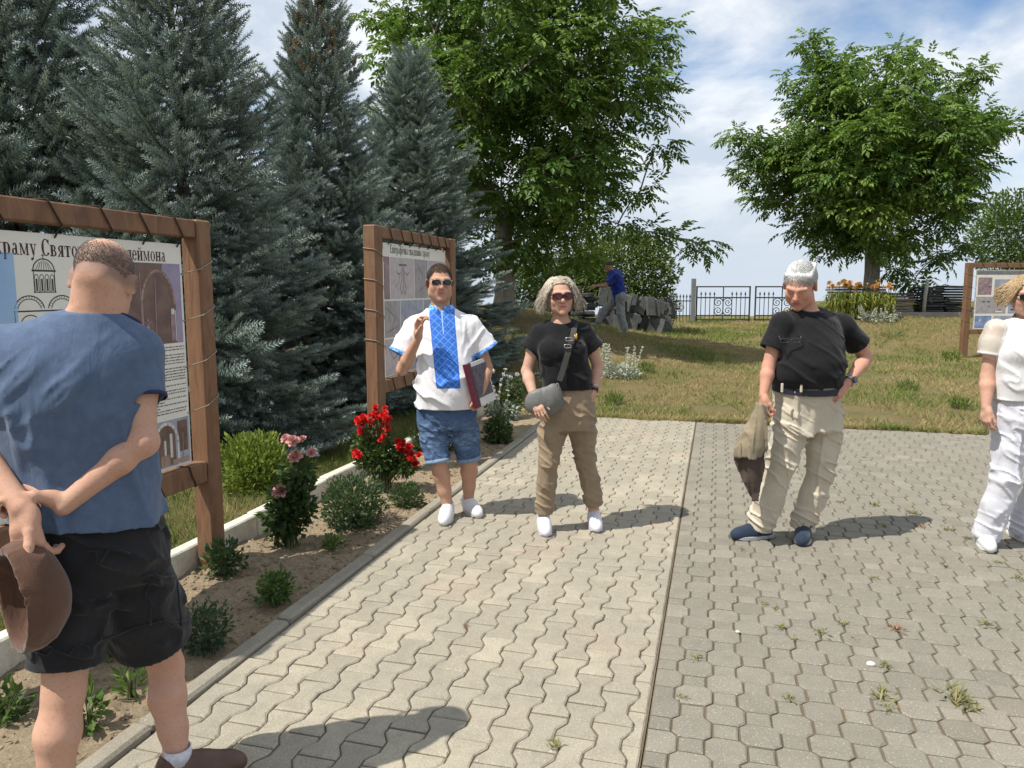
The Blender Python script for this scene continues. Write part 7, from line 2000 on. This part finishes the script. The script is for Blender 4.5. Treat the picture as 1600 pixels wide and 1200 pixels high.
for (a, b_) in ((HF.w((-.02, -.088, -.02)), 0), (HF.w((.02, -.088, -.02)), 0)): S.ell(a, (.02, .02, .02), .03)
add_head(S, HF, False, 1.05)
V, Q = S.mesh('body'); cols = head_cols(V, HF, (.50, .30, .215), (.46, .20, .16), None, None, (.085, .078, .072), 0)
put('body', (V, Q), M_skin, eF, orgF, cols=cols)
short_hair(HF, 2600, lambda r, rs: -.044 + rs.normal(0, .006) < r[2] and r[2] + .12 * r[1] < .066 + rs.normal(0, .014) and r[1] < .05 and not (abs(r[0]) > .06 and r[2] < .02 and r[1] > -.03), lambda r, d: (.2 * d[0], -.1, -.6), .005, [(.20, .175, .155), (.27, .235, .205), (.14, .12, .105)], .0011, .0006, orgF, eF, 8, 1.0, .012)
M_nail = simple('finger_nail', (.62, .42, .35), None, 30, .35, 0, 60, .5)
p_, d_ = tipsL[4]; nn = np.array((0.1, -1, .25)); nn -= d_ * nn.dot(d_); nn /= np.linalg.norm(nn); sd_ = np.cross(d_, nn)
mb = MB(); mb.bbox(np.array(p_) + nn * .0072 - d_ * .002 - orgF, (.0125, .016, .0022), .001, np.array([sd_, d_, nn]).T); mb.build('thumb_nail', M_nail, eF)
M_heather = cloth('heather_blue_jersey', (.098, .140, .225), (.075, .110, .185), .9, 500, .2, .40, 17, .12, .15, 30)
M_dkblue = simple('dark_blue_rib', (.030, .030, .085), None, 60, .9, .2, 300)
cuR, cuL = PF(222, 622, 2.06), PF(-32, 622, 1.955)
S = Sdf(.0052); S.zloft(stF, yF, .02, 2.3)
for a in (shR, shL): S.cone(neck - np.array((0, 0, .045)), a + np.array((0, 0, -.002)), .066, .062, .05)
sleeve(S, shR + np.array((-.01, 0, -.008)), cuR, .072, .064, .008); sleeve(S, shL + np.array((.012, 0, -.008)), cuL, .074, .068, .008)
lo, hi = box_of([shR, shL, stF[0][:3]], .3)
S.disp(folds(.010, 10, 6, 2.6, 0, 1.9, lambda X, Y, Z: (1 - sstep(1.15, 1.38, Z)) * np.ones_like(X)), lo, hi)
S.disp(folds(.009, 5, 5, 9, -.9, 4.9, lambda X, Y, Z: np.exp(-((X - shR[0] + .06) / .10) ** 2 - ((Z - 1.30) / .14) ** 2) + .8 * np.exp(-((X - shL[0] - .05) / .10) ** 2 - ((Z - 1.30) / .14) ** 2) + .35 * bump1(Z, .92, .08)), lo, hi)
finish(S)
S.ell(neck + np.array((.012, .055, .055)), (.085, .105, .066), .004, 's')
c0 = stF[0]; hem_z(S, c0, (-.10, 0), .022); S.zloft([(c0[0], c0[1], c0[2] - .06, c0[3] - .016, c0[4] - .016), (c0[0], c0[1], c0[2] + .014, c0[3] - .016, c0[4] - .016)], yF, .002, 2.3, 's')
V, Q = S.mesh('t_shirt'); ts = put('t_shirt', (V, Q), M_heather, eF, orgF)
for a, b in ((shR, cuR), (shL, cuL)):
    dd = (b - a) / np.linalg.norm(b - a); mb = ring_band(b - dd * .001, dd, .0635 if a is shR else .0675, .010, .0045, 30)
    for v in mb.v: v -= orgF
    mb.build('sleeve_trim', M_dkblue, ts, True)
# collar trim: a band round the neck opening
cN = neck + np.array((.012, .055, .055)); t = np.linspace(0, 2 * math.pi, 49); ring = []
zt = V[:, 2]
for a in t:
    d = np.array((math.cos(a), math.sin(a), 0)); m = cN + d * np.array((.082, .100, 0))
    near = V[np.hypot(V[:, 0] - m[0], V[:, 1] - m[1]) < .014]
    near = near[np.abs(near[:, 2] - neck[2]) < .07] if len(near) else near
    ring.append((m[0], m[1], np.median(near[:, 2]) if len(near) > 3 else np.nan))
ring = np.array(ring); ring[-1] = ring[0]; zz = ring[:, 2].copy(); ok_ = ~np.isnan(zz); zz = np.interp(np.arange(len(zz)), np.where(ok_)[0], zz[ok_])
for _ in range(9): zz[1:-1] = (zz[:-2] + zz[1:-1] + zz[2:]) / 3; zz[0] = zz[-1] = (zz[1] + zz[-2]) / 2
ring[:, 2] = zz
MB().tube(ring - orgF, .0062, 6, False).build('collar_trim', M_dkblue, ts, True)
# cargo shorts
M_cargo = cloth('black_cotton_twill', (.0135, .0135, .0155), (.020, .020, .023), .88, 500, .25, .55, 16, .12, .2, 9)
hemR, hemL = PF(240, 1000, 2.215), PF(104, 1036, 1.985)
S = Sdf(.0056); S.zloft([(*PF(148, 905, 2.08), .185, .145), (*PF(150, 862, 2.08), .198, .156), (*PF(142, 815, 2.075), .182, .142), (*PF(140, 770, 2.075), .172, .134)], yF, .03)
for hp, hm, r0, r1 in ((hipR, hemR, .112, .118), (hipL, hemL, .112, .104)):
    S.cone(hp, hp + (hm - hp) * .5, r0, (r0 + r1) / 2, .04); sleeve(S, hp + (hm - hp) * .35, hm, (r0 + r1) / 2, r1, .010, .03)
lo, hi = box_of([hipR, hipL, hemR, hemL], .25)
S.disp(folds(.010, 7, 7, 12, .6, 8.8), lo, hi)
pc = PF(272, 935, 2.16)
finish(S); V, Q = S.mesh('shorts'); sho = put('shorts', (V, Q), M_cargo, eF, orgF)
def on_surf(q, dirn):
    """nearest cloth vertex along a direction from the outside"""
    d = np.asarray(dirn, float) / np.linalg.norm(dirn); r = V - q; a = r @ d; w = np.linalg.norm(r - a[:, None] * d, axis=1)
    c = np.where(w < .018)[0]; return V[c[np.argmin(a[c])]] if len(c) else None
view = lambda p: (p - np.array((0, 0, CAM_H))) / np.linalg.norm(p - np.array((0, 0, CAM_H)))
def cloth_line(px, r, name, mat, parent):
    pts = []
    for u, v in px:
        p = P(u, v, 1.75); q = on_surf(p, view(p))
        if q is not None: pts.append(q - view(p) * r * .6)
    pts = np.array(pts)
    if len(pts) > 2: return MB().tube(pts - orgF, r, 5).build(name, mat, parent, True)
L_ = lambda a, b, n=9: [(a[0] + (b[0] - a[0]) * i / (n - 1), a[1] + (b[1] - a[1]) * i / (n - 1)) for i in range(n)]
cloth_line(L_((226, 908), (292, 898)), .0055, 'pocket_flap', M_cargo, sho); cloth_line(L_((234, 912), (238, 985)), .0035, 'pocket_seam', M_cargo, sho); cloth_line(L_((286, 905), (292, 975)), .0035, 'pocket_seam', M_cargo, sho)
cloth_line(L_((110, 822), (245, 806), 12), .0035, 'waistband_seam', M_cargo, sho); cloth_line(L_((130, 866), (205, 872)), .0035, 'pocket_seam', M_cargo, sho)
cloth_line(L_((172, 998), (300, 968), 12), .0032, 'hem_seam', M_cargo, sho); cloth_line(L_((52, 1028), (152, 1012), 12), .0032, 'hem_seam', M_cargo, sho)
M_brsh = simple('brown_leather_shoe', (.105, .058, .038), (.075, .040, .027), 20, .5, .2, 120, .4)
shoe_pair(eF, orgF, [(anR, fdR), (anL, fdL)], M_brsh, simple('tan_rubber', (.36, .26, .17), None, 30, .7), .0045, .295, .049, .085, simple('dark_lace_cord', (.03, .016, .012), None, 60, .9), .024)
for a in (anR, anL): ring_band(np.array((a[0], a[1], .108)) - orgF, (0, 0, 1), .0385, .05, .004, 24).build('sock', simple('white_sock', (.62, .62, .68), None, 60, .9, .3, 250), eF, True)

# the cap he holds: a soft brown crown, open towards us
M_cap = cloth('brown_suede', (.112, .058, .038), (.088, .045, .030), .85, 300, .25, .5, 18, .2, .2); M_capin = cloth('cap_lining', (.060, .034, .026), None, .9)
cc = PF(36, 940, 1.83); eH = empty('cap', cc, 0, 'brown soft cap held behind the back, against black cargo shorts', 'cap')
ax_ = np.array((-.62, -.77, -.05)); ax_ /= np.linalg.norm(ax_); sx_ = np.cross((0, 0, 1), ax_); sx_ /= np.linalg.norm(sx_); ux_ = np.cross(ax_, sx_); RC = np.array([sx_, ax_, ux_]).T
S = Sdf(.0045)
S.ell(cc, (.105, .115, .138), .02, 'u', RC); S.ell(cc + ux_ * .10 - ax_ * .01, (.055, .06, .06), .05, 'u', RC)
S.cut(cc + ax_ * .028, ax_, cc - .3, cc + .3)
S.ops.append((lambda X, Y, Z: Sdf(.01).ell(cc + ax_ * .02 + ux_ * .010, (.093, .105, .122), 0, 'u', RC).ops[0][0](X, Y, Z), cc - .2, cc + .2, .006, 's'))
S.disp(folds(.0022, 12, 12, 8, .7, 6.6), cc - .25, cc + .25)
V, Q = S.mesh('crown'); inn = (np.linalg.norm(((V - (cc + ax_ * .02 - ux_ * .012)) @ RC) / np.array((.087, .104, .112)), axis=1) < 1.04)
put('crown', (V, Q), M_cap, eH, cc)
